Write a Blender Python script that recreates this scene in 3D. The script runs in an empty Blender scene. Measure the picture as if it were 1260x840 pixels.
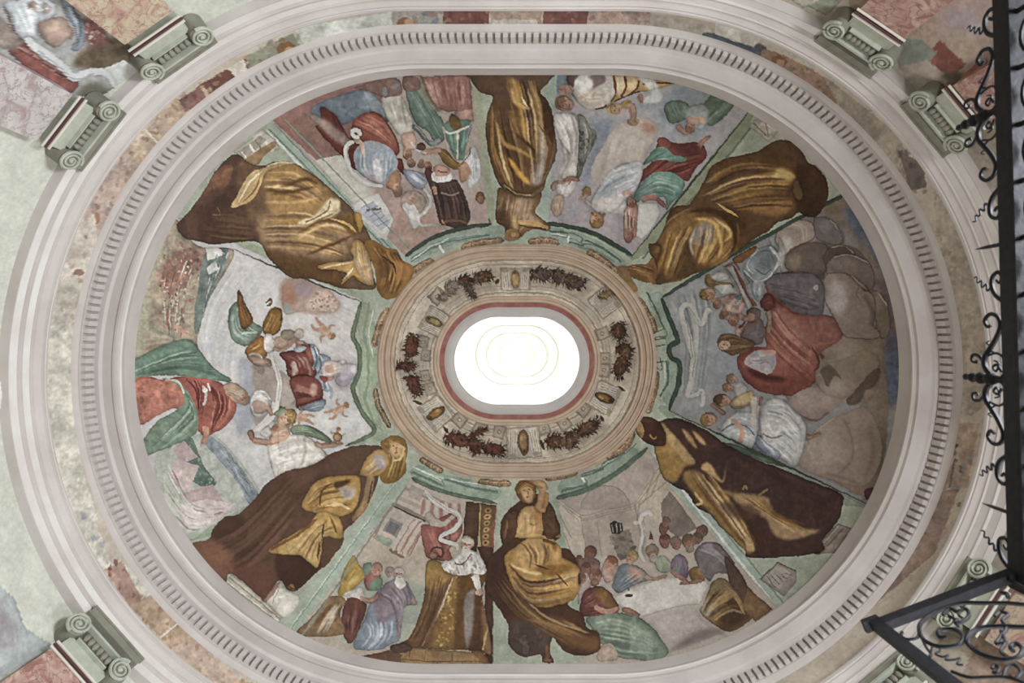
import bpy, bmesh, math, random
import numpy as np
from mathutils import Vector, Matrix

# ------------------------------------------------------------------ camera, light, exposure
SC = bpy.context.scene
COL = SC.collection
F, VX, VY = 840.0, 636.0, 416.6          # focal length and zenith point for a 1260 x 840 frame
CZ = 1.6                                 # eye height above the floor
YC = 0.333                               # the dome's axis lies a little off the camera's
cam_d = bpy.data.cameras.new('camera'); cam = bpy.data.objects.new('camera', cam_d); COL.objects.link(cam)
cam.location = (0, 0, CZ); cam.rotation_euler = (math.pi, 0, 0)      # straight up; image right = +X, image down = +Y
cam_d.sensor_width = 36; cam_d.lens = F/1260*36
cam_d.shift_x = -(VX-630)/1260; cam_d.shift_y = -(420-VY)/1260
cam_d.clip_start = 0.02
cam_d.dof.use_dof = True; cam_d.dof.focus_distance = 9.0; cam_d.dof.aperture_fstop = 3.2
SC.camera = cam
SC.view_settings.view_transform = 'Standard'; SC.view_settings.look = 'None'
SC.view_settings.gamma = 1.0; SC.view_settings.use_curve_mapping = False
SC.view_settings.exposure = 0.0
world = bpy.data.worlds.new('overcast_sky'); SC.world = world; world.use_nodes = True
world.node_tree.nodes['Background'].inputs[0].default_value = (0.86, 0.93, 1.0, 1)
world.node_tree.nodes['Background'].inputs[1].default_value = 1.2
def area_light(name, loc, target, w, h, power, color):
    l = bpy.data.lights.new(name, 'AREA'); l.shape = 'RECTANGLE'; l.size = w; l.size_y = h
    l.energy = power; l.color = color
    o = bpy.data.objects.new(name, l); COL.objects.link(o); o.location = loc
    o.rotation_euler = (Vector(target)-Vector(loc)).to_track_quat('-Z', 'Y').to_euler()
    return o
# daylight entering by the tall windows of the lower walls (below the frame) and by the lantern
area_light('window_daylight', (4.0, -1.2, 3.2), (-2.2, 1.2, 3.5), 1.5, 2.6, 780, (0.93, 0.97, 1.0))
area_light('window_daylight', (2.4, 3.05, 3.2), (-1.6, -1.6, 3.5), 1.2, 2.6, 190, (0.95, 0.98, 1.0))
for lx, ly in ((-0.93, YC), (0.93, YC), (0, YC-0.66), (0, YC+0.66)):     # the lantern's side windows
    area_light('lantern_daylight', (lx, ly, CZ+12.3), (0, YC, CZ+12.0), 0.4, 1.6, 42, (0.97, 1.0, 0.98))

rnd = random.Random(7)
# ------------------------------------------------------------------ materials
MATS = {}
def s2l(c):
    c = np.asarray(c, dtype=np.float64)
    return np.where(c <= 0.04045, c/12.92, ((c+0.055)/1.055)**2.4)
def hexc(h): return tuple(int(h[i:i+2], 16)/255 for i in (0, 2, 4))
def plaster(name, hx, rough=0.85, var=0.10, scale=3.0, bump=0.15, hx2=None, metallic=0.0, fine=40.0):
    if name in MATS: return MATS[name]
    m = bpy.data.materials.new(name); m.use_nodes = True; nt = m.node_tree; b = nt.nodes['Principled BSDF']
    b.inputs['Roughness'].default_value = rough; b.inputs['Metallic'].default_value = metallic
    b.inputs['Specular IOR Level'].default_value = 0.3
    tc = nt.nodes.new('ShaderNodeTexCoord')
    n = nt.nodes.new('ShaderNodeTexNoise'); n.inputs['Scale'].default_value = scale; n.inputs['Detail'].default_value = 8; n.inputs['Roughness'].default_value = 0.65
    nt.links.new(tc.outputs['Object'], n.inputs['Vector'])
    r = nt.nodes.new('ShaderNodeValToRGB')
    c = s2l(hexc(hx)); c2 = s2l(hexc(hx2)) if hx2 else c*(1-2.2*var)
    r.color_ramp.elements[0].position = 0.32; r.color_ramp.elements[1].position = 0.62
    r.color_ramp.elements[0].color = (*c2, 1); r.color_ramp.elements[1].color = (*c, 1)
    nt.links.new(n.outputs['Fac'], r.inputs['Fac']); nt.links.new(r.outputs['Color'], b.inputs['Base Color'])
    n2 = nt.nodes.new('ShaderNodeTexNoise'); n2.inputs['Scale'].default_value = fine; n2.inputs['Detail'].default_value = 4
    nt.links.new(tc.outputs['Object'], n2.inputs['Vector'])
    bp = nt.nodes.new('ShaderNodeBump'); bp.inputs['Strength'].default_value = bump; bp.inputs['Distance'].default_value = 0.01
    nt.links.new(n2.outputs['Fac'], bp.inputs['Height']); nt.links.new(bp.outputs['Normal'], b.inputs['Normal'])
    MATS[name] = m; return m
def fresco_mat():
    m = bpy.data.materials.new('fresco'); m.use_nodes = True; nt = m.node_tree; b = nt.nodes['Principled BSDF']
    b.inputs['Roughness'].default_value = 0.8; b.inputs['Specular IOR Level'].default_value = 0.25
    a = nt.nodes.new('ShaderNodeAttribute'); a.attribute_name = 'paint'
    tc = nt.nodes.new('ShaderNodeTexCoord')
    n = nt.nodes.new('ShaderNodeTexNoise'); n.inputs['Scale'].default_value = 14; n.inputs['Detail'].default_value = 9; n.inputs['Roughness'].default_value = 0.7
    nt.links.new(tc.outputs['Object'], n.inputs['Vector'])
    mr = nt.nodes.new('ShaderNodeMapRange'); mr.inputs['From Min'].default_value = 0.25; mr.inputs['From Max'].default_value = 0.75
    mr.inputs['To Min'].default_value = 0.92; mr.inputs['To Max'].default_value = 1.07
    nt.links.new(n.outputs['Fac'], mr.inputs['Value'])
    mx = nt.nodes.new('ShaderNodeVectorMath'); mx.operation = 'SCALE'
    nt.links.new(a.outputs['Color'], mx.inputs[0]); nt.links.new(mr.outputs['Result'], mx.inputs['Scale'])
    nt.links.new(mx.outputs['Vector'], b.inputs['Base Color'])
    bp = nt.nodes.new('ShaderNodeBump'); bp.inputs['Strength'].default_value = 0.12; bp.inputs['Distance'].default_value = 0.01
    nt.links.new(n.outputs['Fac'], bp.inputs['Height']); nt.links.new(bp.outputs['Normal'], b.inputs['Normal'])
    return m
FRESCO = fresco_mat()
STUCCO = plaster('pinkish_grey_stucco', 'cbc5c2', var=0.05, scale=1.6, hx2='bcb4b1')
WHITE = plaster('white_stucco', 'e2e0dd', var=0.04, scale=2.0, hx2='d2cdca')
BEIGE = plaster('beige_stucco', 'd0bda9', var=0.06, scale=5, hx2='bda793')
REDBAND = plaster('red_painted_stucco', 'a5726a', var=0.12, scale=9, hx2='8a544d')
GREYBAND = plaster('grey_white_stucco', 'c9c5c2', var=0.05, scale=4)
GREENSTONE = plaster('grey_green_stone', '8e8d80', var=0.12, scale=7, hx2='77766b')
GREENLIGHT = plaster('pale_green_stone', 'b7bbae', var=0.08, scale=8, hx2='a1a598')
GREENDARK = plaster('dark_olive_stone', '67645a', var=0.12, scale=9)
IRON = plaster('black_wrought_iron', '232329', rough=0.62, var=0.2, scale=30, bump=0.2, metallic=0.25)
FLOORM = plaster('terrazzo_floor', '6b6259', rough=0.5, var=0.1, scale=12)
LOWWALL = plaster('lower_wall_plaster', '9f978a', var=0.05, scale=2)

# ------------------------------------------------------------------ objects
def link(o, parent=None):
    COL.objects.link(o)
    if parent is not None:
        o.parent = parent; o.matrix_parent_inverse = Matrix.Identity(4)
    return o
def tag(o, label=None, cat=None, group=None, kind=None):
    if label: o['label'] = label
    if cat: o['category'] = cat
    if group: o['group'] = group
    if kind: o['kind'] = kind
    return o
def empty(name, loc=(0, 0, 0), parent=None):
    o = bpy.data.objects.new(name, None); o.location = loc; o.empty_display_size = 0.1
    return link(o, parent)
def mesh_np(name, V, Fq, mat, parent=None, colors=None, smooth=True, origin=None):
    """V (n,3) world points, Fq (m,4 or 3) indices; parent's location is taken off"""
    V = np.asarray(V, dtype=np.float32).reshape(-1, 3); Fq = np.asarray(Fq, dtype=np.int32)
    base = np.array(parent.matrix_basis.translation if parent is not None else (0, 0, 0), dtype=np.float32)
    if parent is not None and parent.parent is not None: base = base + np.array(parent.parent.location, dtype=np.float32)
    o_loc = np.zeros(3, np.float32)
    if origin is not None: o_loc = np.asarray(origin, dtype=np.float32) - base
    V = V - base - o_loc
    me = bpy.data.meshes.new(name); k = Fq.shape[1]
    me.vertices.add(len(V)); me.vertices.foreach_set('co', np.ascontiguousarray(V).ravel())
    me.loops.add(Fq.size); me.loops.foreach_set('vertex_index', Fq.ravel())
    me.polygons.add(len(Fq)); me.polygons.foreach_set('loop_start', np.arange(0, Fq.size, k, dtype=np.int32))
    me.update(calc_edges=True)
    if smooth: me.polygons.foreach_set('use_smooth', np.ones(len(Fq), dtype=bool))
    if colors is not None:
        at = me.color_attributes.new('paint', 'FLOAT_COLOR', 'POINT')
        c = np.ones((len(V), 4), np.float32); c[:, :3] = colors
        at.data.foreach_set('color', c.ravel())
    me.materials.append(mat); me.update()
    o = bpy.data.objects.new(name, me); o.location = o_loc
    return link(o, parent)
class MB:
    """collects polygons, links them as one mesh"""
    def __init__(s): s.v = []; s.f = []
    def add(s, vs, fs):
        b = len(s.v); s.v += [tuple(v) for v in vs]; s.f += [tuple(i+b for i in f) for f in fs]
    def box(s, c, hx, hy, hz, X=(1, 0, 0), Y=(0, 1, 0), Z=(0, 0, 1), taper=1.0):
        c = Vector(c); X = Vector(X)*hx; Y = Vector(Y)*hy; Z = Vector(Z)*hz
        vs = []
        for k in (-1, 1):
            t = taper if k > 0 else 1
            for i, j in ((-1, -1), (1, -1), (1, 1), (-1, 1)): vs.append(c+X*i*t+Y*j*t+Z*k)
        s.add(vs, [(3, 2, 1, 0), (4, 5, 6, 7), (0, 1, 5, 4), (1, 2, 6, 5), (2, 3, 7, 6), (3, 0, 4, 7)])
    def tube(s, pts, r, n=6, flat=None, taper_end=None):
        pts = [Vector(p) for p in pts]; rings = []; up = None
        for i, p in enumerate(pts):
            t = (pts[min(i+1, len(pts)-1)]-pts[max(i-1, 0)])
            if t.length < 1e-9: t = Vector((0, 0, 1))
            t.normalize()
            a = (flat if flat is not None else Vector((0.31, 0.17, 0.93)))
            a = (Vector(a)-t*t.dot(Vector(a)))
            if a.length < 1e-4: a = t.orthogonal()
            a.normalize(); b = t.cross(a)
            rr = r[i] if isinstance(r, (list, tuple)) else r
            fl = 1.0
            rings.append([p+(a*math.cos(2*math.pi*k/n)*fl+b*math.sin(2*math.pi*k/n))*rr for k in range(n)])
        vs = [v for ring in rings for v in ring]; fs = []
        for i in range(len(rings)-1):
            for k in range(n):
                a0 = i*n+k; a1 = i*n+(k+1) % n
                fs.append((a0, a1, a1+n, a0+n))
        fs.append(tuple(range(n))[::-1]); fs.append(tuple(range((len(rings)-1)*n, len(rings)*n)))
        s.add(vs, fs)
    def lathe(s, c, axis, prof, n=12):
        """prof: (radius, offset along axis)"""
        axis = Vector(axis).normalized(); a = axis.orthogonal().normalized(); b = axis.cross(a); c = Vector(c)
        vs = []; fs = []
        for r, h in prof:
            for k in range(n): vs.append(c+axis*h+(a*math.cos(2*math.pi*k/n)+b*math.sin(2*math.pi*k/n))*r)
        for i in range(len(prof)-1):
            for k in range(n):
                a0 = i*n+k; a1 = i*n+(k+1) % n
                fs.append((a0, a1, a1+n, a0+n))
        fs.append(tuple(range(n))[::-1]); fs.append(tuple(range((len(prof)-1)*n, len(prof)*n)))
        s.add(vs, fs)
    def build(s, name, mat, parent=None, smooth=True, angle=40, origin=None):
        me = bpy.data.meshes.new(name)
        base = Vector((0, 0, 0))
        p = parent
        while p is not None: base = base+p.location; p = p.parent
        ol = (Vector(origin)-base) if origin is not None else Vector((0, 0, 0))
        me.from_pydata([Vector(v)-base-ol for v in s.v], [], s.f); me.materials.append(mat)
        bm = bmesh.new(); bm.from_mesh(me); bmesh.ops.recalc_face_normals(bm, faces=bm.faces); bm.to_mesh(me); bm.free()
        if smooth: me.shade_smooth(); me.set_sharp_from_angle(angle=math.radians(angle))
        me.update()
        o = bpy.data.objects.new(name, me); o.location = ol
        return link(o, parent)

# ------------------------------------------------------------------ the stadium plan
def stations(na=160, ns=24):
    """(k, normal angle) round the plan, clockwise in the image from the top right"""
    out = []
    for i in range(na): out.append((1.0, -math.pi/2+math.pi*i/na))
    for i in range(ns): out.append((1-2*i/ns, math.pi/2))
    for i in range(na): out.append((-1.0, math.pi/2+math.pi*i/na))
    for i in range(ns): out.append((-1+2*i/ns, 1.5*math.pi))
    return np.array(out)
SW = 0.95                                  # half length of the straight sides of the walls
def plan(st, R, s=SW):
    k, a = st[..., 0], st[..., 1]
    return k*s+R*np.cos(a), YC+R*np.sin(a)
def sweep(name, polylines, mat, s=SW, parent=None, st=None, closed=True, flip=False):
    """profile polylines [(R, z above the eye), ...] drawn round the plan; each polyline is smooth, the joints between them are sharp"""
    st = stations() if st is None else st; n = len(st); Vs = []; Fs = []; base = 0
    for pl in polylines:
        for (R, z) in pl:
            x, y = plan(st, R, s); Vs.append(np.stack([x, y, np.full(n, z+CZ)], 1))
        m = len(pl); i = np.arange(n if closed else n-1); j = (i+1) % n
        for r in range(m-1):
            q = np.stack([base+r*n+i, base+r*n+j, base+(r+1)*n+j, base+(r+1)*n+i], 1)
            Fs.append(q[:, ::-1] if flip else q)
        base += m*n
    return mesh_np(name, np.concatenate(Vs), np.concatenate(Fs), mat, parent)
def steps(*pts): return [[pts[i], pts[i+1]] for i in range(len(pts)-1)]
def arc(c, r, a0, a1, n=8):
    return [(c[0]+r*math.cos(math.radians(a0+(a1-a0)*i/n)), c[1]+r*math.sin(math.radians(a0+(a1-a0)*i/n))) for i in range(n+1)]
def chart(x, y, z): return VX+F*x/z, VY+F*y/z           # z above the eye
def wall_hit(px, py, R, s=SW):
    """the point of the vertical wall of radius R that lies in the direction (px, py)"""
    dx, dy = (np.asarray(px, float)-VX)/F, (np.asarray(py, float)-VY)/F
    lo, hi = np.full(np.shape(dx), 0.3), np.full(np.shape(dx), 30.0)
    for _ in range(40):
        z = (lo+hi)/2; X = z*dx; Y = z*dy-YC
        d = np.hypot(np.maximum(np.abs(X)-s, 0), Y); inside = d < R
        lo = np.where(inside, z, lo); hi = np.where(inside, hi, z)
    return z*dx, z*dy, z
def normal_at(X, Y, s=SW):
    kx = max(-s, min(s, X)); v = Vector((X-kx, Y-YC, 0)); v.normalize()
    return v                                             # points outward
# ------------------------------------------------------------------ the shell of the room
def struct(o): o['kind'] = 'structure'; return o
# entablature: architrave of two fasciae and a cap, painted frieze, dentilled cornice
R_FR = 3.40
AZ = lambda z: 5.80+(z-5.70)*0.665
arch = sweep("trim_1", [[(r, AZ(z)) for r, z in pl] for pl in steps((3.46, 5.70), (3.375, 5.70)) + steps((3.375, 5.70), (3.375, 5.855), (3.35, 5.865), (3.35, 6.03), (3.33, 6.04))
             + [[(3.33, 6.04), (3.335, 6.07), (3.325, 6.10), (3.30, 6.14)]] + steps((3.30, 6.14), (3.30, 6.17), (3.285, 6.175), (3.285, 6.235), (3.41, 6.25))], STUCCO)
for r_, z0_, z1_ in ((3.3735, 5.71, 5.850), (3.3485, 5.90, 6.025), (3.2835, 6.185, 6.20)):
    sweep('fascia', [[(r_, AZ(z0_)), (r_, AZ(z1_))]], WHITE, parent=arch)
tag(struct(arch), 'white moulded architrave of stepped fasciae running round the oval hall', 'architrave')
corn = sweep('trim_2', [[(3.41, 6.655), (3.385, 6.66), (3.37, 6.69), (3.36, 6.70)]] + steps((3.36, 6.70), (3.345, 6.70), (3.345, 6.875), (3.27, 6.885))
             + [[(3.27, 6.885), (3.262, 6.905), (3.25, 6.915)]] + steps((3.25, 6.915), (3.145, 6.915), (3.145, 6.905), (3.12, 6.905), (3.12, 6.955))
             + [[(3.12, 6.955), (3.105, 6.97), (3.10, 6.995), (3.11, 7.015)]] + steps((3.11, 7.015), (3.155, 7.05))
             + [[(3.155, 7.05), (3.165, 7.13), (3.18, 7.18)]] + steps((3.18, 7.18), (3.18, 7.27), (3.19, 7.275), (3.19, 7.40), (3.24, 7.41)), STUCCO)
tag(struct(corn), 'pinkish grey dentilled cornice at the foot of the painted dome', 'cornice')
sweep('highlight_fillet', [[(3.119, 6.958), (3.1035, 6.972), (3.0985, 6.995), (3.1085, 7.014)]], WHITE, parent=corn)  # white strip on the grey lip: its bright highlight line put into the colour
# dentils: about 320 blocks, each a part of the cornice
def perimeter_station(u, R):
    """u in metres along the plan at radius R, from the bottom middle, clockwise seen in the photo -> (k, angle)"""
    L = [SW, math.pi*R, 2*SW, math.pi*R, SW]
    u = u % sum(L)
    if u < L[0]: return (-u/SW, math.pi/2)
    u -= L[0]
    if u < L[1]: return (-1, math.pi/2+u/R)
    u -= L[1]
    if u < L[2]: return (-1+u/SW, 1.5*math.pi)
    u -= L[2]
    if u < L[3]: return (1, -math.pi/2+u/R)
    u -= L[3]
    return (1-u/SW, math.pi/2)
ND = 328; RD = 3.345; per = 2*math.pi*RD+4*SW
def dentil_box(mb, k, a):
    nrm = Vector((math.cos(a), math.sin(a), 0)); tan = Vector((-math.sin(a), math.cos(a), 0))
    x, y = k*SW+(RD-0.022)*math.cos(a), YC+(RD-0.022)*math.sin(a)
    mb.box((x, y, CZ+6.79), 0.0245, 0.026, 0.075, X=tan, Y=nrm)
mb0 = MB(); mb0.box((0, 0, 0), 0.0245, 0.026, 0.072)
dme = bpy.data.meshes.new('dentil'); dme.from_pydata(mb0.v, [], mb0.f); dme.materials.append(STUCCO); dme.update()
rest = MB()
for i in range(ND):
    k, a = perimeter_station((i+0.5)/ND*per, RD)
    px, py = chart(k*SW+RD*math.cos(a), YC+RD*math.sin(a), 6.8)
    if py > 848: dentil_box(rest, k, a); continue            # below the picture: one joined part
    d = bpy.data.objects.new('dentil', dme); link(d, corn)
    d.location = (k*SW+(RD-0.022)*math.cos(a), YC+(RD-0.022)*math.sin(a), CZ+6.79); d.rotation_euler = (0, 0, a-math.pi/2)
if rest.v: rest.build('dentil_run', STUCCO, corn)['kind'] = 'stuff'

# lower walls down to the floor, with the openings of two tall windows
ang = lambda d: math.radians(d)
lw = stations(120, 24)
def in_win(k, a):
    if k > 0.99 and abs(a-(-0.48)) < 0.26: return True
    if k > 0.99 and abs(a-1.12) < 0.22: return True
    return False
n = len(lw); Vl = []; zs = [-1.6, 0.2, 3.3, 4.0]
for z in zs:
    x, y = plan(lw, 3.46); Vl.append(np.stack([x, y, np.full(n, z+CZ)], 1))
Fl = []
for i in range(n):
    j = (i+1) % n
    for r in range(3):
        if r == 1 and in_win(*lw[i]): continue
        Fl.append((r*n+i, r*n+j, (r+1)*n+j, (r+1)*n+i))
tag(struct(mesh_np('wall_lower', np.concatenate(Vl), Fl, LOWWALL)), 'plain plastered lower wall of the hall below the pilasters', 'wall')
x, y = plan(lw, 3.5); Vf = np.concatenate([np.stack([x, y, np.zeros(n)], 1), [[0, YC, 0]]])
tag(struct(mesh_np('floor', Vf, [(i, (i+1) % n, n) for i in range(n)], FLOORM)), 'pale terrazzo floor of the oval hall', 'floor')
# lantern over the oculus
ZL0, ZL1 = 10.36, 14.0
SL = 0.285
lst = stations(48, 12)
def lan_open(k, a, zz):
    # eight round-headed lights in the drum
    for c in (-60, -20, 20, 60, 120, 160, 200, 240):
        if abs((math.degrees(a)-c+180) % 360-180) < 11: return True
    return (abs(math.sin(a)) > 0.999 and abs(k) < 0.75)
nl = len(lst); lz = [ZL0, 11.1, 13.3, ZL1]; Vd = []
for z in lz:
    xx, yy = plan(lst, 0.70, SL); Vd.append(np.stack([xx, yy, np.full(nl, z+CZ)], 1))
Fd = []
for i in range(nl):
    j = (i+1) % nl
    for r in range(3):
        if r == 1 and lan_open(*lst[i], 0): continue
        Fd.append((r*nl+i, r*nl+j, (r+1)*nl+j, (r+1)*nl+i))
drum = struct(mesh_np('wall_lantern', np.concatenate(Vd), Fd, WHITE)); tag(drum, 'white drum of the lantern above the oval oculus', 'lantern')
# flat oval lantern ceiling with two thin raised rings
xx, yy = plan(lst, 0.72, SL); Vt = np.concatenate([np.stack([xx, yy, np.full(nl, ZL1+CZ)], 1), [[0, YC, ZL1+CZ+0.12]]])
lc = struct(mesh_np('ceiling_lantern', Vt, [(i, (i+1) % nl, nl) for i in range(nl)], plaster('lantern_ceiling_plaster', 'dfe3d6', var=0.04)))
tag(lc, 'pale oval ceiling of the bright lantern with faint moulded rings', 'ceiling')
for rr in (0.22, 0.42, 0.58):
    sweep('moulding_ring', [arc((rr, ZL1-0.0), 0.02, 180, 360, 6)], WHITE, s=SL*rr/0.7, parent=lc, st=lst)
# ------------------------------------------------------------------ fresco painting: shapes are laid out in a gnomonic chart of the vault
SS = 2; MX, MY = 30, 40                                    # supersampling; margin of the chart round the 1260 x 840 field
CW, CH = (1260+2*MX)*SS, (840+2*MY)*SS
nrg = np.random.default_rng(11)
def vnoise(step, seed):
    g = np.random.default_rng(seed).random((CH//step+3, CW//step+3)).astype(np.float32)
    yi = np.arange(CH)/step; xi = np.arange(CW)/step
    y0 = yi.astype(int); x0 = xi.astype(int); fy = (yi-y0)[:, None].astype(np.float32); fx = (xi-x0)[None].astype(np.float32)
    fy = fy*fy*(3-2*fy); fx = fx*fx*(3-2*fx)
    r0 = g[y0][:, x0]*(1-fx)+g[y0][:, x0+1]*fx; r1 = g[y0+1][:, x0]*(1-fx)+g[y0+1][:, x0+1]*fx
    return r0*(1-fy)+r1*fy-0.5
NZ = 0.5*vnoise(50, 1)+0.45*vnoise(18, 2)+0.35*vnoise(7, 3)+0.2*vnoise(3, 4)
NZ2 = 0.6*vnoise(26, 5)+0.6*vnoise(9, 6)+0.35*vnoise(4, 7)
SAT = 0.72
def grade(c):
    """old lime pigments: muted"""
    l = (c@np.array([0.3, 0.55, 0.15], np.float32))[..., None]
    cool = np.clip((np.maximum(c[..., 1], c[..., 2])-c[..., 0])*7, 0, 1)[..., None]      # greens and blues have faded most
    return l+(c-l)*(SAT-0.24*cool)
class Canvas:
    def __init__(s, base):
        s.c = np.empty((CH, CW, 3), np.float32); s.c[:] = hexc(base); s.id = np.zeros((CH, CW), np.int16)
CV = {'dome': Canvas('a3ad97'), 'wall': Canvas('cfcfc0'), 'frieze': Canvas('c9b9a8')}
CUR = CV['dome']; VIEW = (0.0, 0.0, 1.0); PID = 0; CLIP = None; SOFTK = 1.0
THINGS = []; PARTS = {0: None}
def on(canvas): global CUR; CUR = CV[canvas]
def view(x0, y0, sc): global VIEW; VIEW = (x0, y0, sc)
def thing(name, label, cat, group=None):
    THINGS.append(dict(name=name, label=label, cat=cat, group=group)); return len(THINGS)-1
def reopen(words):
    """later parts belong to the thing whose label holds these words"""
    global OPEN
    OPEN = next(i for i, t in enumerate(THINGS) if words in t['label'])
OPEN = None
def part(name, label=None, up=None):
    """starts a new painted part of the last thing; up = id of the part it is a sub-part of"""
    global PID
    PID = len(PARTS); PARTS[PID] = dict(name=name, label=label, thing=(len(THINGS)-1 if OPEN is None else OPEN), up=up, canvas=[k for k in CV if CV[k] is CUR][0]); return PID
def use(pid): global PID; PID = pid
def P(s):
    if isinstance(s, str): s = [tuple(map(float, t.split(','))) for t in s.split()]
    a = np.array(s, float)
    return np.stack([(VIEW[0]+a[:, 0]/VIEW[2]+MX)*SS, (VIEW[1]+a[:, 1]/VIEW[2]+MY)*SS], 1)
def spline(p, closed=True, n=6):
    m = len(p)
    if m < 3: return p
    out = []
    rng = range(m) if closed else range(m-1)
    t = np.linspace(0, 1, n, endpoint=False)[:, None]
    for i in rng:
        if closed: p0, p1, p2, p3 = p[i-1], p[i], p[(i+1) % m], p[(i+2) % m]
        else: p0, p1, p2, p3 = p[max(i-1, 0)], p[i], p[i+1], p[min(i+2, m-1)]
        out.append(0.5*((2*p1)+(-p0+p2)*t+(2*p0-5*p1+4*p2-p3)*t*t+(-p0+3*p1-3*p2+p3)*t**3))
    if not closed: out.append(p[-1:])
    return np.concatenate(out)
def fillmask(p):
    """p in canvas pixels -> (y0, y1, x0, x1, mask)"""
    x0 = max(int(p[:, 0].min())-4, 0); x1 = min(int(p[:, 0].max())+5, CW); y0 = max(int(p[:, 1].min())-4, 0); y1 = min(int(p[:, 1].max())+5, CH)
    if x1-x0 < 2 or y1-y0 < 2: return None
    acc = np.zeros((y1-y0, x1-x0+1), np.int32); h = y1-y0; w = x1-x0
    q = np.roll(p, -1, 0)
    for (ax, ay), (bx, by) in zip(p, q):
        if ay == by: continue
        if ay > by: ax, ay, bx, by = bx, by, ax, ay
        r0 = max(int(math.ceil(ay-0.5)), y0); r1 = min(int(math.ceil(by-0.5)), y1)
        if r1 <= r0: continue
        rows = np.arange(r0, r1); xs = ax+(rows+0.5-ay)*(bx-ax)/(by-ay)
        ci = np.clip(np.ceil(xs-0.5).astype(int)-x0, 0, w)
        acc[rows-y0, ci] ^= 1
    m = np.bitwise_xor.accumulate(acc, axis=1)[:, :w].astype(np.float32)
    return y0, y1, x0, x1, m
def box1(m, r, ax):
    if r < 1: return m
    pad = [(0, 0), (0, 0)]; pad[ax] = (r+1, r)
    c = np.cumsum(np.pad(m, pad, mode='edge'), axis=ax)
    n = m.shape[ax]
    return (np.take(c, np.arange(2*r+1, 2*r+1+n), axis=ax)-np.take(c, np.arange(0, n), axis=ax))/(2*r+1)
def blur(m, r):
    r = int(r)
    if r < 1: return m
    for _ in range(2): m = box1(box1(m, r, 0), r, 1)
    return m
def col(c): return np.array(hexc(c) if isinstance(c, str) else c, np.float32)
def F_(p, c, sm=1, soft=0, a=1.0, tex=0.10, g=None, clip=False, keep=False, setid=True, raw=False, nz=None):
    """fill a (smooth) outline; g = (colour2, 'x,y x,y') a gradient from c at the first point to colour2 at the second"""
    global CLIP
    q = P(p) if not raw else p
    if sm and not raw: q = spline(q)
    r = fillmask(q)
    if r is None: return
    y0, y1, x0, x1, m = r
    soft = soft*SOFTK if soft > 1 else soft
    if soft:
        e = int(soft*SS*2)+2
        Y0, Y1, X0, X1 = max(y0-e, 0), min(y1+e, CH), max(x0-e, 0), min(x1+e, CW)
        mm = np.zeros((Y1-Y0, X1-X0), np.float32); mm[y0-Y0:y1-Y0, x0-X0:x1-X0] = m
        m = blur(mm, soft*SS); y0, y1, x0, x1 = Y0, Y1, X0, X1
    if keep: CLIP = (y0, y1, x0, x1, m)
    if clip and CLIP is not None:
        cy0, cy1, cx0, cx1, cm = CLIP
        Y0, Y1, X0, X1 = max(y0, cy0), min(y1, cy1), max(x0, cx0), min(x1, cx1)
        if Y1 <= Y0 or X1 <= X0: return
        m = m[Y0-y0:Y1-y0, X0-x0:X1-x0]*cm[Y0-cy0:Y1-cy0, X0-cx0:X1-cx0]; y0, y1, x0, x1 = Y0, Y1, X0, X1
    cc = col(c)
    if g is not None:
        gp = P(g[1]); d = gp[1]-gp[0]; L2 = float(d@d)+1e-6
        yy, xx = np.mgrid[y0:y1, x0:x1]
        t = np.clip(((xx-gp[0, 0])*d[0]+(yy-gp[0, 1])*d[1])/L2, 0, 1)[..., None].astype(np.float32)
        cc = cc*(1-t)+col(g[0])*t
    if tex: cc = cc*(1+tex*2*(NZ if nz is None else nz)[y0:y1, x0:x1, None])
    w = (m*a)[..., None]
    T = CUR.c[y0:y1, x0:x1]; T *= (1-w); T += w*cc
    if setid and PID and not clip: CUR.id[y0:y1, x0:x1][m > 0.5] = PID
def ribbon_outline(q, w):
    n = len(q); t = np.gradient(q, axis=0); t /= (np.hypot(t[:, 0], t[:, 1])[:, None]+1e-6)
    nn = np.stack([-t[:, 1], t[:, 0]], 1); w = np.asarray(w)[:, None]/2
    return np.concatenate([q+nn*w, (q-nn*w)[::-1]])
def L_(p, w, c, w2=None, a=1.0, soft=0, clip=False, taper=0, tex=0.05, setid=False, sm=1):
    """brush stroke along a curve: width w (photo pixels) to w2; taper=1 thins both ends, 2 the far end"""
    q = P(p)
    if len(q) == 2: q = q[0]+(q[1]-q[0])*np.linspace(0, 1, 12)[:, None]
    elif sm: q = spline(q, closed=False)
    n = len(q); u = np.linspace(0, 1, n); ww = (w+(w2-w)*u if w2 is not None else np.full(n, float(w)))*SS
    if taper == 0 and w > 2.5: ww = ww*np.clip((1-np.abs(2*u-1)**9)**0.5, 0.2, 1)
    if taper == 1: ww = ww*np.clip(np.sin(np.pi*u)**0.7, 0.08, 1)
    elif taper == 2: ww = ww*np.clip(1-u, 0.08, 1)**0.8
    F_(ribbon_outline(q, ww), c, sm=0, soft=soft, a=a, tex=tex, clip=clip, setid=setid, raw=True)
def O_(x, y, rx, ry, c, rot=0, **k):
    """ellipse; radii in photo pixels"""
    t = np.linspace(0, 2*np.pi, 28, endpoint=False); r = math.radians(rot)
    cx, cy = VIEW[0]+x/VIEW[2], VIEW[1]+y/VIEW[2]
    ex, ey = rx*np.cos(t), ry*np.sin(t)
    q = np.stack([(cx+ex*math.cos(r)-ey*math.sin(r)+MX)*SS, (cy+ex*math.sin(r)+ey*math.cos(r)+MY)*SS], 1)
    F_(q, c, sm=0, raw=True, **k)
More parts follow.
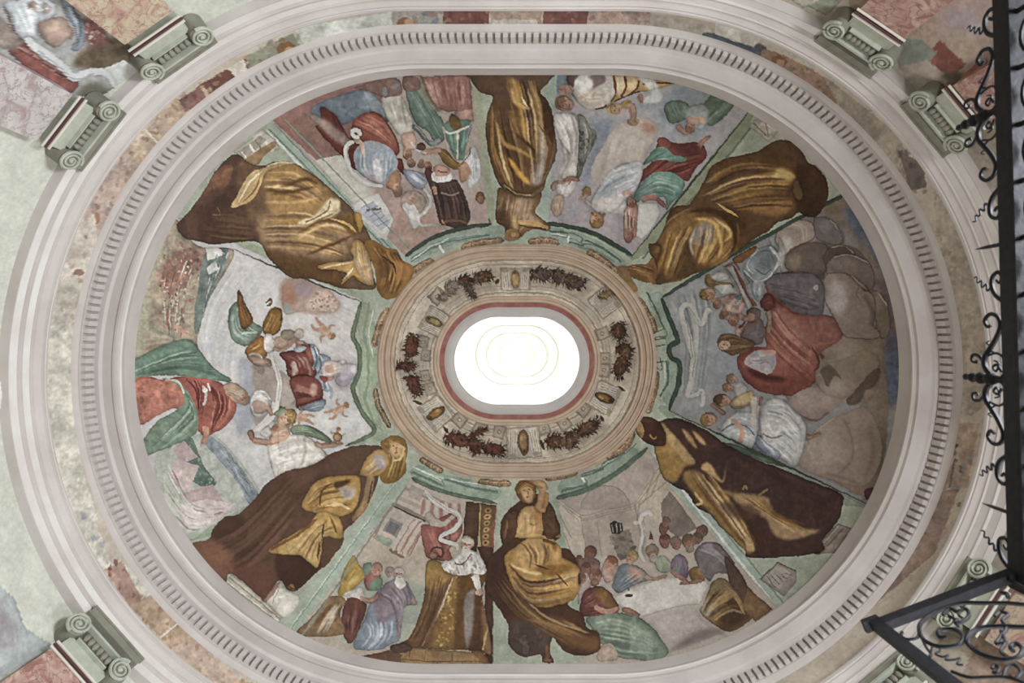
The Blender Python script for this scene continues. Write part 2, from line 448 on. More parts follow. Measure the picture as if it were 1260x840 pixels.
def folds(A, B, n, cols, w=(1.0, 3.0), a=(0.25, 0.6), seed=0, soft=0, clip=True, part_len=(0.35, 1.0)):
    """n brush strokes between guide curves A and B (same sense), in the colours given, clipped to the kept outline"""
    rg = random.Random(seed*97+n)
    qa = spline(P(A), closed=False, n=10); qb = spline(P(B), closed=False, n=10)
    u = np.linspace(0, 1, 40)
    rs = lambda q: np.stack([np.interp(u, np.linspace(0, 1, len(q)), q[:, i]) for i in (0, 1)], 1)
    qa, qb = rs(qa), rs(qb)
    for i in range(n):
        t = min(max((i+rg.random())/n, 0), 1); t2 = t+rg.uniform(-0.06, 0.06)
        uu = u[:, None]; q = qa*(1-(t+(t2-t)*uu))+qb*(t+(t2-t)*uu)
        ln = rg.uniform(*part_len); s0 = rg.uniform(0, 1-ln); i0 = int(s0*39); i1 = max(int((s0+ln)*39), i0+4)
        q = q[i0:i1+1]; m = len(q); v = np.linspace(0, 1, m)
        ww = rg.uniform(*w)*SS*np.clip(np.sin(np.pi*v)**0.6, 0.1, 1)
        F_(ribbon_outline(q, ww), rg.choice(cols), sm=0, raw=True, soft=soft*0.5, a=min(1, rg.uniform(*a)*(1.35 if soft else 1.1)), tex=0.08, clip=clip, setid=False)
def dabs(p, n, cols, r=(1, 3), a=(0.4, 0.8), seed=0, clip=False, stretch=1.6, rot=None, setid=False):
    """loose brush dabs scattered in an outline"""
    rg = random.Random(seed*131+n); q = P(p); m = fillmask(spline(q))
    if m is None: return
    y0, y1, x0, x1, mk = m; ys, xs = np.nonzero(mk > 0.5)
    if not len(ys): return
    t = np.linspace(0, 2*np.pi, 12, endpoint=False)
    for i in range(n):
        k = rg.randrange(len(ys)); rr = rg.uniform(*r)*SS; ro = math.radians(rot+rg.uniform(-25, 25)) if rot is not None else rg.uniform(0, math.pi)
        ex, ey = rr*stretch*np.cos(t), rr*np.sin(t)*(1+0.25*np.cos(3*t+i))
        F_(np.stack([x0+xs[k]+ex*math.cos(ro)-ey*math.sin(ro), y0+ys[k]+ex*math.sin(ro)+ey*math.cos(ro)], 1), rg.choice(cols), sm=0, raw=True,
           a=rg.uniform(*a), tex=0.05, clip=clip, setid=setid)
def head(x, y, r, skin, hair, rot=0, hairside=180, beard=None, shade='7a4a35'):
    """a small painted head: face, hair mass on one side, eye and mouth marks. rot = direction the crown points (degrees, image)"""
    ca, sa = math.cos(math.radians(rot)), math.sin(math.radians(rot)); k = VIEW[2]
    at = lambda u, v: (x+(u*ca-v*sa)*r*k, y+(u*sa+v*ca)*r*k)
    O_(*at(0.25, 0), r*0.98, r*0.92, hair, rot)
    O_(*at(-0.12, 0), r*0.98, r*0.78, skin, rot)
    O_(*at(-0.2, -0.35), r*0.7, r*0.35, shade, rot, a=0.28, setid=False)
    O_(*at(0.62, 0), r*0.48, r*0.82, hair, rot)
    if beard: O_(*at(-0.85, 0), r*0.62, r*0.62, beard, rot)
    if r > 2.6:
        for v in (-0.3, 0.32): O_(*at(0.08, v), r*0.10, r*0.17, shade, rot, a=0.8, setid=False)
        O_(*at(-0.48, 0), r*0.07, r*0.24, '8f3f35', rot, a=0.7, setid=False)
        L_([at(0.1, 0.03), at(-0.28, 0.06)], r*0.14, shade, a=0.5, sm=0)

FLAT = ('painted_sky', 'painted_room', 'painted_ground', 'painted_palace', 'ring_ground', 'frame_ground', 'rock', 'table', 'white_tablet', 'bracket', 'painted_book', 'white_ribbon', 'white_scroll', 'painted_scroll', 'head', 'putto', 'painted_cloud', 'painted_landscape', 'cloak')
def _ridge():
    n1 = vnoise(34, 81)+0.6*vnoise(15, 82); n2 = vnoise(21, 83)+0.6*vnoise(9, 84)
    r1 = 1-np.minimum(np.abs(n1)*4, 1); r2 = 1-np.minimum(np.abs(n2)*4, 1)
    return (1+0.11*(r1-0.42)-0.09*(r2-0.42)).astype(np.float32)
RIDGE = _ridge()
def hand_drawn(amp=1.25):
    """loosen every drawn edge a little, as a brush would"""
    dy = (vnoise(14, 71)+0.6*vnoise(6, 72))*2*amp; dx = (vnoise(14, 73)+0.6*vnoise(6, 74))*2*amp
    yy, xx = np.mgrid[0:CH, 0:CW]
    iy = np.clip((yy+dy+0.5).astype(int), 0, CH-1); ix = np.clip((xx+dx+0.5).astype(int), 0, CW-1)
    for cv in CV.values():
        cv.c = cv.c[iy, ix]; cv.id = cv.id[iy, ix]
        # ridged brushwork inside the painted things: light and dark sweeps of the brush
        flat = np.array([0.0 if d is None else (0.3 if d['name'] in FLAT else 1.0) for d in PARTS.values()], np.float32)
        cv.c *= (1+(RIDGE-1)*flat[cv.id])[..., None]
        # contours and rounding: the painter deepens each colour towards its edge
        e = np.zeros((CH, CW), np.float32); e[:, 1:] += cv.id[:, 1:] != cv.id[:, :-1]; e[1:] += cv.id[1:] != cv.id[:-1]; e = np.minimum(e, 1)
        n1, n2 = blur(e, 2), blur(e, 9); n1 /= max(np.percentile(n1[e > 0], 60), 1e-3) if e.any() else 1; n2 /= max(np.percentile(n2[e > 0], 60), 1e-3) if e.any() else 1
        fw = flat[cv.id]
        cv.c *= (1-(0.20*np.minimum(n1, 1.2)+0.16*np.minimum(n2, 1.2))*np.where(fw > 0.5, 1.0, 0.25*(fw > 0))+0.07*(fw > 0.5))[..., None]
        # crisper edges between colours
        bl = np.stack([blur(cv.c[..., i], 3) for i in range(3)], -1); cv.c = np.clip(cv.c+0.55*(cv.c-bl), 0.02, 1).astype(np.float32)
        # dry-brush grain
        cv.c *= (1+0.06*vnoise(3, 75)+0.06*vnoise(5, 76))[..., None]
# ------------------------------------------------------------------ painted framework and garland ring
Z0, HD, R0 = 7.20, 3.20, 3.235
AMAX = math.radians(75.6); RTOP = R0*math.cos(AMAX)
def contour(ad, n=220):
    a = math.radians(ad); R = R0*math.cos(a); q = max(0, (R-RTOP)/(R0-RTOP)); s = 0.285+(SW-0.285)*q**2.5; z = Z0+HD*math.sin(a)
    st = stations(n//2-20, 20); x, y = plan(st, R, s); px, py = chart(x, y, z)
    return np.stack([px, py], 1)
view(0, 0, 1)
# pale green ribs: soft marbling over the whole ground
F_([(0, 0), (1260, 0), (1260, 840), (0, 840)], 'a9b49c', sm=0, tex=0.12, setid=False)
dabs([(150, 70), (1120, 70), (1120, 840), (150, 840)], 500, ['8fa68e', 'b9c2ac', 'a3a98a', '8c9c84', 'c0c4b4'], r=(3, 11), a=(0.08, 0.25), seed=3)
# rib mouldings: long green bands with lighter fillets
for p, w, c in (('340,150 500,320', 34, '9fb39f'), ('328,160 490,330', 3, 'd3dace'), ('346,146 500,312', 2.5, 'cdd8cf'), ('338,152 496,322', 1.6, '6f8f7c'),
                ('683,88 672,276', 24, '9db59f'), ('582,88 604,278', 14, 'a2a98a'),
                ('925,135 775,318', 30, '8f9877'), ('1062,262 800,400', 34, '8d9c7c'), ('938,140 790,318', 2, '5d7d66'), ('1040,238 812,366', 5, '557a60'),
                ('1070,622 810,500', 26, '8a9c82'), ('960,752 806,560', 20, 'a4b8a9'), ('958,750 802,556', 3, 'd0dcd4'), ('966,744 816,560', 2, '7c917f'),
                ('604,616 606,826', 4, '6c8a72'), ('684,612 740,820', 30, '93a58b'), ('366,790 506,590', 36, 'a3b89f'), ('372,786 506,592', 3, '7d9a80'), ('352,780 494,584', 2.5, 'cdd9c8'),
                ('228,664 460,530', 22, '93a686'), ('200,270 446,372', 30, '9aa684'), ('226,662 458,530', 2.5, '6d8a68')):
    L_(p, w, c, sm=0, tex=0.12)
thing('garland_ring', 'beige painted ring of leaf garlands and scroll brackets around the oculus', 'fresco band')
RING = part('ring_ground')
F_(contour(57.9), 'c0ae98', sm=0, tex=0.10)
F_(contour(62.0), 'd2c2ac', sm=0, tex=0.12)
for ad, w, c in ((62.6, 2.5, 'a18b70'), (63.3, 1.5, 'bfae98'), (63.8, 1.2, '9d8a74'), (69.8, 2, 'a39683'), (70.6, 4, 'b5a795'), (71.6, 2, '94866f')):
    q = contour(ad); L_(np.concatenate([q, q[:1]]), w, c, sm=0, a=0.8)
# stained plaster in the ring
dabs(contour(64.5)[::6], 160, ['b3a28d', 'd3c9bc', 'a99a86', 'bdb0a0'], r=(3, 9), a=(0.1, 0.3), seed=5, clip=False)
def ringpt(px, py, u, v):
    """local frame at a ring point: u along the ring (clockwise), v outward"""
    d = np.array([px-635, (py-444)*1.15]); d /= np.hypot(*d); t = np.array([-d[1], d[0]])
    return (px+t[0]*u+d[0]*v, py+t[1]*u+d[1]*v)
def quad_at(px, py, w, h, c, **k):
    view(0, 0, 1); F_([ringpt(px, py, -w/2, -h/2), ringpt(px, py, w/2, -h/2), ringpt(px, py, w/2, h/2), ringpt(px, py, -w/2, h/2)], c, sm=0, **k)
def bracket(px, py, w=15, h=26, c='b9aea0', mask=None):
    """painted scroll bracket: two light pilaster strips and, between them, a gilt mask or cartouche"""
    part('bracket', up=RING)
    quad_at(px, py, w*2.5, h*1.08, 'a08f78', tex=0.15); quad_at(px, py, w*2.2, h, c, tex=0.15)
    for s in (-1, 1):
        q = ringpt(px, py, s*w*0.78, 0); quad_at(q[0], q[1], w*0.62, h, 'cfc4b2', tex=0.12)
        for u in (-0.18, 0, 0.18): L_([ringpt(q[0], q[1], u*w, -h*0.4), ringpt(q[0], q[1], u*w, h*0.4)], 0.8, '8f8270', sm=0, a=0.8)
        q2 = ringpt(q[0], q[1], 0, h*0.42); O_(q2[0], q2[1], w*0.32, 2.6, 'a59884', rot=math.degrees(math.atan2(py-444, px-635))+90)
    if mask:
        part('gilt_mask', up=RING)
        ang_ = math.degrees(math.atan2(py-444, px-635))
        O_(px, py, h*0.46, w*0.40, mask[0], rot=ang_, tex=0.25)
        O_(px, py, h*0.30, w*0.24, mask[1], rot=ang_, tex=0.25)
        q = ringpt(px, py, 0, h*0.3); O_(q[0], q[1], 2.5, 2, mask[2], rot=ang_)
        q = ringpt(px, py, 1.5, -h*0.15); O_(q[0], q[1], 3, 1.6, 'c9a060', rot=ang_, a=0.7)
def panels_at(pts):
    for (px, py, w, h) in pts:
        quad_at(px, py, w*1.25, h*1.25, '8c7f6c', tex=0.2); quad_at(px, py, w*0.9, h*0.9, 'ab9c86', tex=0.15)
        O_(px, py, w*0.2, w*0.2, '857967'); O_(px, py, w*0.1, w*0.1, 'bdb2a2')
def garland(segs, cols, seed, fade=1.0):
    part('garland', up=RING); view(0, 0, 1)
    rg = random.Random(seed)
    for (px, py, L, wd, rot) in [(x_, y_, l_*1.12, w_*1.3, r_) for x_, y_, l_, w_, r_ in segs]:
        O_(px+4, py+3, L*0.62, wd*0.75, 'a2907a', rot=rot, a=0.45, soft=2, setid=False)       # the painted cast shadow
        O_(px, py, L*0.42, wd*0.34, cols[0], rot=rot, a=0.85*fade)
        for i in range(int(80*fade)):
            t = rg.uniform(-1, 1); u = rg.uniform(-1, 1); r = math.radians(rot)
            w_ = wd*0.42*(1-0.45*t*t)
            cx, cy = t*L*0.5, u*w_
            x = px+cx*math.cos(r)-cy*math.sin(r); y = py+cx*math.sin(r)+cy*math.cos(r)
            d = rot+rg.choice((0, 180))*0+math.degrees(math.atan2(u*1.2, 0.5+t*0.5))+rg.uniform(-25, 25); dr = math.radians(d); l = rg.uniform(2.5, 5)
            L_([(x-l*0.4*math.cos(dr), y-l*0.4*math.sin(dr)), (x+l*math.cos(dr), y+l*math.sin(dr))], rg.uniform(1.3, 2.6), rg.choice(cols), sm=0, taper=2, a=rg.uniform(0.6, 1)*fade, setid=True)
panels_at([(520, 420, 13, 11), (524, 437, 12, 10), (523, 462, 12, 10), (529, 478, 13, 12), (565, 516, 14, 13), (590, 526, 13, 12), (614, 531, 12, 13),
           (669, 527, 12, 12), (694, 521, 13, 13), (717, 503, 14, 14), (743, 455, 14, 12), (741, 410, 12, 14), (744, 440, 12, 10), (538, 364, 16, 14)])
bracket(634, 343, 15, 26, mask=('b58a52', 'c9a06a', '8a5a30')); bracket(534, 395, 13, 26, 'b3a796', mask=('8f7848', 'b5975c', '5f4a28'))
bracket(536, 508, 15, 28, mask=('7f5526', '9c6e35', '6b431c')); bracket(644, 544, 17, 36, mask=('7d5a35', 'a07a4d', '5d3d22'))
bracket(744, 489, 15, 28, mask=('6f4b22', '94682f', '4e3216')); bracket(743, 372, 13, 26, 'c0b4a4')
dk = ['4a2a1c', '5b3722', '75502e', '3c2418', '8a6238']; rd = ['5a2a1c', '6e3a22', '4a2218', '7d4a2c', '3d1e16']; pu = ['4d3a38', '5c4640', '6b5648', '3f2e2e', '7b6a5c']
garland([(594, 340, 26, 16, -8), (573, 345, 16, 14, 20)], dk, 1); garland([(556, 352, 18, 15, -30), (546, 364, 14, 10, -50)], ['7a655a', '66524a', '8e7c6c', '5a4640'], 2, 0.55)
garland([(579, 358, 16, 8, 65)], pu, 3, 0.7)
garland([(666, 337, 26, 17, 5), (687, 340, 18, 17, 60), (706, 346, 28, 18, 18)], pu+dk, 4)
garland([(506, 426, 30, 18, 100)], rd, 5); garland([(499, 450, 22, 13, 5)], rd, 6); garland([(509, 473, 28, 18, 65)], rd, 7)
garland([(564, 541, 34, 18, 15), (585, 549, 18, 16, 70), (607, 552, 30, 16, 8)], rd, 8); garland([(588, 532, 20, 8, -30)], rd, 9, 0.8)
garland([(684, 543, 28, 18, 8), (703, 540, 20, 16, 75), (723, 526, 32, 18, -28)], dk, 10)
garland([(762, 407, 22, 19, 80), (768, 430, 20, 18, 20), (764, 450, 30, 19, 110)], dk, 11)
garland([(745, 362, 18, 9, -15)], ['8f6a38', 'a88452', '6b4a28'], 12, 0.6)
for (x, y, x2, y2) in ((760, 475, 770, 481), (738, 510, 743, 518), (665, 540, 669, 553), (545, 524, 552, 533), (655, 336, 653, 346), (508, 493, 520, 497), (613, 343, 610, 350)):
    use(RING); L_([(x, y), (x2, y2)], 4, '5a3a2c', taper=1, sm=0)
# green frame: stepped fillets, gilt scroll plaques
thing('scroll_plaque_frame', 'green painted frame with gilt scroll plaques outside the garland ring', 'painted frame')
FRM = part('frame_ground')
for pts in ('499,314 520,300 537,290 560,283 604,276 603,268 560,272 534,282 510,297 494,308', ):
    F_(pts, '5d7a63', sm=0)
def gband(pts, w, c='9bb39d', d='66866f', l='c9d6c6'):
    L_(pts, w, c, setid=True, tex=0.14)
    q = P(pts)
gband('497,332 515,312 545,296 575,288 610,286 660,286 700,292 730,303 755,318 768,332', 17)
gband('800,362 818,380 828,410 832,440 830,470 822,498', 22, '93ab95')
gband('784,552 762,574 730,588 686,602', 20, '93ab90'); gband('506,578 540,592 575,600 616,606', 22, '96b092')
gband('446,372 450,400 456,430 455,460 452,490 458,520 474,540', 22, 'a3b594')
for p, w, c in (('500,312 522,299 545,288 575,280 603,276', 4, '5a7560'), ('505,318 525,305 548,295 600,288', 1.3, '6d8f78'), ('508,324 530,308 552,299 602,292', 1.0, '7d9c84'),
                ('672,275 700,279 730,288 758,303 778,316', 4.5, '5a7762'), ('674,283 700,286 716,292 716,299 735,303 762,320', 1.4, '547a64'), ('680,289 712,296 712,303 735,309 757,322', 1.2, '6f947c'),
                ('813,366 824,392 833,417 825,424 823,432 827,440 835,446 834,470 823,504', 6, '46684f'), ('795,358 806,378 815,398 820,412 806,415 806,425 818,424', 1.4, '5c8068'),
                ('812,440 814,455 806,450 804,446', 1.2, '5c8068'), ('822,444 822,470 812,486', 1.4, '5c8068'),
                ('684,612 712,604 740,592 768,574 794,552', 6, '6d8a68'), ('690,602 722,594 716,584 740,576 745,572 768,558 784,545', 1.4, '5f8a70'), ('694,608 726,598', 1.2, '5f8a70'),
                ('508,586 530,598 560,608 612,619', 5, '789270'), ('504,580 545,598 545,590 580,600 612,606', 1.4, '6a9075'), ('508,574 540,586 614,600', 1.2, 'cdd9c8'),
                ('444,371 436,402 434,414 440,426 443,450 437,470 434,480 446,508 459,530', 6, '728a62'), ('454,372 447,410 452,436 452,470 448,490 458,516 470,530', 2, '8ea17c')):
    L_(p, w, c, setid=True)
def plaque(pts, w, seed):
    part('scroll_plaque', up=FRM)
    L_(pts, w, '9c7a5a', setid=True, tex=0.2); rg = random.Random(seed)
    q = spline(P(pts), closed=False, n=12)/SS-np.array([MX, MY]); n = len(q)
    for u in (0.12, 0.36, 0.62, 0.88):
        c = q[int(u*(n-1))]; t = np.linspace(0, 2.2*2*np.pi, 30)*rg.choice((-1, 1)); r = np.linspace(w*0.42, 0.6, 30)
        L_(np.stack([c[0]+r*np.cos(t), c[1]+r*np.sin(t)], 1), 1.5, 'd0ae82', sm=0, a=0.9); L_(np.stack([c[0]+0.8+r*np.cos(t), c[1]+0.8+r*np.sin(t)], 1), 0.8, '5f3c28', sm=0, a=0.7)
    L_(q[::3]+np.array([0, -1]), 1, 'd8b98c', a=0.7)
for i, (p, w) in enumerate((('508,334 520,325 533,319', 8), ('567,304 590,298 620,295', 8), ('650,297 670,295 688,298', 8), ('722,308 735,315 750,326 760,335', 9), ('785,366 793,380 802,395 806,408', 9),
                            ('808,456 806,475 800,495 796,508', 9), ('745,563 760,556 772,545 780,530', 9), ('670,588 690,586 711,580', 8), ('588,592 610,594 628,594', 8), ('516,563 530,572 544,580', 8), ('461,477 466,500 480,526', 7), ('460,425 466,400 478,378', 8))):
    plaque(p, w, i)
# ------------------------------------------------------------------ left scene: old man over a battlefield, God the Father among angels
SK, SKD = 'd3a98a', 'a87558'
def limb(p, w, w2, c=SK, sh='a9765c'):
    L_(p, w, c, w2=w2, setid=True); L_(p, w*0.35, sh, w2=w2*0.35, a=0.35)
def putto(x, y, s, rot, hair='a8743c'):
    """small naked child: body, arms, legs; crown points along rot"""
    k = VIEW[2]; ca, sa = math.cos(math.radians(rot)), math.sin(math.radians(rot))
    at = lambda u, v: (x+(u*ca-v*sa)*s*k, y+(u*sa+v*ca)*s*k)
    for p, w in (([at(-0.2, .3), at(-1.2, .8), at(-2.1, .5)], .62), ([at(-0.2, -.3), at(-1.3, -.5), at(-2.3, -.9)], .62), ([at(0.8, .5), at(0.5, 1.3), at(1.1, 1.9)], .42), ([at(.8, -.5), at(.6, -1.3), at(1.2, -1.8)], .42)):
        limb(p, w*s*1.2, w*s*0.6, 'd0a081')
    O_(*at(0.3, 0), s*1.05, s*0.72, 'd6ab8c', rot); O_(*at(0.2, -.25), s*0.7, s*0.3, 'a97a5c', rot, a=.35, setid=False)
    head(*at(1.6, 0), s*0.62, 'd8ab8b', hair, rot)
thing('fresco_panel', 'left fresco scene: red-cloaked old man kneeling beneath angels and a red-robed God', 'fresco')
view(0, 0, 1); BG = part('painted_sky')
F_('205,262 290,300 444,369 436,402 434,414 440,428 443,450 438,468 434,480 446,508 460,531 340,600 222,668 185,620 155,560 145,470 150,400 170,330', 'cfccca', sm=0, tex=0.07, keep=True)
view(150, 280, 3.231)
F_('430,90 950,300 930,420 700,520 560,560 430,640 330,480 400,260', 'd6d2cf', tex=0.06, clip=True, soft=3)
folds('450,130 350,300 330,470 420,700', '640,230 470,420 440,640 560,800', 46, ['c5c6cb', 'dcd9d6', 'c9c4c0', 'b9bec8', 'd4cfc8'], w=(2, 6), a=(.2, .5), seed=1)
folds('640,210 900,330 1000,420', '560,420 760,620 960,760', 30, ['d9cfc8', 'cdbfb6', 'e0dbd4', 'b9b6bb'], w=(2, 6), a=(.15, .4), seed=2)
F_('840,540 900,520 940,560 930,620 880,650 840,610', 'b5aab4', soft=4, a=.8, clip=True)
F_('620,800 700,720 960,760 960,830 700,840', 'd8d6d4', soft=3, a=.8, clip=True)
# landscape with armies at the edge
part('painted_battlefield')
F_('20,60 150,-60 240,-10 300,70 440,85 420,160 370,240 330,330 300,440 280,520 20,560 -10,300', 'a3937c', sm=1, keep=True, tex=.2)
F_('20,150 90,60 150,40 170,90 120,200 110,330 90,500 20,540', 'a8a287', clip=True, soft=3)
F_('140,190 190,110 260,80 320,100 330,150 280,180 250,240 180,260', '8e6a5a', clip=True, soft=2, tex=.3)
folds('170,90 150,250 170,420', '330,110 250,300 230,470', 50, ['7a5548', 'c4b4a6', '8f6f60', 'd5cabd', '6b5a52', 'a68874', '9a5a4a'], w=(1.2, 3.2), a=(.5, .9), seed=3, part_len=(.08, .25))
dabs('170,80 330,70 330,160 280,300 240,420 180,440 150,250', 150, ['c9bcb0', '7b5b50', 'a08577', '8d8f92', 'd8d0c6', '5f4c46', 'a5654f'], r=(.6, 1.7), a=(.6, .95), seed=4, clip=True)
F_('330,100 420,75 405,150 360,240 330,330 300,420 285,380 300,250', '6c7a72', clip=True, tex=.25)
F_('330,75 375,70 410,105 340,130', 'd5d2c8', clip=True, sm=0); F_('335,160 370,130 385,165 345,185', 'c9cbc6', sm=0, clip=True)
folds('380,90 330,250 300,440', '440,100 380,250 340,480', 34, ['8b95a0', 'b9bdc0', '5f6f78', 'cfd0d0', '7a8a80'], w=(1, 2.4), a=(.5, .9), seed=5, part_len=(.06, .2))
folds('110,330 180,400 240,420', '60,520 150,470 230,480', 22, ['93907a', 'b3a48e', '9d7f68', '7f8f78'], w=(1, 3), a=(.3, .7), seed=6)
L_('215,390 240,410 265,440', 6, 'c99a84', w2=4, setid=True); L_('240,405 268,415', 2, 'd2a68e'); L_('245,420 270,432', 2, 'd2a68e')
# grey-blue shaft of cloud
part('painted_cloud')
F_('470,510 520,560 530,640 520,760 480,830 450,760 440,700 470,640', '97a0b2', soft=5, a=.75, keep=True)
F_('530,560 610,560 690,640 690,720 620,780 540,790 520,700', 'ab9c8e', soft=2, tex=.12)
F_('520,540 580,545 560,600 530,610', 'a08e7c', soft=2); F_('600,600 650,600 690,660 660,720 610,720', 'b8aa9b', soft=3)
part('painted_cloud'); F_('640,210 720,200 790,240 860,290 850,330 780,340 700,330 650,330 630,280', 'b48f72', soft=3, tex=.18)
F_('770,250 850,290 850,325 790,330 740,310', 'cdaf98', soft=2); dabs('700,230 850,300 800,335 680,300', 40, ['d2b59f', 'a87f64', 'c49f86'], r=(1.5, 3.5), a=(.3, .6), seed=8)
# winged angel in green and ochre
part('painted_angel')
F_('425,330 450,295 480,300 520,370 560,400 540,440 490,470 440,440 422,390', '6f9076', keep=True, tex=.15)
folds('430,320 440,400 500,460', '490,310 500,390 550,420', 16, ['a9c0aa', '4f7058', '86a68b', 'c4d2c0'], w=(1, 2.6), a=(.4, .8), seed=9)
F_('458,260 470,252 485,290 520,360 500,400 470,400 458,360', '8b5a26', keep=True, tex=.2); folds('462,265 470,390', '480,280 510,370', 10, ['a87a3c', '5f3c1a', '74501f'], seed=10, w=(.8, 2))
F_('560,380 590,320 630,320 638,360 625,410 590,430 565,420', '96682e', keep=True, tex=.2); folds('570,390 610,330', '590,430 635,370', 10, ['b98a48', '6a431c', '5a3a1c'], seed=11, w=(.8, 2))
L_('570,300 595,285 590,305 575,310', 2, '7a5128')
F_('490,490 530,440 560,430 580,470 570,515 530,520 500,510', 'a9762f', keep=True, tex=.15); folds('495,495 550,440', '560,515 578,470', 12, ['c99a52', '74491c', 'd5ae6c', '5f3a18'], seed=12, w=(.8, 2.2))
F_('500,505 560,510 600,530 590,550 540,550 505,530', 'bf9c82', tex=.12)
limb('600,470 640,480 690,440', 9, 6, 'cfa88c'); F_('560,440 600,440 640,470 600,490 570,480', 'c4a488')
head(648, 440, 6.5, 'c9a184', '9a8468', rot=-60); O_(670, 425, 13, 6, 'a99a88', rot=15, a=.7); O_(640, 440, 4, 3, 'b59a7c')
# long white scroll
part('painted_scroll')
L_('590,500 612,540 620,600 610,670 595,730 560,775 525,805', 7, 'e3ddd3', w2=5, setid=True); L_('600,505 622,560 626,610 612,690 585,760', 1, '9d9284', a=.7); L_('586,500 606,545 612,600 600,670', 1, 'b4a898', a=.6)
# God the Father in dark red
part('painted_figure')
F_('625,500 680,485 730,460 780,480 790,540 780,570 800,640 790,690 740,720 700,720 690,640 660,600 650,540', '7f3b34', keep=True, tex=.12)
folds('640,510 700,560 760,590', '690,700 740,690 790,640', 26, ['9c5a4c', '5a2420', 'b0705f', '6b2c28', '4b1c1c'], w=(1, 3.4), a=(.4, .8), seed=13)
F_('690,480 740,470 760,530 740,560 700,540', '8c4a3e', soft=1); L_('705,480 725,510 760,520', 2, '5a2420')
F_('760,480 790,500 830,520 800,580 775,600 770,540', '8ba0b8', tex=.1); L_('770,490 790,540 775,590', 2, '5f7796'); L_('780,500 800,530', 2, 'c9d3dc')
F_('700,720 740,700 800,680 810,700 780,725 730,725', '8d9fbc', tex=.1); L_('780,600 830,640 830,680', 5, '9fb0c6', w2=3); L_('800,610 815,660', 2, 'cdd6df')
limb('780,600 750,640 690,670', 6, 4, '9a4a3c'); limb('690,470 720,455 740,480', 5, 4, 'cda286')
O_(820, 590, 8, 6, 'd0a78a', rot=10); O_(845, 560, 9, 8, 'd8d2cb', a=.9); O_(870, 545, 8, 7, 'cbc4c4', a=.9); O_(800, 610, 6, 4, 'e2dcd4'); O_(835, 545, 7, 5, 'bdaea6', a=.8)
L_('800,585 812,600', 1.5, '8f6a55')
for x, y, r, t in ((800, 404, 7.6, 38), (855, 725, 7.0, -30), (720, 755, 6.5, -170)):
    part('putto'); putto(x, y, r, t)
part('putto'); putto(855, 830, 5.2, -80)
O_(770, 620, 2, 3, 'd6ab8c')
# flying angel with pale drapery and trumpet scroll
view(160, 440, 3.231); part('painted_angel')
F_('570,350 630,310 690,310 770,370 780,400 700,440 620,470 570,450 555,400', 'd9d3ca', keep=True, tex=.08)
folds('590,350 700,390 770,395', '570,450 650,440 700,440', 24, ['b8ada2', 'eee9e2', 'c8beb3', 'a4988e'], w=(.8, 2.6), a=(.4, .8), seed=14)
F_('590,200 610,150 622,155 618,195 600,220', '6f8a64'); F_('650,285 690,265 750,285 800,325 790,335 700,310 655,300', '7d9570', tex=.15); L_('660,290 720,295 790,330', 1.2, '4f6b48')
F_('545,290 580,260 625,255 635,290 610,320 560,325', 'd0a285', keep=True); folds('550,290 620,270', '570,325 625,310', 8, ['b98569', 'dfb79b', 'a06c54'], seed=15, w=(1, 2.4))
limb('600,320 540,335 485,320', 9, 6, 'cf9f83'); F_('470,290 490,290 495,325 475,320', 'b98468'); F_('540,290 560,250 575,255 560,300', 'e0dad2')
L_('735,360 790,340 830,345', 6, 'cf9f83', w2=4, setid=True)
head(625, 230, 8.5, 'd0a082', 'a07a44', rot=-40); dabs('600,200 660,210 655,255 620,250', 14, ['b58d52', '7e5a2c', 'c8a264'], r=(.8, 1.8), seed=16)
O_(825, 315, 6, 6, 'a8823f'); O_(822, 318, 4, 4, 'c99a6a')
O_(520, 185, 13, 17, 'd7d3cd', rot=20, a=.75); O_(520, 190, 9, 11, 'b9aea6', rot=20, a=.7); limb('540,200 565,215 570,235', 6, 5, 'cf9f83'); L_('480,160 540,150 560,190', 1.5, 'efeae4', a=.9)
# lower landscape: tents, river and troops
part('painted_landscape')
F_('110,360 230,315 320,300 400,370 500,500 520,560 430,600 340,650 225,725 120,640 100,480', 'b9bdb0', keep=True, tex=.16)
F_('320,310 390,370 470,480 510,545 470,580 430,500 340,390 290,330', '8f9ca6', clip=True, tex=.25)
folds('310,320 400,440 480,570', '380,350 450,460 515,550', 44, ['6f7f8c', 'b9c0c4', '7d8b84', 'a9b3b8', '5d6d78'], w=(.8, 2.2), a=(.4, .9), seed=17, part_len=(.05, .2))
F_('200,340 245,320 290,420 340,500 280,510 230,460', '5f8070', clip=True, tex=.25); dabs('230,350 320,470 340,500 270,500', 40, ['466a58', '86a08c', '3f5c50', 'b5c2b6'], r=(.7, 1.8), seed=18, clip=True)
for q, c in (('170,360 215,330 270,395 200,420', 'c0a8a4'), ('180,400 275,430 230,530 150,500', 'c9b5ad'), ('200,540 330,500 370,570 250,600', 'b9a09c'), ('180,590 300,560 420,580 330,660 230,680', 'd0c0bb'), ('130,450 200,520 190,640 140,600', 'c6ccb9')):
    F_(q, c, clip=True, sm=0, tex=.15)
folds('150,400 250,560 400,590', '120,560 230,680 330,660', 50, ['e4ddd8', '9b7f7c', 'c3aaa6', 'a5a99a', '836a6a', 'd9d6cd'], w=(.8, 2.4), a=(.35, .8), seed=19, part_len=(.08, .3))
F_('90,370 130,370 120,480 140,620 220,720 200,735 90,600', 'c0cbb4', clip=True, soft=3, a=.8)
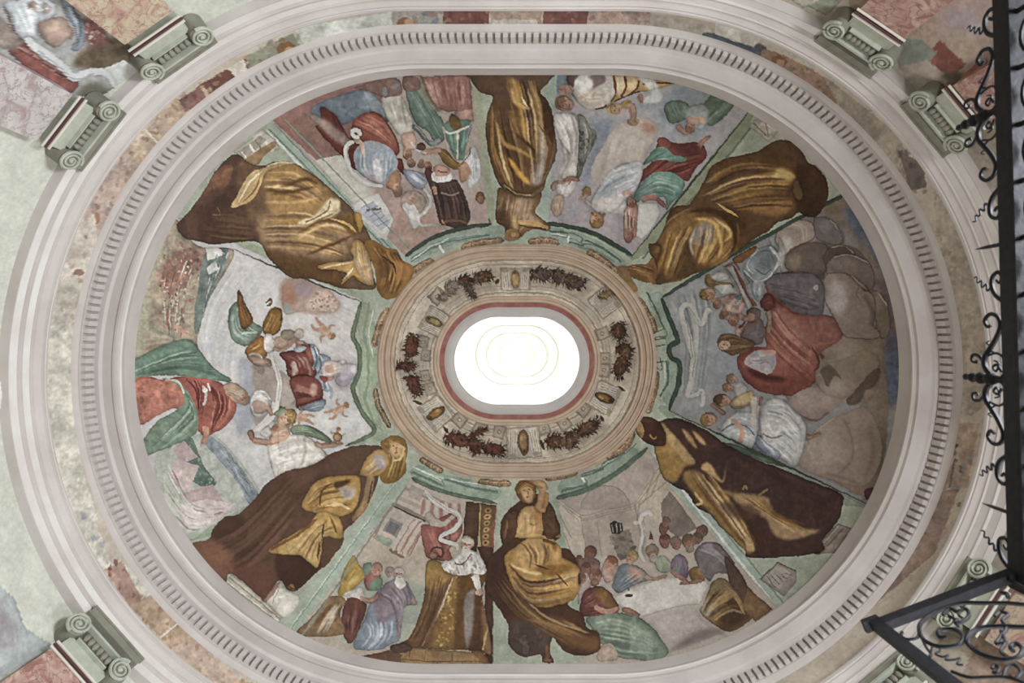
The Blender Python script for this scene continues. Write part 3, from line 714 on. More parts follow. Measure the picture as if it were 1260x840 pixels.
# kneeling old man: green cloak, red robe
part('painted_old_man')
view(150, 280, 3.231)
F_('30,540 90,500 190,455 270,445 310,490 370,560 430,600 420,612 330,600 190,585 110,590 35,610', '5f8a6b', keep=True, tex=.12)
folds('40,570 200,500 280,470', '60,600 240,570 410,605', 26, ['7fa583', '466c50', '8fb294', '557c5e', '3c5f48'], w=(1.2, 4), a=(.35, .7), seed=20)
view(160, 440, 3.231)
F_('5,100 60,75 130,85 200,75 290,80 360,100 410,160 420,210 380,270 330,300 290,310 240,250 180,200 110,230 40,265 -5,200', 'a4584a', keep=True, tex=.12)
F_('20,100 110,85 200,110 215,170 180,210 60,260 15,230', 'b8705c', clip=True, tex=.2); dabs('20,100 200,110 180,210 40,240', 26, ['7a3a30', 'c98d78', '94503f'], r=(1, 3), a=(.3, .6), seed=21, clip=True)
folds('290,90 330,160 320,290', '400,160 390,230 320,300', 30, ['c0705e', '6d2c26', 'd08f7c', '8a4034', '5d2420'], w=(1, 3.2), a=(.4, .8), seed=22)
folds('220,80 260,130 270,200', '300,90 300,150 280,260', 14, ['7d3830', '4f1f1c', 'a85e4e'], w=(1, 3), a=(.4, .8), seed=23)
F_('130,80 200,100 250,170 270,230 260,300 190,340 90,380 40,400 50,330 110,250 180,210 215,170 190,110', '6d9070', keep=True, tex=.12)
folds('190,110 230,190 60,370', '250,180 260,270 110,370', 24, ['8bac8a', '4d7252', 'a3c0a0', '5f8562'], w=(1.2, 4), a=(.35, .7), seed=24)
L_('140,85 190,95 215,140', 2.5, 'c9c4b4'); L_('290,110 300,130 300,160 290,190', 3.5, 'b9b2aa'); O_(298, 128, 4, 3, 'd5cfc6'); L_('310,100 320,130', 2, 'cfc8be')
F_('370,110 400,95 450,120 475,160 450,185 410,170 380,140', 'b3957c', keep=True); folds('375,115 420,130 450,150', '390,145 430,170 450,180', 14, ['d5c4b0', '8d6a52', 'cbb49c', '7a5540'], seed=25, w=(.8, 2.2))
head(452, 160, 7.5, 'b97f66', '9c8370', rot=60, beard='b5a08c')
limb('300,270 300,310 285,340', 9, 5, 'c48d74'); L_('285,330 280,350', 2, 'c48d74'); L_('295,325 298,345', 2, 'c48d74')
# ------------------------------------------------------------------ upper left scene: woman in red and blue, soldiers, bearded reader
thing('fresco_panel', 'upper left fresco scene: woman in red and pale blue facing a white-bearded reader and soldiers', 'fresco')
view(0, 0, 1); part('painted_ground')
F_('322,136 420,95 500,84 578,80 590,180 602,278 560,285 536,293 500,316', 'b9a99f', sm=0, keep=True, tex=.09)
view(320, 60, 3.231)
F_('0,240 130,140 520,60 520,180 340,400 220,440', '9c6f66', sm=0, clip=True, tex=.14); F_('180,250 330,430 220,435 110,300', '8f6a5f', sm=0, clip=True, tex=.15)
F_('220,440 330,420 470,560 520,680 490,780 380,640', 'c9c4b6', sm=0, clip=True, tex=.08); F_('440,540 560,530 640,700 620,840 520,840 500,700', 'b89c92', clip=True, soft=4, tex=.12); F_('540,640 700,640 720,740 600,810 530,800', 'b49486', clip=True, soft=3, tex=.15)
F_('860,560 905,600 905,700 840,710 830,640', 'bca39a', clip=True, sm=0)
part('painted_book'); F_('360,620 470,570 530,680 500,760 470,750', 'd2d0ca', sm=0); F_('380,640 450,610 520,690 480,720', 'b3b6c4', sm=0)
for i in range(5): L_(f'{400+i*16},{632+i*18} {450+i*16},{606+i*18}', 1.2, '8088a0', sm=0, a=.8)
L_('420,640 480,635', 2, '6d5a58')
# standing figure behind, blue-grey robe upside down
part('painted_figure'); F_('200,240 290,190 380,165 430,160 500,240 510,290 430,260 340,300 260,300', '64798c', keep=True, tex=.14); folds('390,165 420,220 430,270', '450,165 490,230 510,300', 14, ['8fa0b0', 'b9c3cb', '4f6476'], seed=31, w=(1, 3), soft=1); F_('420,160 480,180 500,270 450,250 410,200', '94a3ad', soft=2, a=.8, clip=True)
part('painted_figure'); F_('480,200 550,180 600,270 610,330 560,345 520,300', 'c9c4b6', keep=True, tex=.08); folds('500,200 530,300', '560,190 600,330', 14, ['a8a294', 'e0dcd0', '8f8a7e'], seed=32, w=(1, 3), soft=1); F_('380,150 540,115 560,180 490,190 420,165', '8c6a60', tex=.2); L_('490,150 500,185', 5, '7b8b9c'); L_('540,120 545,165', 4, '6c7f98')
# woman in red mantle and pale blue
part('painted_woman')
F_('240,228 300,265 340,330 360,350 370,290 430,250 490,270 540,350 555,400 540,430 565,440 570,500 520,460 380,480 330,430 270,370 220,310 245,290', '6b2f28', keep=True, tex=.12)
F_('345,290 420,252 490,275 545,360 550,410 480,390 420,360 370,350', '9a5040', clip=True, soft=3); folds('350,300 430,330 540,400', '430,255 500,290 550,380', 22, ['b9705a', '6b2a22', 'c98a72', '7d3a2e'], seed=33, w=(1.2, 4), soft=1); folds('245,240 290,330 380,480', '300,270 340,350 400,440', 12, ['4e201c', '854234', '5d2822'], seed=34, w=(1.5, 4), soft=1)
F_('190,265 240,270 360,360 340,390 260,330', 'a58f84', soft=2, a=.9)
F_('380,470 370,420 400,375 450,365 510,390 540,430 545,480 520,510 490,545 450,530 400,500', '9aa6b2', keep=True, tex=.08); F_('380,460 380,410 420,380 440,420 410,470', '7f8fa0', clip=True, soft=3); folds('400,390 400,470 450,530', '530,420 530,470 500,540', 26, ['cfd5d9', '6f8096', 'e2e4e4', '8796a8'], seed=35, w=(1, 3.4), soft=1); F_('450,450 475,440 485,520 465,530', 'd5d4d4', clip=True, soft=1); F_('420,480 450,510 490,545 430,525', 'b59aa0', clip=True, soft=2)
F_('420,440 545,420 540,380', '8c9cae', a=.4, clip=True)
L_('375,350 400,375 415,420', 5, 'cda58e', w2=4, setid=True); O_(385, 365, 4, 3, 'd2ab94')
F_('505,520 540,480 560,500 555,560 560,580 540,590 525,560 500,550', 'a87c5c', tex=.2); head(546, 556, 6.5, 'c79a80', '9c7455', rot=75)
part('white_ribbon'); L_('400,345 390,325 370,325 372,345 395,350', 5, 'e6e2dc', setid=True); L_('375,370 350,380 340,410 355,470 390,515 440,540 490,545', 6.5, 'dcd9d3', w2=4, setid=True); L_('352,385 346,420 372,490', 1.2, '9c9890', a=.7)
part('painted_angel'); F_('560,580 610,560 660,590 650,640 600,660 565,640', 'b39a8a', soft=3, tex=.2); F_('565,620 600,600 640,660 625,710 605,715', 'c6c4c0', sm=0); L_('600,550 640,550 670,580 675,620 650,650 632,670 640,700 690,700 740,715', 6, 'dfdcd6', w2=3, setid=True); L_('604,556 655,565 668,610', 1, 'a09a92', a=.7)
head(600, 600, 5.5, 'c2a08c', 'a88c78', rot=120)
# green draped banner and soldiers
part('green_banner'); F_('580,150 630,165 690,240 730,290 740,350 700,380 670,330 620,300 590,230', '5f8574', keep=True, tex=.12); folds('590,160 650,280 710,370', '630,165 700,270 730,350', 16, ['84a593', '46695a', '9bb5a4', '537866'], seed=36, w=(1.2, 3.6), soft=1); F_('610,110 640,105 680,190 720,250 690,240 630,170', '8f8c74', soft=2, tex=.15)
L_('605,300 650,350 680,385', 6, '6f7e84', w2=4, setid=True); L_('615,305 660,355', 1.5, 'b5bfc2'); F_('570,110 625,115 635,160 575,165', '7c5c52', tex=.2)
part('painted_banner_cloth'); F_('640,110 835,100 845,245 740,248 700,235 665,180', '9f6e63', sm=0, keep=True, tex=.1); folds('650,110 700,240', '830,105 835,245', 18, ['7d4f46', 'b98d80', 'c7a092', '8a5a50'], seed=37, w=(1.5, 5), soft=1); F_('770,250 845,240 850,290 780,280', 'bd8f80', sm=0)
part('painted_shield'); F_('725,310 750,285 800,280 838,290 835,330 815,430 790,445 760,430 735,340', '5f8d79', keep=True, tex=.1); folds('740,320 770,430', '820,310 800,430', 12, ['86ac98', '446c5a', '9fbda9'], seed=38, w=(1.2, 3.4), soft=1); L_('725,320 760,335 838,305', 2.5, 'd8d3c0'); L_('725,310 760,425 790,445 815,430 838,292', 2.5, 'cfc7b0'); L_('785,330 785,440', 2.5, 'd8cfae'); F_('750,290 760,255 790,275 800,310 770,325', '75552e', tex=.2)
part('painted_soldier'); F_('700,395 740,400 770,440 800,460 790,480 750,470 715,430', '8d6a32', keep=True, tex=.15); folds('705,400 780,470', '740,400 800,462', 8, ['b0904c', '5d421c'], seed=39, w=(1, 2.5)); L_('640,410 690,405 720,400', 8, 'c49880', w2=6, setid=True); O_(640, 388, 6, 5, '6d4a38'); L_('690,375 720,360', 7, '8f9ea2', setid=True); L_('670,370 700,380', 6, 'a8b4b6', setid=True)
F_('560,345 610,330 620,390 600,400 570,390', 'c8a28c', tex=.15); head(585, 415, 6.5, 'cfa088', '8c6248', rot=80); head(600, 450, 5.5, 'b58a72', '7d5c48', rot=70); head(640, 455, 5, 'b08872', '8a6a58', rot=100)
F_('570,480 640,490 670,520 640,560 590,530', '8d97ac', keep=True, tex=.12); folds('575,490 650,550', '620,480 670,520', 10, ['b9c2cf', '66728c', 'd2d7de'], seed=40, w=(1, 2.6)); head(668, 465, 5.5, 'b8876e', '7a5238', rot=80); L_('600,370 620,400 660,415', 2, 'd0ccc4')
F_('800,470 830,400 860,390 880,480 870,520 830,560 820,520', 'c3c3c2', keep=True, tex=.08); folds('830,400 825,540', '870,420 870,510', 14, ['8f959c', 'e1e2e0', 'a7abb0'], seed=41, w=(1, 3)); F_('790,460 825,455 835,500 800,530', 'b58a6c'); O_(875, 590, 6, 7, '7a5638'); O_(878, 600, 4, 5, '9c6f4c'); L_('790,470 830,420 838,390', 1.5, '7a5230')
L_('820,380 838,300', 3, '8d99a0')
part('bearded_reader'); F_('655,490 690,510 740,520 780,520 810,570 835,650 830,690 790,712 745,705 715,690 700,640 680,560', '4f3a35', keep=True, tex=.12); folds('680,520 700,600 720,700', '780,530 820,620 830,690', 26, ['6b524a', '35241f', '7d6258', '2f1f1c'], seed=42, w=(1, 3), soft=0); L_('720,570 760,580 790,570', 2, '8d7365'); L_('725,690 770,680 825,690', 3, '7a4f36', clip=True); L_('720,680 740,705', 2, 'b08a6a', clip=True)
L_('655,480 700,520', 9, '6b3a34', setid=True); L_('690,545 700,580', 5, 'c39378', setid=True)
F_('680,500 700,485 760,490 765,515 730,530 690,525', 'd9d7d2'); folds('690,505 690,525', '755,505 750,530', 12, ['efeeea', 'b2aea8'], seed=43, w=(.8, 1.8), clip=False); F_('690,470 720,460 750,475 750,500 700,505', 'c08f78'); O_(722, 472, 7, 4, 'cfa088', rot=10); L_('705,485 745,490', 1.4, '7c4a3a')
view(0, 0, 1)
# ------------------------------------------------------------------ upper right scene: transfiguration-like group in white
thing('fresco_panel', 'upper right fresco scene: white-robed figure on cloud among men in red and green', 'fresco')
view(0, 0, 1); part('painted_cloud')
F_('686,80 800,78 870,96 928,128 850,222 777,313 746,296 709,281 675,275 680,200', 'b4b0b3', sm=0, keep=True, tex=.10)
view(560, 60, 3.231)
F_('400,100 470,95 470,180 400,260', '7287a4', clip=True, soft=3, tex=.15); F_('390,180 470,240 500,330 520,480 400,640 350,690 380,420', 'b5aeb2', clip=True, soft=5); F_('540,290 620,290 580,420 520,560 500,520 530,420', '8a97ae', clip=True, soft=4, tex=.15); F_('700,220 860,200 920,320 840,360 780,260', 'a3aab6', clip=True, soft=4, tex=.14); F_('480,560 700,640 740,740 700,800 560,720 400,690 420,600', 'b3a7ad', clip=True, soft=6, tex=.12); F_('850,160 1034,150 1034,300 900,340', '8e9cab', clip=True, soft=4)
dabs('400,600 700,680 720,800 500,720', 40, ['c3b9bb', 'a0979f', 'b9b0b6', '9ba0ae'], r=(3, 8), a=(.15, .4), seed=51, clip=True)
part('rock'); F_('560,540 540,480 580,400 640,310 720,270 790,290 800,340 760,410 740,480 690,520 600,560', 'c7b8ad', keep=True, tex=.10); F_('600,350 700,300 760,310 690,420 580,460', 'd2c5ba', clip=True, soft=5); F_('740,290 800,300 790,340 750,330', 'c0937a', clip=True, soft=3); folds('600,360 560,540', '780,310 720,500', 16, ['b5a59a', 'd9cec4', 'a99a94'], seed=52, w=(2, 7), a=(.15, .4), soft=2)
part('white_figure'); F_('540,600 560,560 620,480 690,450 740,470 735,520 720,580 690,600 670,650 600,650 550,640', 'ced0d3', keep=True, tex=.06); folds('560,580 640,490 730,480', '570,640 660,590 720,560', 26, ['aab2bb', 'e2e3e3', '96a1ad', 'd9dada'], seed=53, w=(1.2, 4), soft=1); F_('530,610 600,600 690,580 720,590 670,650 590,650', 'd6cdca', clip=True, soft=3); L_('515,600 540,620 600,640', 5, 'd3c6bf', setid=True); L_('640,650 700,620 720,600', 5, 'd3c6bf', setid=True); O_(520, 565, 5, 6, 'b58a64'); L_('500,555 520,590', 4, 'c0977a')
head(563, 672, 8, 'c8a07e', '8a6238', rot=85)
part('reclining_figure'); F_('440,110 470,95 520,95 640,100 720,105 830,110 870,130 810,155 700,180 650,200 600,235 540,240 490,215 470,190 450,160', 'c9bfb2', keep=True, tex=.10); F_('440,105 530,95 520,170 480,190 450,160', '6f5a50', clip=True, soft=3); F_('500,110 560,100 550,160 510,180', 'dcd6cc', clip=True, soft=3); F_('600,100 760,105 860,130 800,160 680,180 640,200', 'b38a4c', clip=True, soft=4); L_('620,110 640,170 600,235', 5, '5a3418', clip=True, taper=1, soft=1); L_('680,105 690,150 650,200', 4, '6d4420', clip=True, taper=1, soft=1); L_('720,115 780,130 860,140', 4, '7a4f26', clip=True, taper=1, soft=1); L_('490,215 560,240 640,200', 3.5, '8a5a2c', clip=True); folds('620,110 700,150 840,140', '600,200 680,180 800,160', 14, ['e0c58c', '7d5426', 'c99f58'], seed=54, w=(1, 3)); folds('500,110 520,180 560,235', '590,110 600,170 600,220', 12, ['efe9e0', 'a89b90', 'd0c4b8'], seed=55, w=(1, 4), soft=1)
L_('700,215 710,260 700,285', 9, 'b98f78', w2=6, setid=True); O_(705, 292, 7, 4, 'bd937c', rot=20); head(640, 235, 7, 'd0aa8c', 'c09a5c', rot=150); L_('730,180 745,210', 6, 'c99c88', setid=True); F_('660,210 700,205 695,235 665,235', 'c9a05c')
head(440, 215, 9, 'c0957e', '7a5a44', rot=200); L_('415,160 440,150 450,190', 6, 'c39a86', setid=True)
part('old_man_in_white'); F_('395,270 430,250 490,265 500,320 480,400 460,440 440,470 430,420 410,350', 'd3cdc6', keep=True, tex=.08); folds('410,280 440,360 440,460', '480,270 490,350 460,430', 16, ['b5aaa4', 'ebe6e0', '9d9490'], seed=56, w=(1.2, 4), soft=1); F_('420,470 450,440 490,480 480,540 440,590 400,570 410,510', 'd8d2cd', keep=True, tex=.08); folds('420,480 410,570', '480,490 450,580', 10, ['b9aea8', 'f0ece6'], seed=57, w=(1, 3)); F_('480,370 500,310 550,320 560,360 520,440 490,520 470,500', '71786a', keep=True, tex=.2); folds('500,320 490,500', '550,340 510,450', 16, ['9aa294', '545c50', 'b9bcb0'], seed=58, w=(1, 3)); L_('380,560 400,530 440,530', 5, 'c09078', setid=True); L_('430,520 470,515 495,525', 6, 'c0897a', w2=4, setid=True); L_('400,590 405,640 420,660', 9, 'b99480', w2=7, setid=True); head(405, 620, 7.5, 'c09a82', 'a08a70', rot=100, beard='b9a898')
part('man_in_green'); F_('830,225 870,205 920,215 940,260 890,290 850,290', '637a66', keep=True, tex=.15); folds('840,230 870,290', '910,215 930,265', 10, ['86a088', '465c4a'], seed=59, w=(1, 3.5), soft=1); F_('980,240 1040,160 1090,180 1110,220 1050,290 1000,300', '5f7a5f', keep=True, tex=.15); folds('990,280 1080,190', '1000,300 1110,220', 12, ['86a483', '425a44', '74916f'], seed=60, w=(1.2, 4), soft=1); F_('930,230 990,220 1000,300 960,320 920,280', '98a0a2', soft=2, tex=.15); L_('880,300 910,330 950,320', 8, 'c0907a', w2=6, setid=True); L_('920,290 960,280 990,290', 8, 'c79a84', setid=True); head(935, 310, 6.5, 'b98c76', '84624e', rot=120)
part('man_in_red'); F_('800,380 830,355 860,370 900,375 960,370 990,390 1000,430 960,470 930,520 900,520 830,500 760,520 730,540 740,490 790,440', '7a3a34', keep=True, tex=.12); folds('750,520 840,440 990,410', '800,510 900,490 960,460', 22, ['9d5a4c', '54221f', 'b4776a', '6b2f2a'], seed=61, w=(1.2, 4), soft=1); O_(830, 372, 9, 6, '8a4a40', rot=20); L_('960,400 985,365 1015,345', 7, 'b98472', w2=4, setid=True); F_('870,380 960,375 970,410 900,420', '6a3434', soft=2, clip=True)
F_('745,460 790,400 830,390 870,420 920,435 890,450 820,440 780,450', '55947f', keep=True, tex=.1); folds('760,450 830,400', '800,445 910,435', 8, ['80b5a0', '3c7463'], seed=62, w=(1, 3)); F_('710,590 740,530 800,490 870,495 910,530 895,580 860,610 840,640 830,590 760,590 720,610', '5f9a88', keep=True, tex=.1); folds('730,560 800,510 900,530', '730,600 820,580 870,600', 24, ['8fbfae', '3f7565', 'b3d0c3', '508a78'], seed=63, w=(1.2, 4), soft=1)
L_('740,600 790,590 830,620', 8, 'bd8474', w2=6, setid=True); L_('800,590 840,630', 5, 'a86c60', setid=True); F_('680,600 710,590 715,640 690,650', 'b57f70'); F_('670,660 700,640 725,680 715,750 680,755 668,710', 'b88778', tex=.15); head(690, 640, 6, 'c59484', '8a5c50', rot=100); head(693, 735, 5.5, 'b57a68', '7a4a40', rot=90)
part('white_tablet'); F_('730,615 800,615 815,650 790,700 740,755 720,740', 'd9d8d0', sm=0, tex=.05)
view(0, 0, 1)
# ------------------------------------------------------------------ right scene: red-robed Christ with the cross on brown clouds
thing('fresco_panel', 'right fresco scene: bearded man in rose red with a cross on brown clouds', 'fresco')
view(0, 0, 1); part('painted_sky')
F_('813,366 900,314 983,266 1045,232 1085,290 1115,380 1120,460 1110,545 1072,626 940,562 822,505 833,470 834,446 824,436 824,426 833,417', '97989a', sm=0, keep=True, tex=.09)
view(800, 240, 3.231)
F_('60,410 240,320 330,360 420,440 330,560 250,740 220,840 110,820 130,640', 'a0a4a6', clip=True, soft=4); folds('70,420 130,560 120,800', '250,340 250,560 200,830', 40, ['7d8286', 'b9bbba', '8f9496', 'c4c4c0', '70777c'], seed=71, w=(2, 6), a=(.2, .5), soft=1)
F_('240,560 330,520 360,700 300,760 240,720', '959ba4', clip=True, soft=5)
F_('680,60 790,0 900,200 980,420 1000,600 970,840 840,840 900,600 880,300 780,140', '8d7a69', clip=True, soft=4, tex=.15)
F_('770,60 830,50 930,200 975,380 960,400 890,260 820,160', '52678f', clip=True, soft=3, tex=.25); F_('940,580 1000,560 1000,760 960,840 940,760', '5a6f98', clip=True, soft=3, tex=.25); F_('890,300 950,380 975,560 950,640 930,420', '6a5260', clip=True, soft=4, a=.8); F_('840,160 890,240 930,340 900,330 850,230', 'a08874', clip=True, soft=3, a=.7)
# billowing clouds
def billow(q, c, hi, sh, seed):
    F_(q, c, keep=True, tex=.12, soft=0.6)
    pts = np.array([tuple(map(float, t.split(','))) for t in q.split()]); m = pts.mean(0); r = (pts.max(0)-pts.min(0))/2
    O_(m[0]-r[0]*.25, m[1]-r[1]*.25, r[0]*.5/VIEW[2], r[1]*.5/VIEW[2], hi, soft=r.min()/VIEW[2]*.22, a=.85, clip=True)
    O_(m[0]+r[0]*.65, m[1]+r[1]*.55, r[0]*.55/VIEW[2], r[1]*.5/VIEW[2], sh, soft=r.min()/VIEW[2]*.25, a=.8, clip=True)
part('painted_cloud')
for i, (q, c, hi, sh) in enumerate((('600,100 660,85 720,90 760,130 770,190 720,210 650,200 610,160', '8d7f80', '9d9192', '75686a'), ('495,160 540,110 600,95 650,120 655,180 600,210 540,235 500,210', 'a99690', 'bfb0a8', '8f7a74'),
    ('535,260 560,215 620,190 690,190 740,230 730,300 680,340 600,330 545,300', '7b675a', '8d7a6c', '5d4b42'), ('700,230 760,195 830,220 880,290 890,360 860,380 790,330 720,300', '7d6a5e', '8f7c6e', '5f4e46'),
    ('690,340 720,270 790,300 840,340 880,400 895,470 880,520 800,540 740,500 700,430', '97857a', 'b7aaa6', '776558'), ('830,400 900,400 940,470 945,540 900,580 840,560', '8d7a6c', 'a08e80', '6b5a4e'),
    ('680,560 760,520 880,530 920,580 925,660 870,720 800,800 720,780 640,740 660,660', '8f7c6c', 'a08e7e', '6d5a4c'), ('560,790 640,760 700,780 720,830 690,870 600,880 555,840', 'a58c80', 'b49c90', '85705f'))):
    billow(q, c, hi, sh, i)
view(780, 420, 3.231)
for i, (q, c, hi, sh) in enumerate((('660,480 690,380 760,330 860,280 930,300 960,420 950,560 900,610 800,560 700,520', '9c8576', 'ab9488', '806a5c'), ('610,210 690,180 760,200 790,250 740,310 670,310 630,270', 'a48b80', 'b09a90', '836c60'), ('880,300 950,220 990,100 1010,260 990,480 930,620 900,590', '8f7c6e', '9c8a7c', '75644f'))):
    billow(q, c, hi, sh, i+20)
F_('740,150 780,180 760,120 830,150 800,100 900,130 880,200 850,250 870,180', '6e5c46', soft=1, tex=.2); L_('850,245 890,180 960,120', 8, '6d5b48', w2=5)
# red-robed Christ
view(800, 240, 3.231); part('red_robed_figure')
F_('455,350 490,315 560,300 610,305 680,330 690,400 685,470 640,480 590,470 540,420 480,390', '706a72', keep=True, tex=.12); folds('470,360 560,380 680,440', '490,320 600,310 690,360', 14, ['8d8890', '5a545c', '9a949c'], seed=72, w=(1.5, 4), soft=1); F_('600,300 615,265 630,305', '7c4a3c', sm=0); F_('455,345 490,315 600,300 560,320 490,340', '6a3a30', soft=1)
F_('435,430 450,395 490,385 560,440 590,470 700,475 760,510 760,570 700,610 670,640 670,700 655,740 600,790 520,797 440,780 380,740 350,690 345,640 400,600 460,600 450,540 470,480', '935348', keep=True, tex=.10)
F_('630,480 740,490 765,550 690,600 640,570', '8f5a4e', clip=True, soft=4); F_('490,450 560,470 640,560 650,640 600,680 520,640 480,560', 'a96e60', clip=True, soft=5); F_('350,690 400,700 500,740 600,700 640,740 560,790 440,780', '82443a', clip=True, soft=4); F_('430,430 470,400 500,440 470,470', '6d332c', clip=True, soft=2)
folds('480,430 560,540 660,620', '450,560 520,640 640,740', 30, ['b57c6c', '6b332c', 'c08c7c', '7d4238', 'a0604f'], seed=73, w=(1.5, 4.5), soft=1); F_('350,620 420,600 440,620 380,650 360,700 420,740 520,770 420,770 360,720', '7a3a32', clip=True, soft=2); F_('390,690 470,710 550,730 480,740 410,720', '4d2420', clip=True, soft=2)
F_('385,640 430,615 490,625 500,670 470,710 410,690 375,670', 'a39aa0', keep=True, tex=.08); folds('390,650 480,640', '390,680 480,690', 12, ['c0b9bd', '7d747a', 'd0cacc'], seed=74, w=(1, 3)); L_('450,625 480,620 500,630', 5, 'b98a76', setid=True)
F_('355,550 390,500 440,490 455,540 440,590 390,590', '75686a', keep=True, tex=.1); L_('365,545 400,510 440,500', 2.5, '95584c', clip=True)
L_('465,460 475,510 470,545', 6, 'c09880', w2=4, setid=True); O_(470, 470, 4, 5, 'b08870')
F_('265,590 285,560 330,555 380,570 410,590 390,615 340,630 290,620', '6d5038', keep=True, tex=.2); folds('280,570 340,560 400,585', '300,620 350,625 400,605', 12, ['8d6c4c', '4a3424', '9c7a58'], seed=75, w=(.8, 2.4)); head(298, 598, 7, 'b9907a', '6a4c36', rot=-10)
L_('640,600 670,660 650,700', 3, '6b3a30'); L_('655,600 690,650', 5, '8a4f44', setid=True)
# cross and attendants above
part('cross'); F_('285,280 325,275 400,430 415,440 390,460 375,430', 'b9b3aa', sm=0); L_('325,275 412,440', 2, '7d6a5c', sm=0); L_('330,280 420,440', 2.5, '8a4a3c', sm=0)
part('angel_in_grey'); F_('370,310 400,240 450,205 490,200 510,250 500,300 450,345 400,345', '8d979f', keep=True, tex=.1); O_(452, 258, 15, 12, '75808a', rot=-20, clip=True, soft=3); folds('380,310 440,210 500,210', '420,345 490,310 510,250', 16, ['b4bcc2', '66727c', 'c8cdd0'], seed=76, w=(1, 3)); F_('470,170 520,130 530,210 500,230', 'a9b1b8', tex=.1); F_('380,350 450,345 440,400 400,410', 'a6aeb4', tex=.1); F_('330,250 420,200 400,240 350,270', '8a5a30')
part('angel_in_gold'); F_('215,330 235,310 260,340 320,350 330,370 270,375 225,360', 'a07c40', keep=True, tex=.15); folds('220,335 320,360', '230,315 325,355', 8, ['c9a760', '6f5022'], seed=77, w=(.8, 2.4)); F_('240,320 290,290 310,320 280,345', 'c0bfba', tex=.08); head(220, 393, 6.5, 'b98e72', '8d6a3c', rot=160); L_('240,420 300,410 330,390', 8, 'bd917a', setid=True); F_('270,410 320,400 360,430 330,450 290,440', 'c2a896', tex=.12); L_('310,420 350,460 340,500', 9, 'b98e78', w2=7, setid=True); head(290, 470, 6, 'b58a74', '8d6a50', rot=100); O_(315, 485, 6, 5, 'bd937c'); L_('340,470 380,490 400,480', 7, 'b98e76', setid=True); O_(410, 470, 9, 8, '71594c'); O_(405, 485, 6, 5, 'b0866e'); L_('330,390 360,400', 3, '6a7c98')
L_('330,510 360,530 350,550', 5, 'c09880', setid=True)
# long white scroll on the left
part('white_scroll'); L_('225,460 205,505 180,495 165,450 145,435 128,450 128,490 150,580 170,640 165,720 150,780 145,800', 5.5, 'c6c4be', w2=7, setid=True); L_('135,460 140,500 160,580 176,640 170,720', 1, '85827c', a=.8); L_('215,485 235,460 250,465', 4, 'bfbdb8', setid=True)
L_('145,800 185,790 205,775 210,820 200,840', 5, 'c6c4be', setid=True)
# angels below
view(780, 420, 3.231); part('angel_in_white')
F_('330,340 380,300 440,250 490,270 500,330 480,400 440,420 400,400 350,360', 'b5b8bb', keep=True, tex=.08); folds('350,330 430,280 480,290', '370,370 450,370 480,390', 16, ['d2d3d2', '8d949a', 'a4abb0'], seed=78, w=(1, 3)); part('angel_in_white'); F_('500,270 540,220 600,215 640,260 680,320 690,400 660,490 600,480 560,430 510,380', 'b9bbbc', keep=True, tex=.08); folds('520,270 600,250 670,330', '540,400 600,430 660,480', 26, ['d9d9d6', '8f9498', 'a9adb0', 'e0e0dc'], seed=79, w=(1.2, 4), soft=1); O_(555, 350, 16, 11, 'c9c9c6', rot=10); F_('400,390 500,370 560,430 500,440', '7f8fa4', tex=.15); L_('350,350 400,340 450,360 470,400', 2.5, '74869c'); part('white_scroll'); F_('470,230 500,225 490,330 465,330', 'cfc9be', sm=0); part('angel_in_ochre')
F_('380,240 430,200 475,205 460,250 400,270', 'b0976a', tex=.12); head(340, 235, 7, 'b58a70', '6a4c34', rot=200); L_('310,245 340,270 360,290', 6, 'a97c66', setid=True); head(300, 300, 7, 'b78d74', '7d5c40', rot=170); head(385, 150, 5.5, 'b98f78', '94765c', rot=200); head(372, 182, 5.5, 'b98f78', '8a6a4c', rot=190); L_('440,410 430,360 390,310', 8, 'bf947c', w2=6, setid=True); F_('390,180 430,160 450,190 410,215', 'b5b0aa', tex=.1)
L_('680,375 720,380 740,360', 8, 'bd8f78', w2=5, setid=True); F_('350,400 440,420 600,490 640,500 560,490 420,440', '5f7a5c', tex=.2)
F_('915,590 950,580 940,620 920,625', '6a3a40')
view(0, 0, 1)
# ------------------------------------------------------------------ lower right scene: supper at a long white table
thing('fresco_panel', 'lower right fresco scene: supper at a white table in a vaulted room', 'fresco')
view(0, 0, 1); part('painted_room')
F_('685,612 712,604 740,592 768,574 797,550 826,600 958,748 905,790 830,825 700,830 740,780 700,690', 'bfb0a2', sm=0, keep=True, tex=.07)
view(660, 560, 3.231)
F_('80,170 180,240 200,400 120,380', 'c6b7a6', sm=0, clip=True); F_('180,240 390,185 430,270 440,400 200,400', 'b3a294', sm=0, clip=True); F_('390,185 500,20 640,300 700,340 430,270', 'c3b49f', sm=0, clip=True); F_('80,170 400,0 500,20 390,185 180,240', 'b5a59a', sm=0, clip=True)
t = np.linspace(math.pi, 2*math.pi, 14)
F_([(275+100*math.cos(a), 215+95*math.sin(a)) for a in t], 'aa9a8f', sm=0, clip=True)
for p in ('80,170 180,240 390,190 500,30', '85,185 182,252 392,200 510,50', '180,260 395,210 530,90', '175,235 200,400', '390,190 430,400', '240,260 260,400', '400,260 410,180', '430,180 470,60', '460,150 500,40', '500,180 640,290', '90,230 140,330', '95,270 140,390', '100,200 170,260'): L_(p, 1.2, '94857a', sm=0, a=.7, clip=True)
L_([(275+100*math.cos(a), 215+95*math.sin(a)) for a in t], 1.5, '94857c', a=.8); L_('275,120 275,215', 1, '94857c', a=.6)
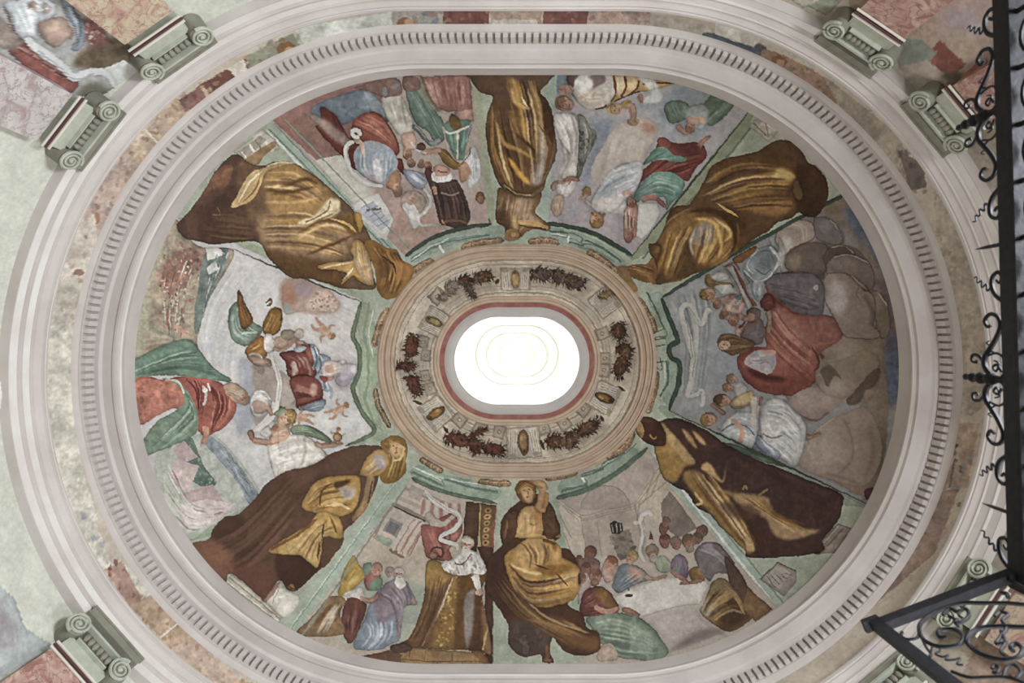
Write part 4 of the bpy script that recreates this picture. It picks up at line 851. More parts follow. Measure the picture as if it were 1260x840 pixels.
F_('495,190 530,140 600,230 640,290 560,330 500,270', '85766c', sm=0, clip=True, tex=.12); F_('290,320 370,290 400,400 330,420', '86796c', sm=0, clip=True, tex=.2); dabs('300,330 370,310 390,400 330,410', 20, ['6d6254', '9a8d7e', '5f584c'], r=(1, 3), seed=81)
part('lantern'); F_('290,270 310,258 340,270 345,300 325,312 300,308', '3b3630', sm=0); L_('300,275 305,305', 1.2, 'a8a294', sm=0); L_('318,265 320,308', 1.2, 'a8a294', sm=0); L_('332,270 336,300', 1.2, 'a8a294', sm=0)
part('white_scroll'); L_('458,240 445,225 425,235 412,260 425,300 420,340 412,380 430,425', 6, 'd9d3cb', w2=4, setid=True); L_('385,268 410,265', 5, 'd5cfc6', setid=True); L_('430,240 418,270 430,310 420,370', 1, '9d958c', a=.7)
part('table'); F_('320,560 500,490 640,500 680,510 640,620 680,670 750,700 700,720 525,780 480,690 410,640 340,600', 'cfc7bd', keep=True, tex=.07); F_('320,560 500,490 680,505 640,580 420,640', 'd6cfc6', clip=True, soft=2); F_('420,640 640,590 680,670 750,700 530,780 480,690', 'bcb1a8', clip=True, soft=3, tex=.1); F_('660,690 750,700 640,740 525,785 560,750', '8a7a72', clip=True, soft=3); L_('420,640 560,600 650,590', 1.5, 'a79c92', a=.7)
L_('355,470 365,540', 2, '7c6c50', sm=0); O_(367, 556, 5, 2, '4d4036'); O_(352, 460, 3, 2, '6c5a44')
part('apostles_left')
head(212, 390, 8.5, '8a5f4c', '70503c', rot=-70); F_('170,420 200,400 250,420 240,480 190,490 160,440', '82605a', tex=.15); head(170, 415, 5, '8f6a58', '75543f', rot=-90); head(195, 450, 7, '9a6c58', '6d4a3c', rot=-80)
F_('260,440 290,400 320,420 330,460 300,500 270,500', 'b09084', tex=.12); head(295, 428, 8.5, 'bf9078', '8a5c3c', rot=-70)
head(235, 480, 8.5, 'b0846c', '7a5640', rot=-80, beard='8d6a54'); F_('170,490 200,470 215,520 190,550 165,590', 'b8a49c', tex=.1); head(180, 490, 6, 'a87c68', '8a6654', rot=-90)
part('blue_cloaked_figure'); F_('300,510 330,440 370,430 420,450 450,490 400,510 330,545 305,530', '6b7c86', keep=True, tex=.1); F_('360,450 400,440 430,480 400,505 370,500', 'b98f84', clip=True, soft=2); folds('310,510 370,450', '340,540 440,490', 12, ['8d9ca6', '4d5c66', '9fadb5'], seed=82, w=(1, 3)); head(378, 405, 8, 'c79c7c', 'b0945c', rot=-60); L_('430,480 470,490 520,475', 5, 'c39a84', w2=4, setid=True)
part('seated_man'); F_('175,590 190,540 230,520 280,530 310,570 330,610 300,640 250,640 190,640 170,615', '70403a', keep=True, tex=.12); F_('230,540 270,530 310,580 320,620 280,600', '8a6134', clip=True, soft=2); folds('180,580 230,530', '200,640 320,620', 14, ['8f5c50', '4e2824', 'a0704c'], seed=83, w=(1, 3)); L_('230,600 280,620 330,605', 7, 'b98872', w2=5, setid=True); L_('340,610 380,620 410,640', 8, 'a97a68', w2=5, setid=True)
F_('195,650 250,635 330,625 400,640 460,680 490,720 525,780 480,815 400,812 320,800 280,760 245,740 220,690', '758c72', keep=True, tex=.10); folds('230,660 330,650 470,720', '260,750 350,790 510,790', 30, ['94aa90', '546a54', 'a9baa2', '64805f'], seed=84, w=(1.5, 5), soft=1); F_('360,680 440,700 480,770 400,790', '8fa68b', clip=True, soft=5, a=.8)
F_('240,790 260,755 300,750 325,800 310,815 245,815', 'b09a88', tex=.1)
part('apostles_right')
for x, y, r, sk, ha, ro, bd in ((460, 385, 9, 'a8806e', '8d7a6c', -100, 'b5a498'), (510, 340, 8, '9a6a60', '7d4a46', -90, None), (505, 290, 7, '8f6258', '7a5048', -80, None), (555, 350, 7.5, 'a5786a', '8d7468', -100, None), (605, 345, 9, '9a7460', '6d5a44', -100, '9a8878'), (655, 305, 8, '8f6a5c', '75564a', -60, None), (515, 265, 5.5, '96705f', '85604f', -80, None), (640, 330, 7, '8d6a5a', '665040', -70, None)): head(x, y, r, sk, ha, rot=ro, beard=bd)
F_('445,330 455,300 465,335', '8a4a3c', sm=0)
F_('470,420 500,395 530,420 535,455 500,465 475,450', '9aa58a', tex=.12); F_('535,420 570,390 600,420 600,480 570,490 540,470', '7b6a78', keep=True, tex=.12); folds('545,420 560,480', '590,410 600,470', 8, ['93838c', '5f5060'], seed=85, w=(1, 3)); F_('545,450 570,445 560,480', '7c8f7c')
F_('605,460 640,440 670,480 660,500 620,500', '8a6a3c', tex=.15); L_('535,455 560,480 600,500', 6, 'b08070', w2=4, setid=True); L_('570,510 600,505 660,500', 5, 'a87a68', w2=4, setid=True)
F_('625,390 660,350 720,345 760,390 790,430 780,480 760,470 710,470 690,500 660,470 640,430', '75696e', keep=True, tex=.10); folds('640,380 700,400 770,460', '660,355 720,355 780,430', 18, ['948a8e', '564b50', '85797e', 'a39a9c'], seed=86, w=(1.5, 4.5), soft=1)
part('stooping_man'); F_('750,400 800,450 840,520 850,600 820,600 780,540 760,480', '5f4638', tex=.15); F_('650,620 670,570 700,500 750,490 790,540 830,600 860,640 800,690 750,697 690,660', '8a6a40', keep=True, tex=.12); F_('650,590 690,560 720,600 690,640 655,630', 'b3a48c', clip=True, soft=3); F_('760,560 830,610 850,650 760,695 720,660', '503825', clip=True, soft=4); folds('660,620 700,560 760,500', '700,660 780,620 840,640', 24, ['b59a68', '573c20', '9d7c48', '3f2b1c'], seed=87, w=(1.5, 5), soft=1); F_('670,510 700,480 760,500 740,530 690,540', '7d6a48', clip=True, soft=2)
L_('760,520 790,560 830,630', 5, '9c7c50', taper=1); F_('840,520 880,560 940,610 870,660 820,600', '7d5c3c', tex=.15, sm=0)
view(0, 0, 1)
# ------------------------------------------------------------------ lower left scene: king in ermine before a palace
thing('fresco_panel', 'lower left fresco scene: crowned king in ermine and gold before a palace', 'fresco')
view(0, 0, 1); part('painted_palace')
F_('506,587 530,598 560,608 612,619 606,830 480,830 410,815 360,785', 'bfb09e', sm=0, keep=True, tex=.09)
view(420, 570, 3.231)
F_('275,60 450,130 330,330 110,290', 'c3b3a4', sm=0, clip=True); F_('100,290 330,340 330,560 60,400', 'bfae9c', sm=0, clip=True, soft=3, tex=.12); F_('0,450 60,400 340,480 330,600 240,720 0,720', 'a3ac9a', sm=0, clip=True, soft=6)
for p, w, c in (('195,155 340,225', 6, '8d7d6e'), ('200,165 335,230', 2, '54433a'), ('215,130 350,190', 5, 'b0a090'), ('240,90 370,150', 3, '9d8c7e'), ('150,200 240,235', 4, 'b9a998'), ('190,340 250,375', 4, '8a6f60'), ('115,285 195,330', 3, 'a9998a')): L_(p, w, c, sm=0, clip=True)
for x, y in ((280, 215), (300, 225), (325, 235)): L_(f'{x},{y} {x-75},{y+130}', 9, 'c9b9aa', sm=0, clip=True); L_(f'{x+8},{y+5} {x-67},{y+130}', 3, 'b5837a', sm=0, clip=True); L_(f'{x+14},{y+5} {x-60},{y+135}', 1.2, '8d6a5e', sm=0, clip=True)
F_('165,265 195,215 245,240 220,295', '8f8a84', sm=0, clip=True); F_('175,265 198,228 232,245 212,285', '6f6f6c', sm=0, clip=True); F_('140,280 200,300 185,330 150,310', '8fa086', clip=True, tex=.2); L_('195,160 130,290', 3, 'b0807a', sm=0, clip=True); L_('180,160 115,280', 1.2, '9c6e66', sm=0, clip=True)
F_('280,80 330,105 310,150 265,130', 'ab9c90', sm=0, clip=True); L_('330,120 420,160 450,200 470,180', 5, 'a69688', sm=0, clip=True)
for i in range(9): L_(f'{330+i*17},{140+i*2} {318+i*19},{205+i*4}', 4, ('b07a70', 'cbbcb0')[i % 2], sm=0, clip=True)
part('red_canopy'); F_('315,250 350,240 400,210 440,195 470,200 480,270 460,310 430,340 440,380 380,385 340,370 325,330', '9c5a50', keep=True, tex=.12); folds('330,260 360,330 400,380', '460,220 460,280 420,340', 18, ['b9786c', '6f342e', 'c48d80', '84463e'], seed=91, w=(1.5, 4.5), soft=1); F_('330,210 350,190 400,230 440,200 470,190 450,215 400,250 350,240', 'b9a898', tex=.1)
part('white_ribbon'); L_('330,105 370,150 420,180 460,200 470,230 445,262 410,280 395,300 430,315 460,325 462,345', 6.5, 'dcd6cd', w2=4.5, setid=True); L_('340,120 400,168 458,205 462,230 420,268 398,290', 1, '9c958c', a=.7)
part('dark_pillar'); F_('495,150 555,155 540,330 530,390 480,300', '5a3f30', sm=0, keep=True, tex=.12); F_('545,155 615,165 605,330 580,390 555,380', '7a5a34', sm=0, keep=True, tex=.15)
for i in range(8): O_(582-i*2, 185+i*26, 4.5, 3.2, ('a8824c', 'b58d55')[i % 2], rot=-20); O_(582-i*2, 185+i*26, 2, 1.5, '5d4020', rot=-20)
L_('552,160 545,370', 1.5, 'c0a060', sm=0); L_('612,170 596,370', 2, 'a85c50', sm=0); F_('570,380 605,330 600,820 570,800', '5f3f30', sm=0, tex=.12); F_('540,330 600,330 590,430 560,400', '57382c', sm=0)
part('king')
F_('340,390 400,395 440,440 540,430 580,440 560,520 600,745 560,750 500,740 420,740 330,735 260,730 220,720 270,690 310,600 330,520', '6d4c30', keep=True, tex=.12)
F_('335,400 370,365 410,390 400,430 430,450 390,500 340,490', 'a07a3c', clip=True, soft=2); F_('430,450 480,450 460,560 440,740 360,735 400,560', '8f6a34', clip=True, soft=3); dabs('440,450 480,460 450,740 370,730', 90, ['c09a54', '5f431f', 'b08a48', 'd0ae6c'], r=(.7, 1.6), a=(.4, .8), seed=92, clip=True)
F_('470,450 540,440 530,500 495,540 490,740 450,740 460,560', '6a4726', clip=True, soft=2); F_('490,540 530,500 530,560 520,680 500,735 490,660', '8d857e', clip=True, soft=1); F_('530,520 570,530 580,640 560,745 505,740 530,640', '5d3c26', clip=True, soft=2); F_('560,530 600,520 600,745 570,740', '9a6f48', clip=True, soft=2)
L_('445,450 400,560 320,725', 4, 'c2ab90', clip=True, sm=0); L_('440,450 392,560 310,725', 1.2, '54381f', clip=True, sm=0); folds('345,420 330,560 250,720', '430,460 390,580 330,730', 20, ['5a3c26', '7f5c38', '4a3020', '8f6c42'], seed=93, w=(1.5, 4.5), soft=1); L_('560,540 585,620 560,740', 2.5, 'c09a60', clip=True)
F_('400,390 440,380 480,350 520,345 555,370 575,420 560,440 520,435 490,445 450,440 410,425', 'd3cfc8', keep=True, tex=.05); dabs('405,395 560,370 570,435 420,430', 70, ['efece6', 'a39c94', 'c0b8b0', '857e78'], r=(.6, 1.6), a=(.4, .8), seed=94, clip=True, stretch=2.4, rot=75); L_('450,395 480,400 515,360', 1.6, '7d3c34'); folds('410,420 560,432', '415,432 560,445', 16, ['e8e4dc', 'b0a89e'], seed=95, w=(.8, 1.8), clip=False, part_len=(.04, .1))
L_('530,440 540,480 550,510', 9, 'cbc3b8', w2=6, setid=True); O_(548, 510, 5, 4, 'c39a80')
L_('355,350 370,335 400,340 400,370 365,360', 2.5, '5a3c30'); O_(365, 365, 4, 4, 'b98a70')
head(498, 322, 9, 'cfa68c', 'c9c2b4', rot=-80, beard='d6d0c6'); L_('480,300 500,292 520,298', 2.5, 'c9b08a'); L_('515,285 517,295', 1.2, '6d4a2c')
part('steps'); F_('140,755 200,735 260,730 420,742 560,750 600,800 600,815 420,815 230,800 140,780', '9c7a4c', sm=0, keep=True, tex=.14); F_('60,770 200,740 240,760 220,800', '6b4a38', sm=0, tex=.12)
for p in ('230,775 340,785 440,785 560,785', '270,745 270,770', '335,745 330,785', '440,750 440,785', '545,750 560,785', '380,785 380,815', '235,775 230,800', '480,785 490,815'): L_(p, 1, '6b4f2c', sm=0)
F_('200,720 260,715 280,740 230,755 195,740', '574236', tex=.15); F_('515,745 560,745 600,800 575,810', '8a6038', sm=0)
part('prophet_in_lilac'); F_('120,540 160,490 200,460 250,460 290,530 300,560 250,570 240,640 230,700 190,720 150,740 60,740 50,700 90,620', '7d8fa6', keep=True, tex=.1); F_('120,530 180,470 250,465 290,540 250,570 240,680 215,690 210,610 150,640 130,580', '8a7a84', clip=True, soft=2); folds('140,520 200,560 230,690', '250,470 280,540 240,640', 24, ['a69aa2', '655862', 'b5aab0', '776a74'], seed=96, w=(1.2, 4), soft=1); folds('90,630 110,680 60,740', '210,620 200,690 150,740', 20, ['b4c2d0', '5f748e', 'd0d6da', '71869e'], seed=97, w=(1.5, 4.5), soft=1)
F_('215,440 240,435 255,480 235,500 215,480', 'cfc9c0', tex=.1); head(228, 440, 8, 'c0a08c', 'b8aca0', rot=-90, beard='d0cac2'); L_('205,415 240,405 265,430', 2, 'a6a29a', a=.6); L_('280,540 300,560', 4, 'b88a76')
part('woman_in_yellow'); F_('-10,480 20,400 50,365 70,400 95,440 70,480 40,500 -10,530', 'b3903f', keep=True, tex=.12); folds('0,480 50,390', '30,500 90,440', 14, ['d6b868', '84642a', 'c4a252'], seed=98, w=(1.2, 3.6), soft=1); F_('0,530 70,490 90,530 60,570 10,570', 'c3bdb4', tex=.1); F_('10,560 40,530 100,560 85,620 50,700 20,710 0,640', '6d4238', keep=True, tex=.12); folds('20,570 20,690', '90,570 50,700', 14, ['8a5c4c', '48282a', '5f3a38'], seed=99, w=(1.2, 3.6), soft=1); L_('70,530 110,545 150,520', 6, 'b98a74', w2=5, setid=True)
F_('90,450 120,420 150,430 160,470 140,500 100,500', '98605a', tex=.15); head(140, 420, 7.5, 'b88a78', '9c7264', rot=-70); F_('110,480 150,450 165,470 150,500 120,505', '5f8a68', tex=.15); F_('85,400 120,395 115,430 90,440', '6f8f72', tex=.15); head(190, 430, 6, 'b0988a', 'a39080', rot=-80)
view(220, 520, 3.231); F_('470,840 540,760 600,690 660,700 640,760 650,840', '8a6a48', keep=True, tex=.15); folds('480,830 600,700', '600,840 655,720', 12, ['d8d0be', '6b4c30', 'a58660', 'c4b49c'], seed=100, w=(2, 6), soft=1)
view(0, 0, 1)
# ------------------------------------------------------------------ painted frieze above the architrave
on('frieze'); view(0, 0, 1)
F_([(-30, -40), (1290, -40), (1290, 880), (-30, 880)], 'c6b8a6', sm=0, tex=.1, setid=False)
dabs([(0, 0), (1260, 0), (1260, 840), (0, 840)], 900, ['b5a08c', 'd3c8b8', 'a99280', 'bfa896', 'cdbfae'], r=(2, 7), a=(.15, .4), seed=201)
def fz(p, c, dots=None, n=20, seed=1, sm=0, tex=.2):
    F_(p, c, sm=sm, tex=tex, setid=False)
    if dots: dabs(p, n, dots, r=(1, 3), a=(.3, .7), seed=seed)
MR = ['7a4038', 'b08a7c', 'c9b09c', '6a3a34', 'a3786a']; MY_ = ['c9a878', 'e0cdb0', 'a07c54', 'b58f68', 'd8c0a0']
fz('545,10 602,8 602,40 545,42', '7d4a42', MR, 26, 2); fz('602,8 668,8 664,40 606,40', 'b39a86', MY_, 20, 3); fz('668,8 724,10 720,42 668,42', '86504a', MR, 26, 4); fz('606,24 660,24 664,44 604,44', 'c6bcb0')
fz('724,10 800,14 800,44 720,44', 'b79a8a', ['9c7a6a', 'd0b8a8', 'a98270', '8a6a5c'], 40, 5); fz('800,16 880,34 880,60 800,46', 'bdb2a2', ['a89c8c', 'c9c0b2'], 16, 6); fz('868,40 905,46 942,58 938,76 900,66 868,52', '56637c', ['6f7c94', '434f68'], 14, 7, sm=1); fz('880,28 936,46 928,58 880,42', 'd0cdc2')
fz('940,60 1010,92 1030,130 1000,128 950,92', 'a07e68', ['7a5844', 'c09c84', '8d6650', '6d5c60'], 50, 8, sm=1); O_(958, 76, 9, 8, '8a5c3c', setid=False); O_(960, 78, 5, 5, 'b58a6c', setid=False)
fz('1012,92 1100,160 1140,230 1110,230 1050,160', 'a89a88', ['8f8270', 'b5a898', '9a8574'], 50, 9); fz('1106,186 1136,200 1140,230 1120,235', '7a6a66', ['5f5560', '8d7466'], 16, 10)
fz('1150,240 1200,300 1215,420 1210,500 1160,500 1165,380', 'b5a794', ['a39480', 'c3b8a6', '9c8a72'], 60, 11, sm=1); fz('1150,520 1205,520 1190,600 1150,600', 'b39a84', ['9c8068', 'c4ae98'], 20, 12); O_(1176, 548, 3, 3, '6d4c34', setid=False); dabs('1172,555 1195,560 1195,580 1170,575', 16, ['66748a', '8593a2', '505e74'], r=(1, 2.6), seed=13, rot=60); L_('1174,565 1168,600', 2, '5a6676')
fz('1090,620 1180,600 1150,680 1080,740 1050,730', '9f8478', ['84665c', 'b39c8e', '75605a', 'a98c7a', '8a8a92'], 80, 14); fz('880,780 1060,700 1080,740 960,830 860,840', 'a88e82', ['8d6e64', 'bca598', '7a5c54', '9c8a86', 'c0a89a'], 110, 15); fz('860,800 905,800 900,850 850,850', '5d5a4a', ['75705a', '4a4638'], 14, 16); fz('900,800 940,790 935,830 905,835', 'c0a284', MY_, 10, 17)
fz('478,12 545,10 545,42 478,48', 'a9a096', ['c0b8ac', '8d8478'], 10, 18); O_(499, 28, 11, 7, '8d6440', setid=False); O_(503, 27, 6, 5, 'bd9470', setid=False); dabs('510,18 545,16 545,32 512,32', 14, ['6f86a0', 'a87c74', '8da094'], r=(2, 4), seed=19)
fz('360,34 482,14 482,34 380,60', 'd3d6cc'); L_('375,62 440,42 480,36 520,34', 6, '5c6e5c'); fz('300,70 360,40 376,66 310,86', '8a8a74', ['6f8a78', 'a98a70', 'b59a80', '7a5a48'], 30, 20); O_(352, 60, 12, 9, '8a6038', setid=False); O_(356, 62, 6, 5, 'c09670', setid=False)
fz('240,108 300,72 306,92 256,124', '7a4a40', MR+MY_, 40, 21); fz('280,84 300,72 306,90 292,96', 'd0c6b8'); fz('196,140 250,104 262,122 210,164', 'c4a68c', MY_, 40, 22); fz('220,122 246,106 256,124 228,138', '8a5f5a', MR, 16, 23); fz('150,190 200,138 214,164 168,224', 'c0a890', MY_+['8a6a58'], 60, 24); L_('178,158 196,178', 2, 'e0d6c8')
fz('100,260 152,186 172,222 118,300', 'c0a698', ['a07c6c', 'd8c6b6', '94705c', 'cbb09c'], 60, 25); O_(118, 268, 5, 7, 'b07a60', setid=False); fz('74,300 116,262 120,300 92,420 60,420', 'cfc4b4', ['b9a090', 'dcd4c6', 'a08070'], 26, 26); O_(97, 335, 7, 4, '9c7864', setid=False)
fz('50,400 94,400 98,560 120,640 80,640 50,540', 'd6d2c2', ['c9bfae', 'e2decf', 'bfa898'], 30, 27); fz('90,640 112,630 140,700 116,700', 'cfcbbc', ['8f98a8', 'bfb5a6'], 12, 28); fz('128,700 150,690 176,736 160,748', 'b78f80', MR, 20, 29); fz('150,690 176,716 190,738 176,740', 'd3cfc0')
fz('160,745 190,728 250,790 220,810', 'c0a084', MY_+['9c6c54'], 40, 30); fz('200,800 240,785 330,870 260,880', 'c4a894', MY_+['a87464', 'e2d2c2'], 60, 31); L_('196,784 222,764', 2, 'e6dccb')
dabs([(60, 240), (200, 100), (210, 160), (110, 300)], 30, ['8a5a48', 'e0cfc0'], r=(.6, 1.6), seed=32)
# ------------------------------------------------------------------ painted upper walls
on('wall'); PID = 0; view(0, 0, 1)
F_([(-30, -40), (1290, -40), (1290, 880), (-30, 880)], 'c9cdbd', sm=0, tex=.06, setid=False)
dabs([(0, 0), (500, 0), (300, 840), (0, 840)], 150, ['bcc2b0', 'd6d8ca', 'c2bfae', 'b3bdb0'], r=(4, 14), a=(.1, .3), seed=210)
F_([(640, -40), (1290, -40), (1290, 880), (640, 880)], 'b0a392', sm=0, tex=.1, setid=False, a=.9)
# upper left: seated figure between the pilasters
thing('fresco_panel', 'painted figure with white ribbon and red drapery between the upper left pilasters', 'fresco')
view(0, 0, 3.9375); part('painted_ground')
F_('-60,-80 420,-80 420,20 640,230 700,330 480,470 330,460 90,300 -60,250', 'a9aaa8', sm=0, tex=.12, keep=True)
F_('350,310 440,210 560,180 650,250 600,330 480,340', '6d5c46', clip=True, soft=3, tex=.25); F_('480,340 600,290 680,350 580,440', 'cdd0cc', sm=0, clip=True); F_('380,430 470,400 560,460 480,500 400,490', '6d6a5a', clip=True, soft=3); F_('380,100 480,100 520,200 440,220', '8f5a54', clip=True, soft=2, tex=.2); dabs('400,110 500,110 510,200 430,210', 20, ['6b3a38', 'b08078', 'd0c8c0'], r=(1, 2.4), seed=211, clip=True)
part('drapery'); F_('40,240 90,200 180,220 300,330 380,390 340,450 220,400 90,300', '94544c', keep=True, tex=.18); folds('60,230 200,300 350,420', '100,200 250,270 380,390', 18, ['b57c70', '6d342e', 'c4948a', '5a2a28'], seed=212, w=(1.5, 5)); F_('-60,60 60,130 120,190 60,240 -60,200', '8d7e74', soft=2, tex=.2); L_('10,20 60,120 100,180', 3, '6b5048')
part('white_cloth'); F_('20,10 200,-20 270,30 250,90 180,150 200,180 140,200 80,160 60,90', 'b9c0c8', keep=True, tex=.08); folds('40,20 100,100 150,190', '240,0 220,90 180,160', 18, ['d2d8de', '94a0ac', 'a9b4be', 'e2e6e8'], seed=213, w=(1.5, 5), soft=1); dabs('80,0 260,20 200,60', 10, ['8a6a60', '75604e'], r=(2, 3.5), seed=214)
part('white_ribbon'); L_('120,180 190,240 290,310 350,370 400,360 460,345 520,360 560,430', 12, 'd6d8da', w2=7, setid=True); L_('180,245 290,325 360,380 460,355', 2, '9ca0a4', a=.7)
part('blue_scarf'); L_('310,-40 340,60 380,120 390,190 350,245', 16, '7f8ea4', w2=10, setid=True); L_('330,30 370,120 380,200', 4, 'b9c4d0', a=.8); L_('345,30 390,130 370,230', 3, '546680', a=.8); L_('180,110 240,150 330,140 340,190', 9, 'a88878', w2=7, setid=True); F_('190,110 300,80 340,160 270,230 200,180', 'ab8f80', tex=.15)
# upper right: faded red draperies
thing('fresco_panel', 'faded red and beige painted drapery beside the upper right pilasters', 'fresco')
view(940, 0, 3.9375); part('painted_ground')
F_('380,-120 1350,-120 1350,560 1100,800 980,700 880,420 650,330 640,230 420,50', 'b0998a', sm=0, keep=True, tex=.12)
F_('430,40 560,-40 860,-40 800,180 640,190 520,120', 'b39a86', clip=True, soft=3); folds('460,30 560,110 650,170', '640,-40 720,60 780,150', 20, ['94604e', 'c9b29c', 'a0685a', 'bfa690'], seed=215, w=(2, 6)); F_('440,40 520,60 650,170 620,190 500,110', '96584c', clip=True, soft=2); F_('800,-40 1080,-60 1080,200 980,330 880,200 840,120', 'b59c94', clip=True, soft=4); F_('880,60 1000,60 1060,130 960,170', 'b5a5ac', clip=True, soft=5); F_('870,160 980,150 1060,220 960,310', 'b8a48e', sm=0, clip=True); F_('780,280 850,190 980,310 900,380', '8f5248', sm=0, clip=True, tex=.2); F_('660,190 760,190 840,250 780,330 650,320', '8b9484', sm=0, clip=True); F_('660,320 790,290 860,350 740,410', 'b5a498', sm=0, clip=True); F_('880,400 1080,280 1120,430 960,520', 'a96a58', sm=0, clip=True, tex=.2); F_('860,360 960,350 930,420', '6a6250', soft=2, clip=True); F_('960,520 1120,430 1350,500 1100,800', 'aa9a82', sm=0, clip=True)
part('pale_green_panel'); F_('180,-120 400,-120 380,0 300,75 190,20', '9aa08a', sm=0, tex=.12); F_('60,-60 260,-100 300,-20 190,40', 'b9b9a8', sm=0, tex=.15)
view(0, 0, 1); PID = 0
# right end: plain aged plaster with brown and greenish stains
F_([(1180, 180), (1300, 180), (1300, 700), (1180, 700)], 'a99e8e', sm=0, a=.8, setid=False); dabs([(1190, 200), (1290, 200), (1290, 680), (1190, 680)], 60, ['8d8674', 'b5aa98', '7f8a80', '9c8a78'], r=(3, 10), a=(.15, .4), seed=216)
# lower left: blue-grey stain and pale cloud of plaster
thing('fresco_panel', 'pale blue-grey painted drapery above the lower left pilaster', 'fresco')
view(0, 627, 3.9375); part('painted_ground')
F_('-60,380 60,420 120,560 200,620 240,670 60,780 -60,800', 'a9b3b2', keep=True, tex=.12); F_('-40,440 60,500 90,620 20,680 -60,660', '9a8d94', clip=True, soft=4, a=.7); folds('-40,420 60,560 60,760', '60,420 140,580 160,700', 14, ['c3c9c4', '8d9aa0', '9d8f94'], seed=217, w=(3, 8), a=(.2, .4), soft=2)
view(0, 0, 1); PID = 0
thing('fresco_panel', 'pink and olive painted architecture below the lower right pilasters', 'fresco')
part('painted_ground'); F_('1240,700 1300,700 1300,880 1150,880 1180,840', 'a68a7a', sm=0, tex=.18); dabs('1220,720 1290,720 1290,860 1180,860', 40, ['8a5c50', 'b5a48c', '94886a', 'c0a898'], r=(3, 9), a=(.3, .6), seed=218)
PID = 0; on('dome')
# ------------------------------------------------------------------ closer brushwork in the scenes
on('dome'); reopen('right fresco scene')
view(900, 240, 4.943)
def cloud(q, c, hi=None, rim=None, sh=None):
    part('painted_cloud'); F_(q, c, keep=True, tex=.10)
    if hi: O_(hi[0], hi[1], hi[2]/VIEW[2], hi[3]/VIEW[2], hi[4], soft=min(hi[2], hi[3])/VIEW[2]*.3, clip=True)
    if sh: L_(sh, 5, '4f4038', a=.55, soft=2, clip=True)
    if rim: L_(rim, 1.8, 'c9bbb0', a=.75, clip=True)
    pts_ = np.concatenate([np.array([tuple(map(float, t.split(','))) for t in q.split()])]*1); L_(np.concatenate([pts_, pts_[:1]]), 1.3, '4d4038', a=.45)
cloud('500,180 510,135 590,140 650,200 670,280 630,300 560,280 510,250', '857a7e', (570, 190, 40, 40, '968c90'), '600,150 660,220 672,290')
cloud('265,270 290,200 350,165 430,150 490,170 505,250 440,290 370,320 320,370 300,330', 'b09c90', (330, 295, 45, 45, 'd6cec6'), '350,180 420,190 440,270')
L_('400,165 450,200 455,280', 1.4, 'cbb9ac', clip=True, a=.7); L_('330,200 400,215 420,280', 1.2, '94807a', clip=True, a=.7)
cloud('330,440 325,390 370,330 450,290 530,285 580,310 575,400 560,470 480,490 400,470', '74655a', (385, 400, 40, 50, '95806f'), None, '400,480 500,490 560,450')
cloud('555,380 590,320 660,300 730,330 755,370 700,360 620,380 580,420', '67574f', None, '600,315 680,305 745,350')
cloud('580,420 620,370 700,358 800,380 860,450 865,530 845,590 800,540 740,490 650,480 580,480', '83736a', (680, 410, 80, 35, '91827a'), '620,375 720,362 830,410', '740,500 800,550 850,590')
cloud('840,600 880,580 940,650 960,760 950,850 900,860 870,740', '877463', (890, 650, 30, 60, '968373'), '885,585 945,670')
cloud('555,560 570,490 640,470 720,490 790,560 860,610 875,700 860,790 900,830 880,870 700,860 640,770 580,670', '98867a', (645, 620, 65, 105, 'b9b0ab'), None, '800,600 860,700 850,800')
L_('720,495 770,540 760,600 790,650', 2, '7d6a60', clip=True, a=.7); F_('775,525 830,540 836,582 800,578', '563f3c', soft=.6, clip=True); F_('868,715 900,730 902,765 880,765', '5a483e', soft=.6, clip=True)
part('grey_mantle'); F_('205,530 230,490 300,470 470,465 560,540 565,640 545,730 440,722 390,712 300,640 220,580', '6c656b', keep=True, tex=.10)
folds('220,530 350,560 540,600', '300,640 420,690 545,720', 22, ['878087', '534c52', '7a7379', '5f565a'], seed=301, w=(2, 6), soft=1); L_('205,540 235,595 350,690 400,718', 3, '9a5848', setid=True); L_('300,475 380,470 470,470', 2, '7a4238'); O_(515, 560, 3, 4, 'a8a098')
part('blue_angel'); F_('65,450 110,380 160,320 240,305 290,360 290,420 240,490 180,525 120,510', '8b959b', keep=True, tex=.08); O_(200, 390, 14, 12, '727d85', soft=2, clip=True)
for p, w, c in (('72,450 120,512 185,520 245,480 290,400', 3, 'd0d4d4'), ('160,325 95,420 130,480', 2, 'b9c1c5'), ('230,310 285,375 270,430', 3, 'c6cccc'), ('140,440 190,480 240,450', 2, '5d6a74'), ('170,340 230,340 260,400', 1.6, '5d6a74')): L_(p, w, c, clip=True)
F_('120,530 200,525 190,620 150,640', '9ea6ab', keep=True, tex=.1); folds('125,540 150,630', '195,530 185,620', 8, ['d2d5d4', '717d86', 'b9c0c2'], seed=302, w=(1, 3)); F_('290,250 330,330 310,450 295,470 285,350', 'bdb8b4', soft=1)
view(820, 300, 6.0)
part('cross'); F_('435,165 495,158 560,320 632,455 600,492 565,400 505,270', 'c3beb6', sm=0, tex=.06); L_('495,160 565,320 640,455', 2.2, '7d4a3c', sm=0); L_('450,180 520,300 600,470', 1, '9a948c', sm=0); L_('425,165 500,140 540,200', 3, '8a5a44')
part('angel_in_gold'); F_('285,230 310,250 360,280 470,285 480,305 400,320 340,300 300,290', 'a8834a', keep=True, tex=.1); folds('290,235 380,290 470,295', '300,285 380,312 470,305', 8, ['d0ae6c', '74552a'], seed=303, w=(.8, 2)); F_('330,240 400,200 460,230 440,265 360,270', 'cfcdc8', tex=.06); F_('350,310 470,300 500,350 420,370 380,350', 'c3c4c2', tex=.06)
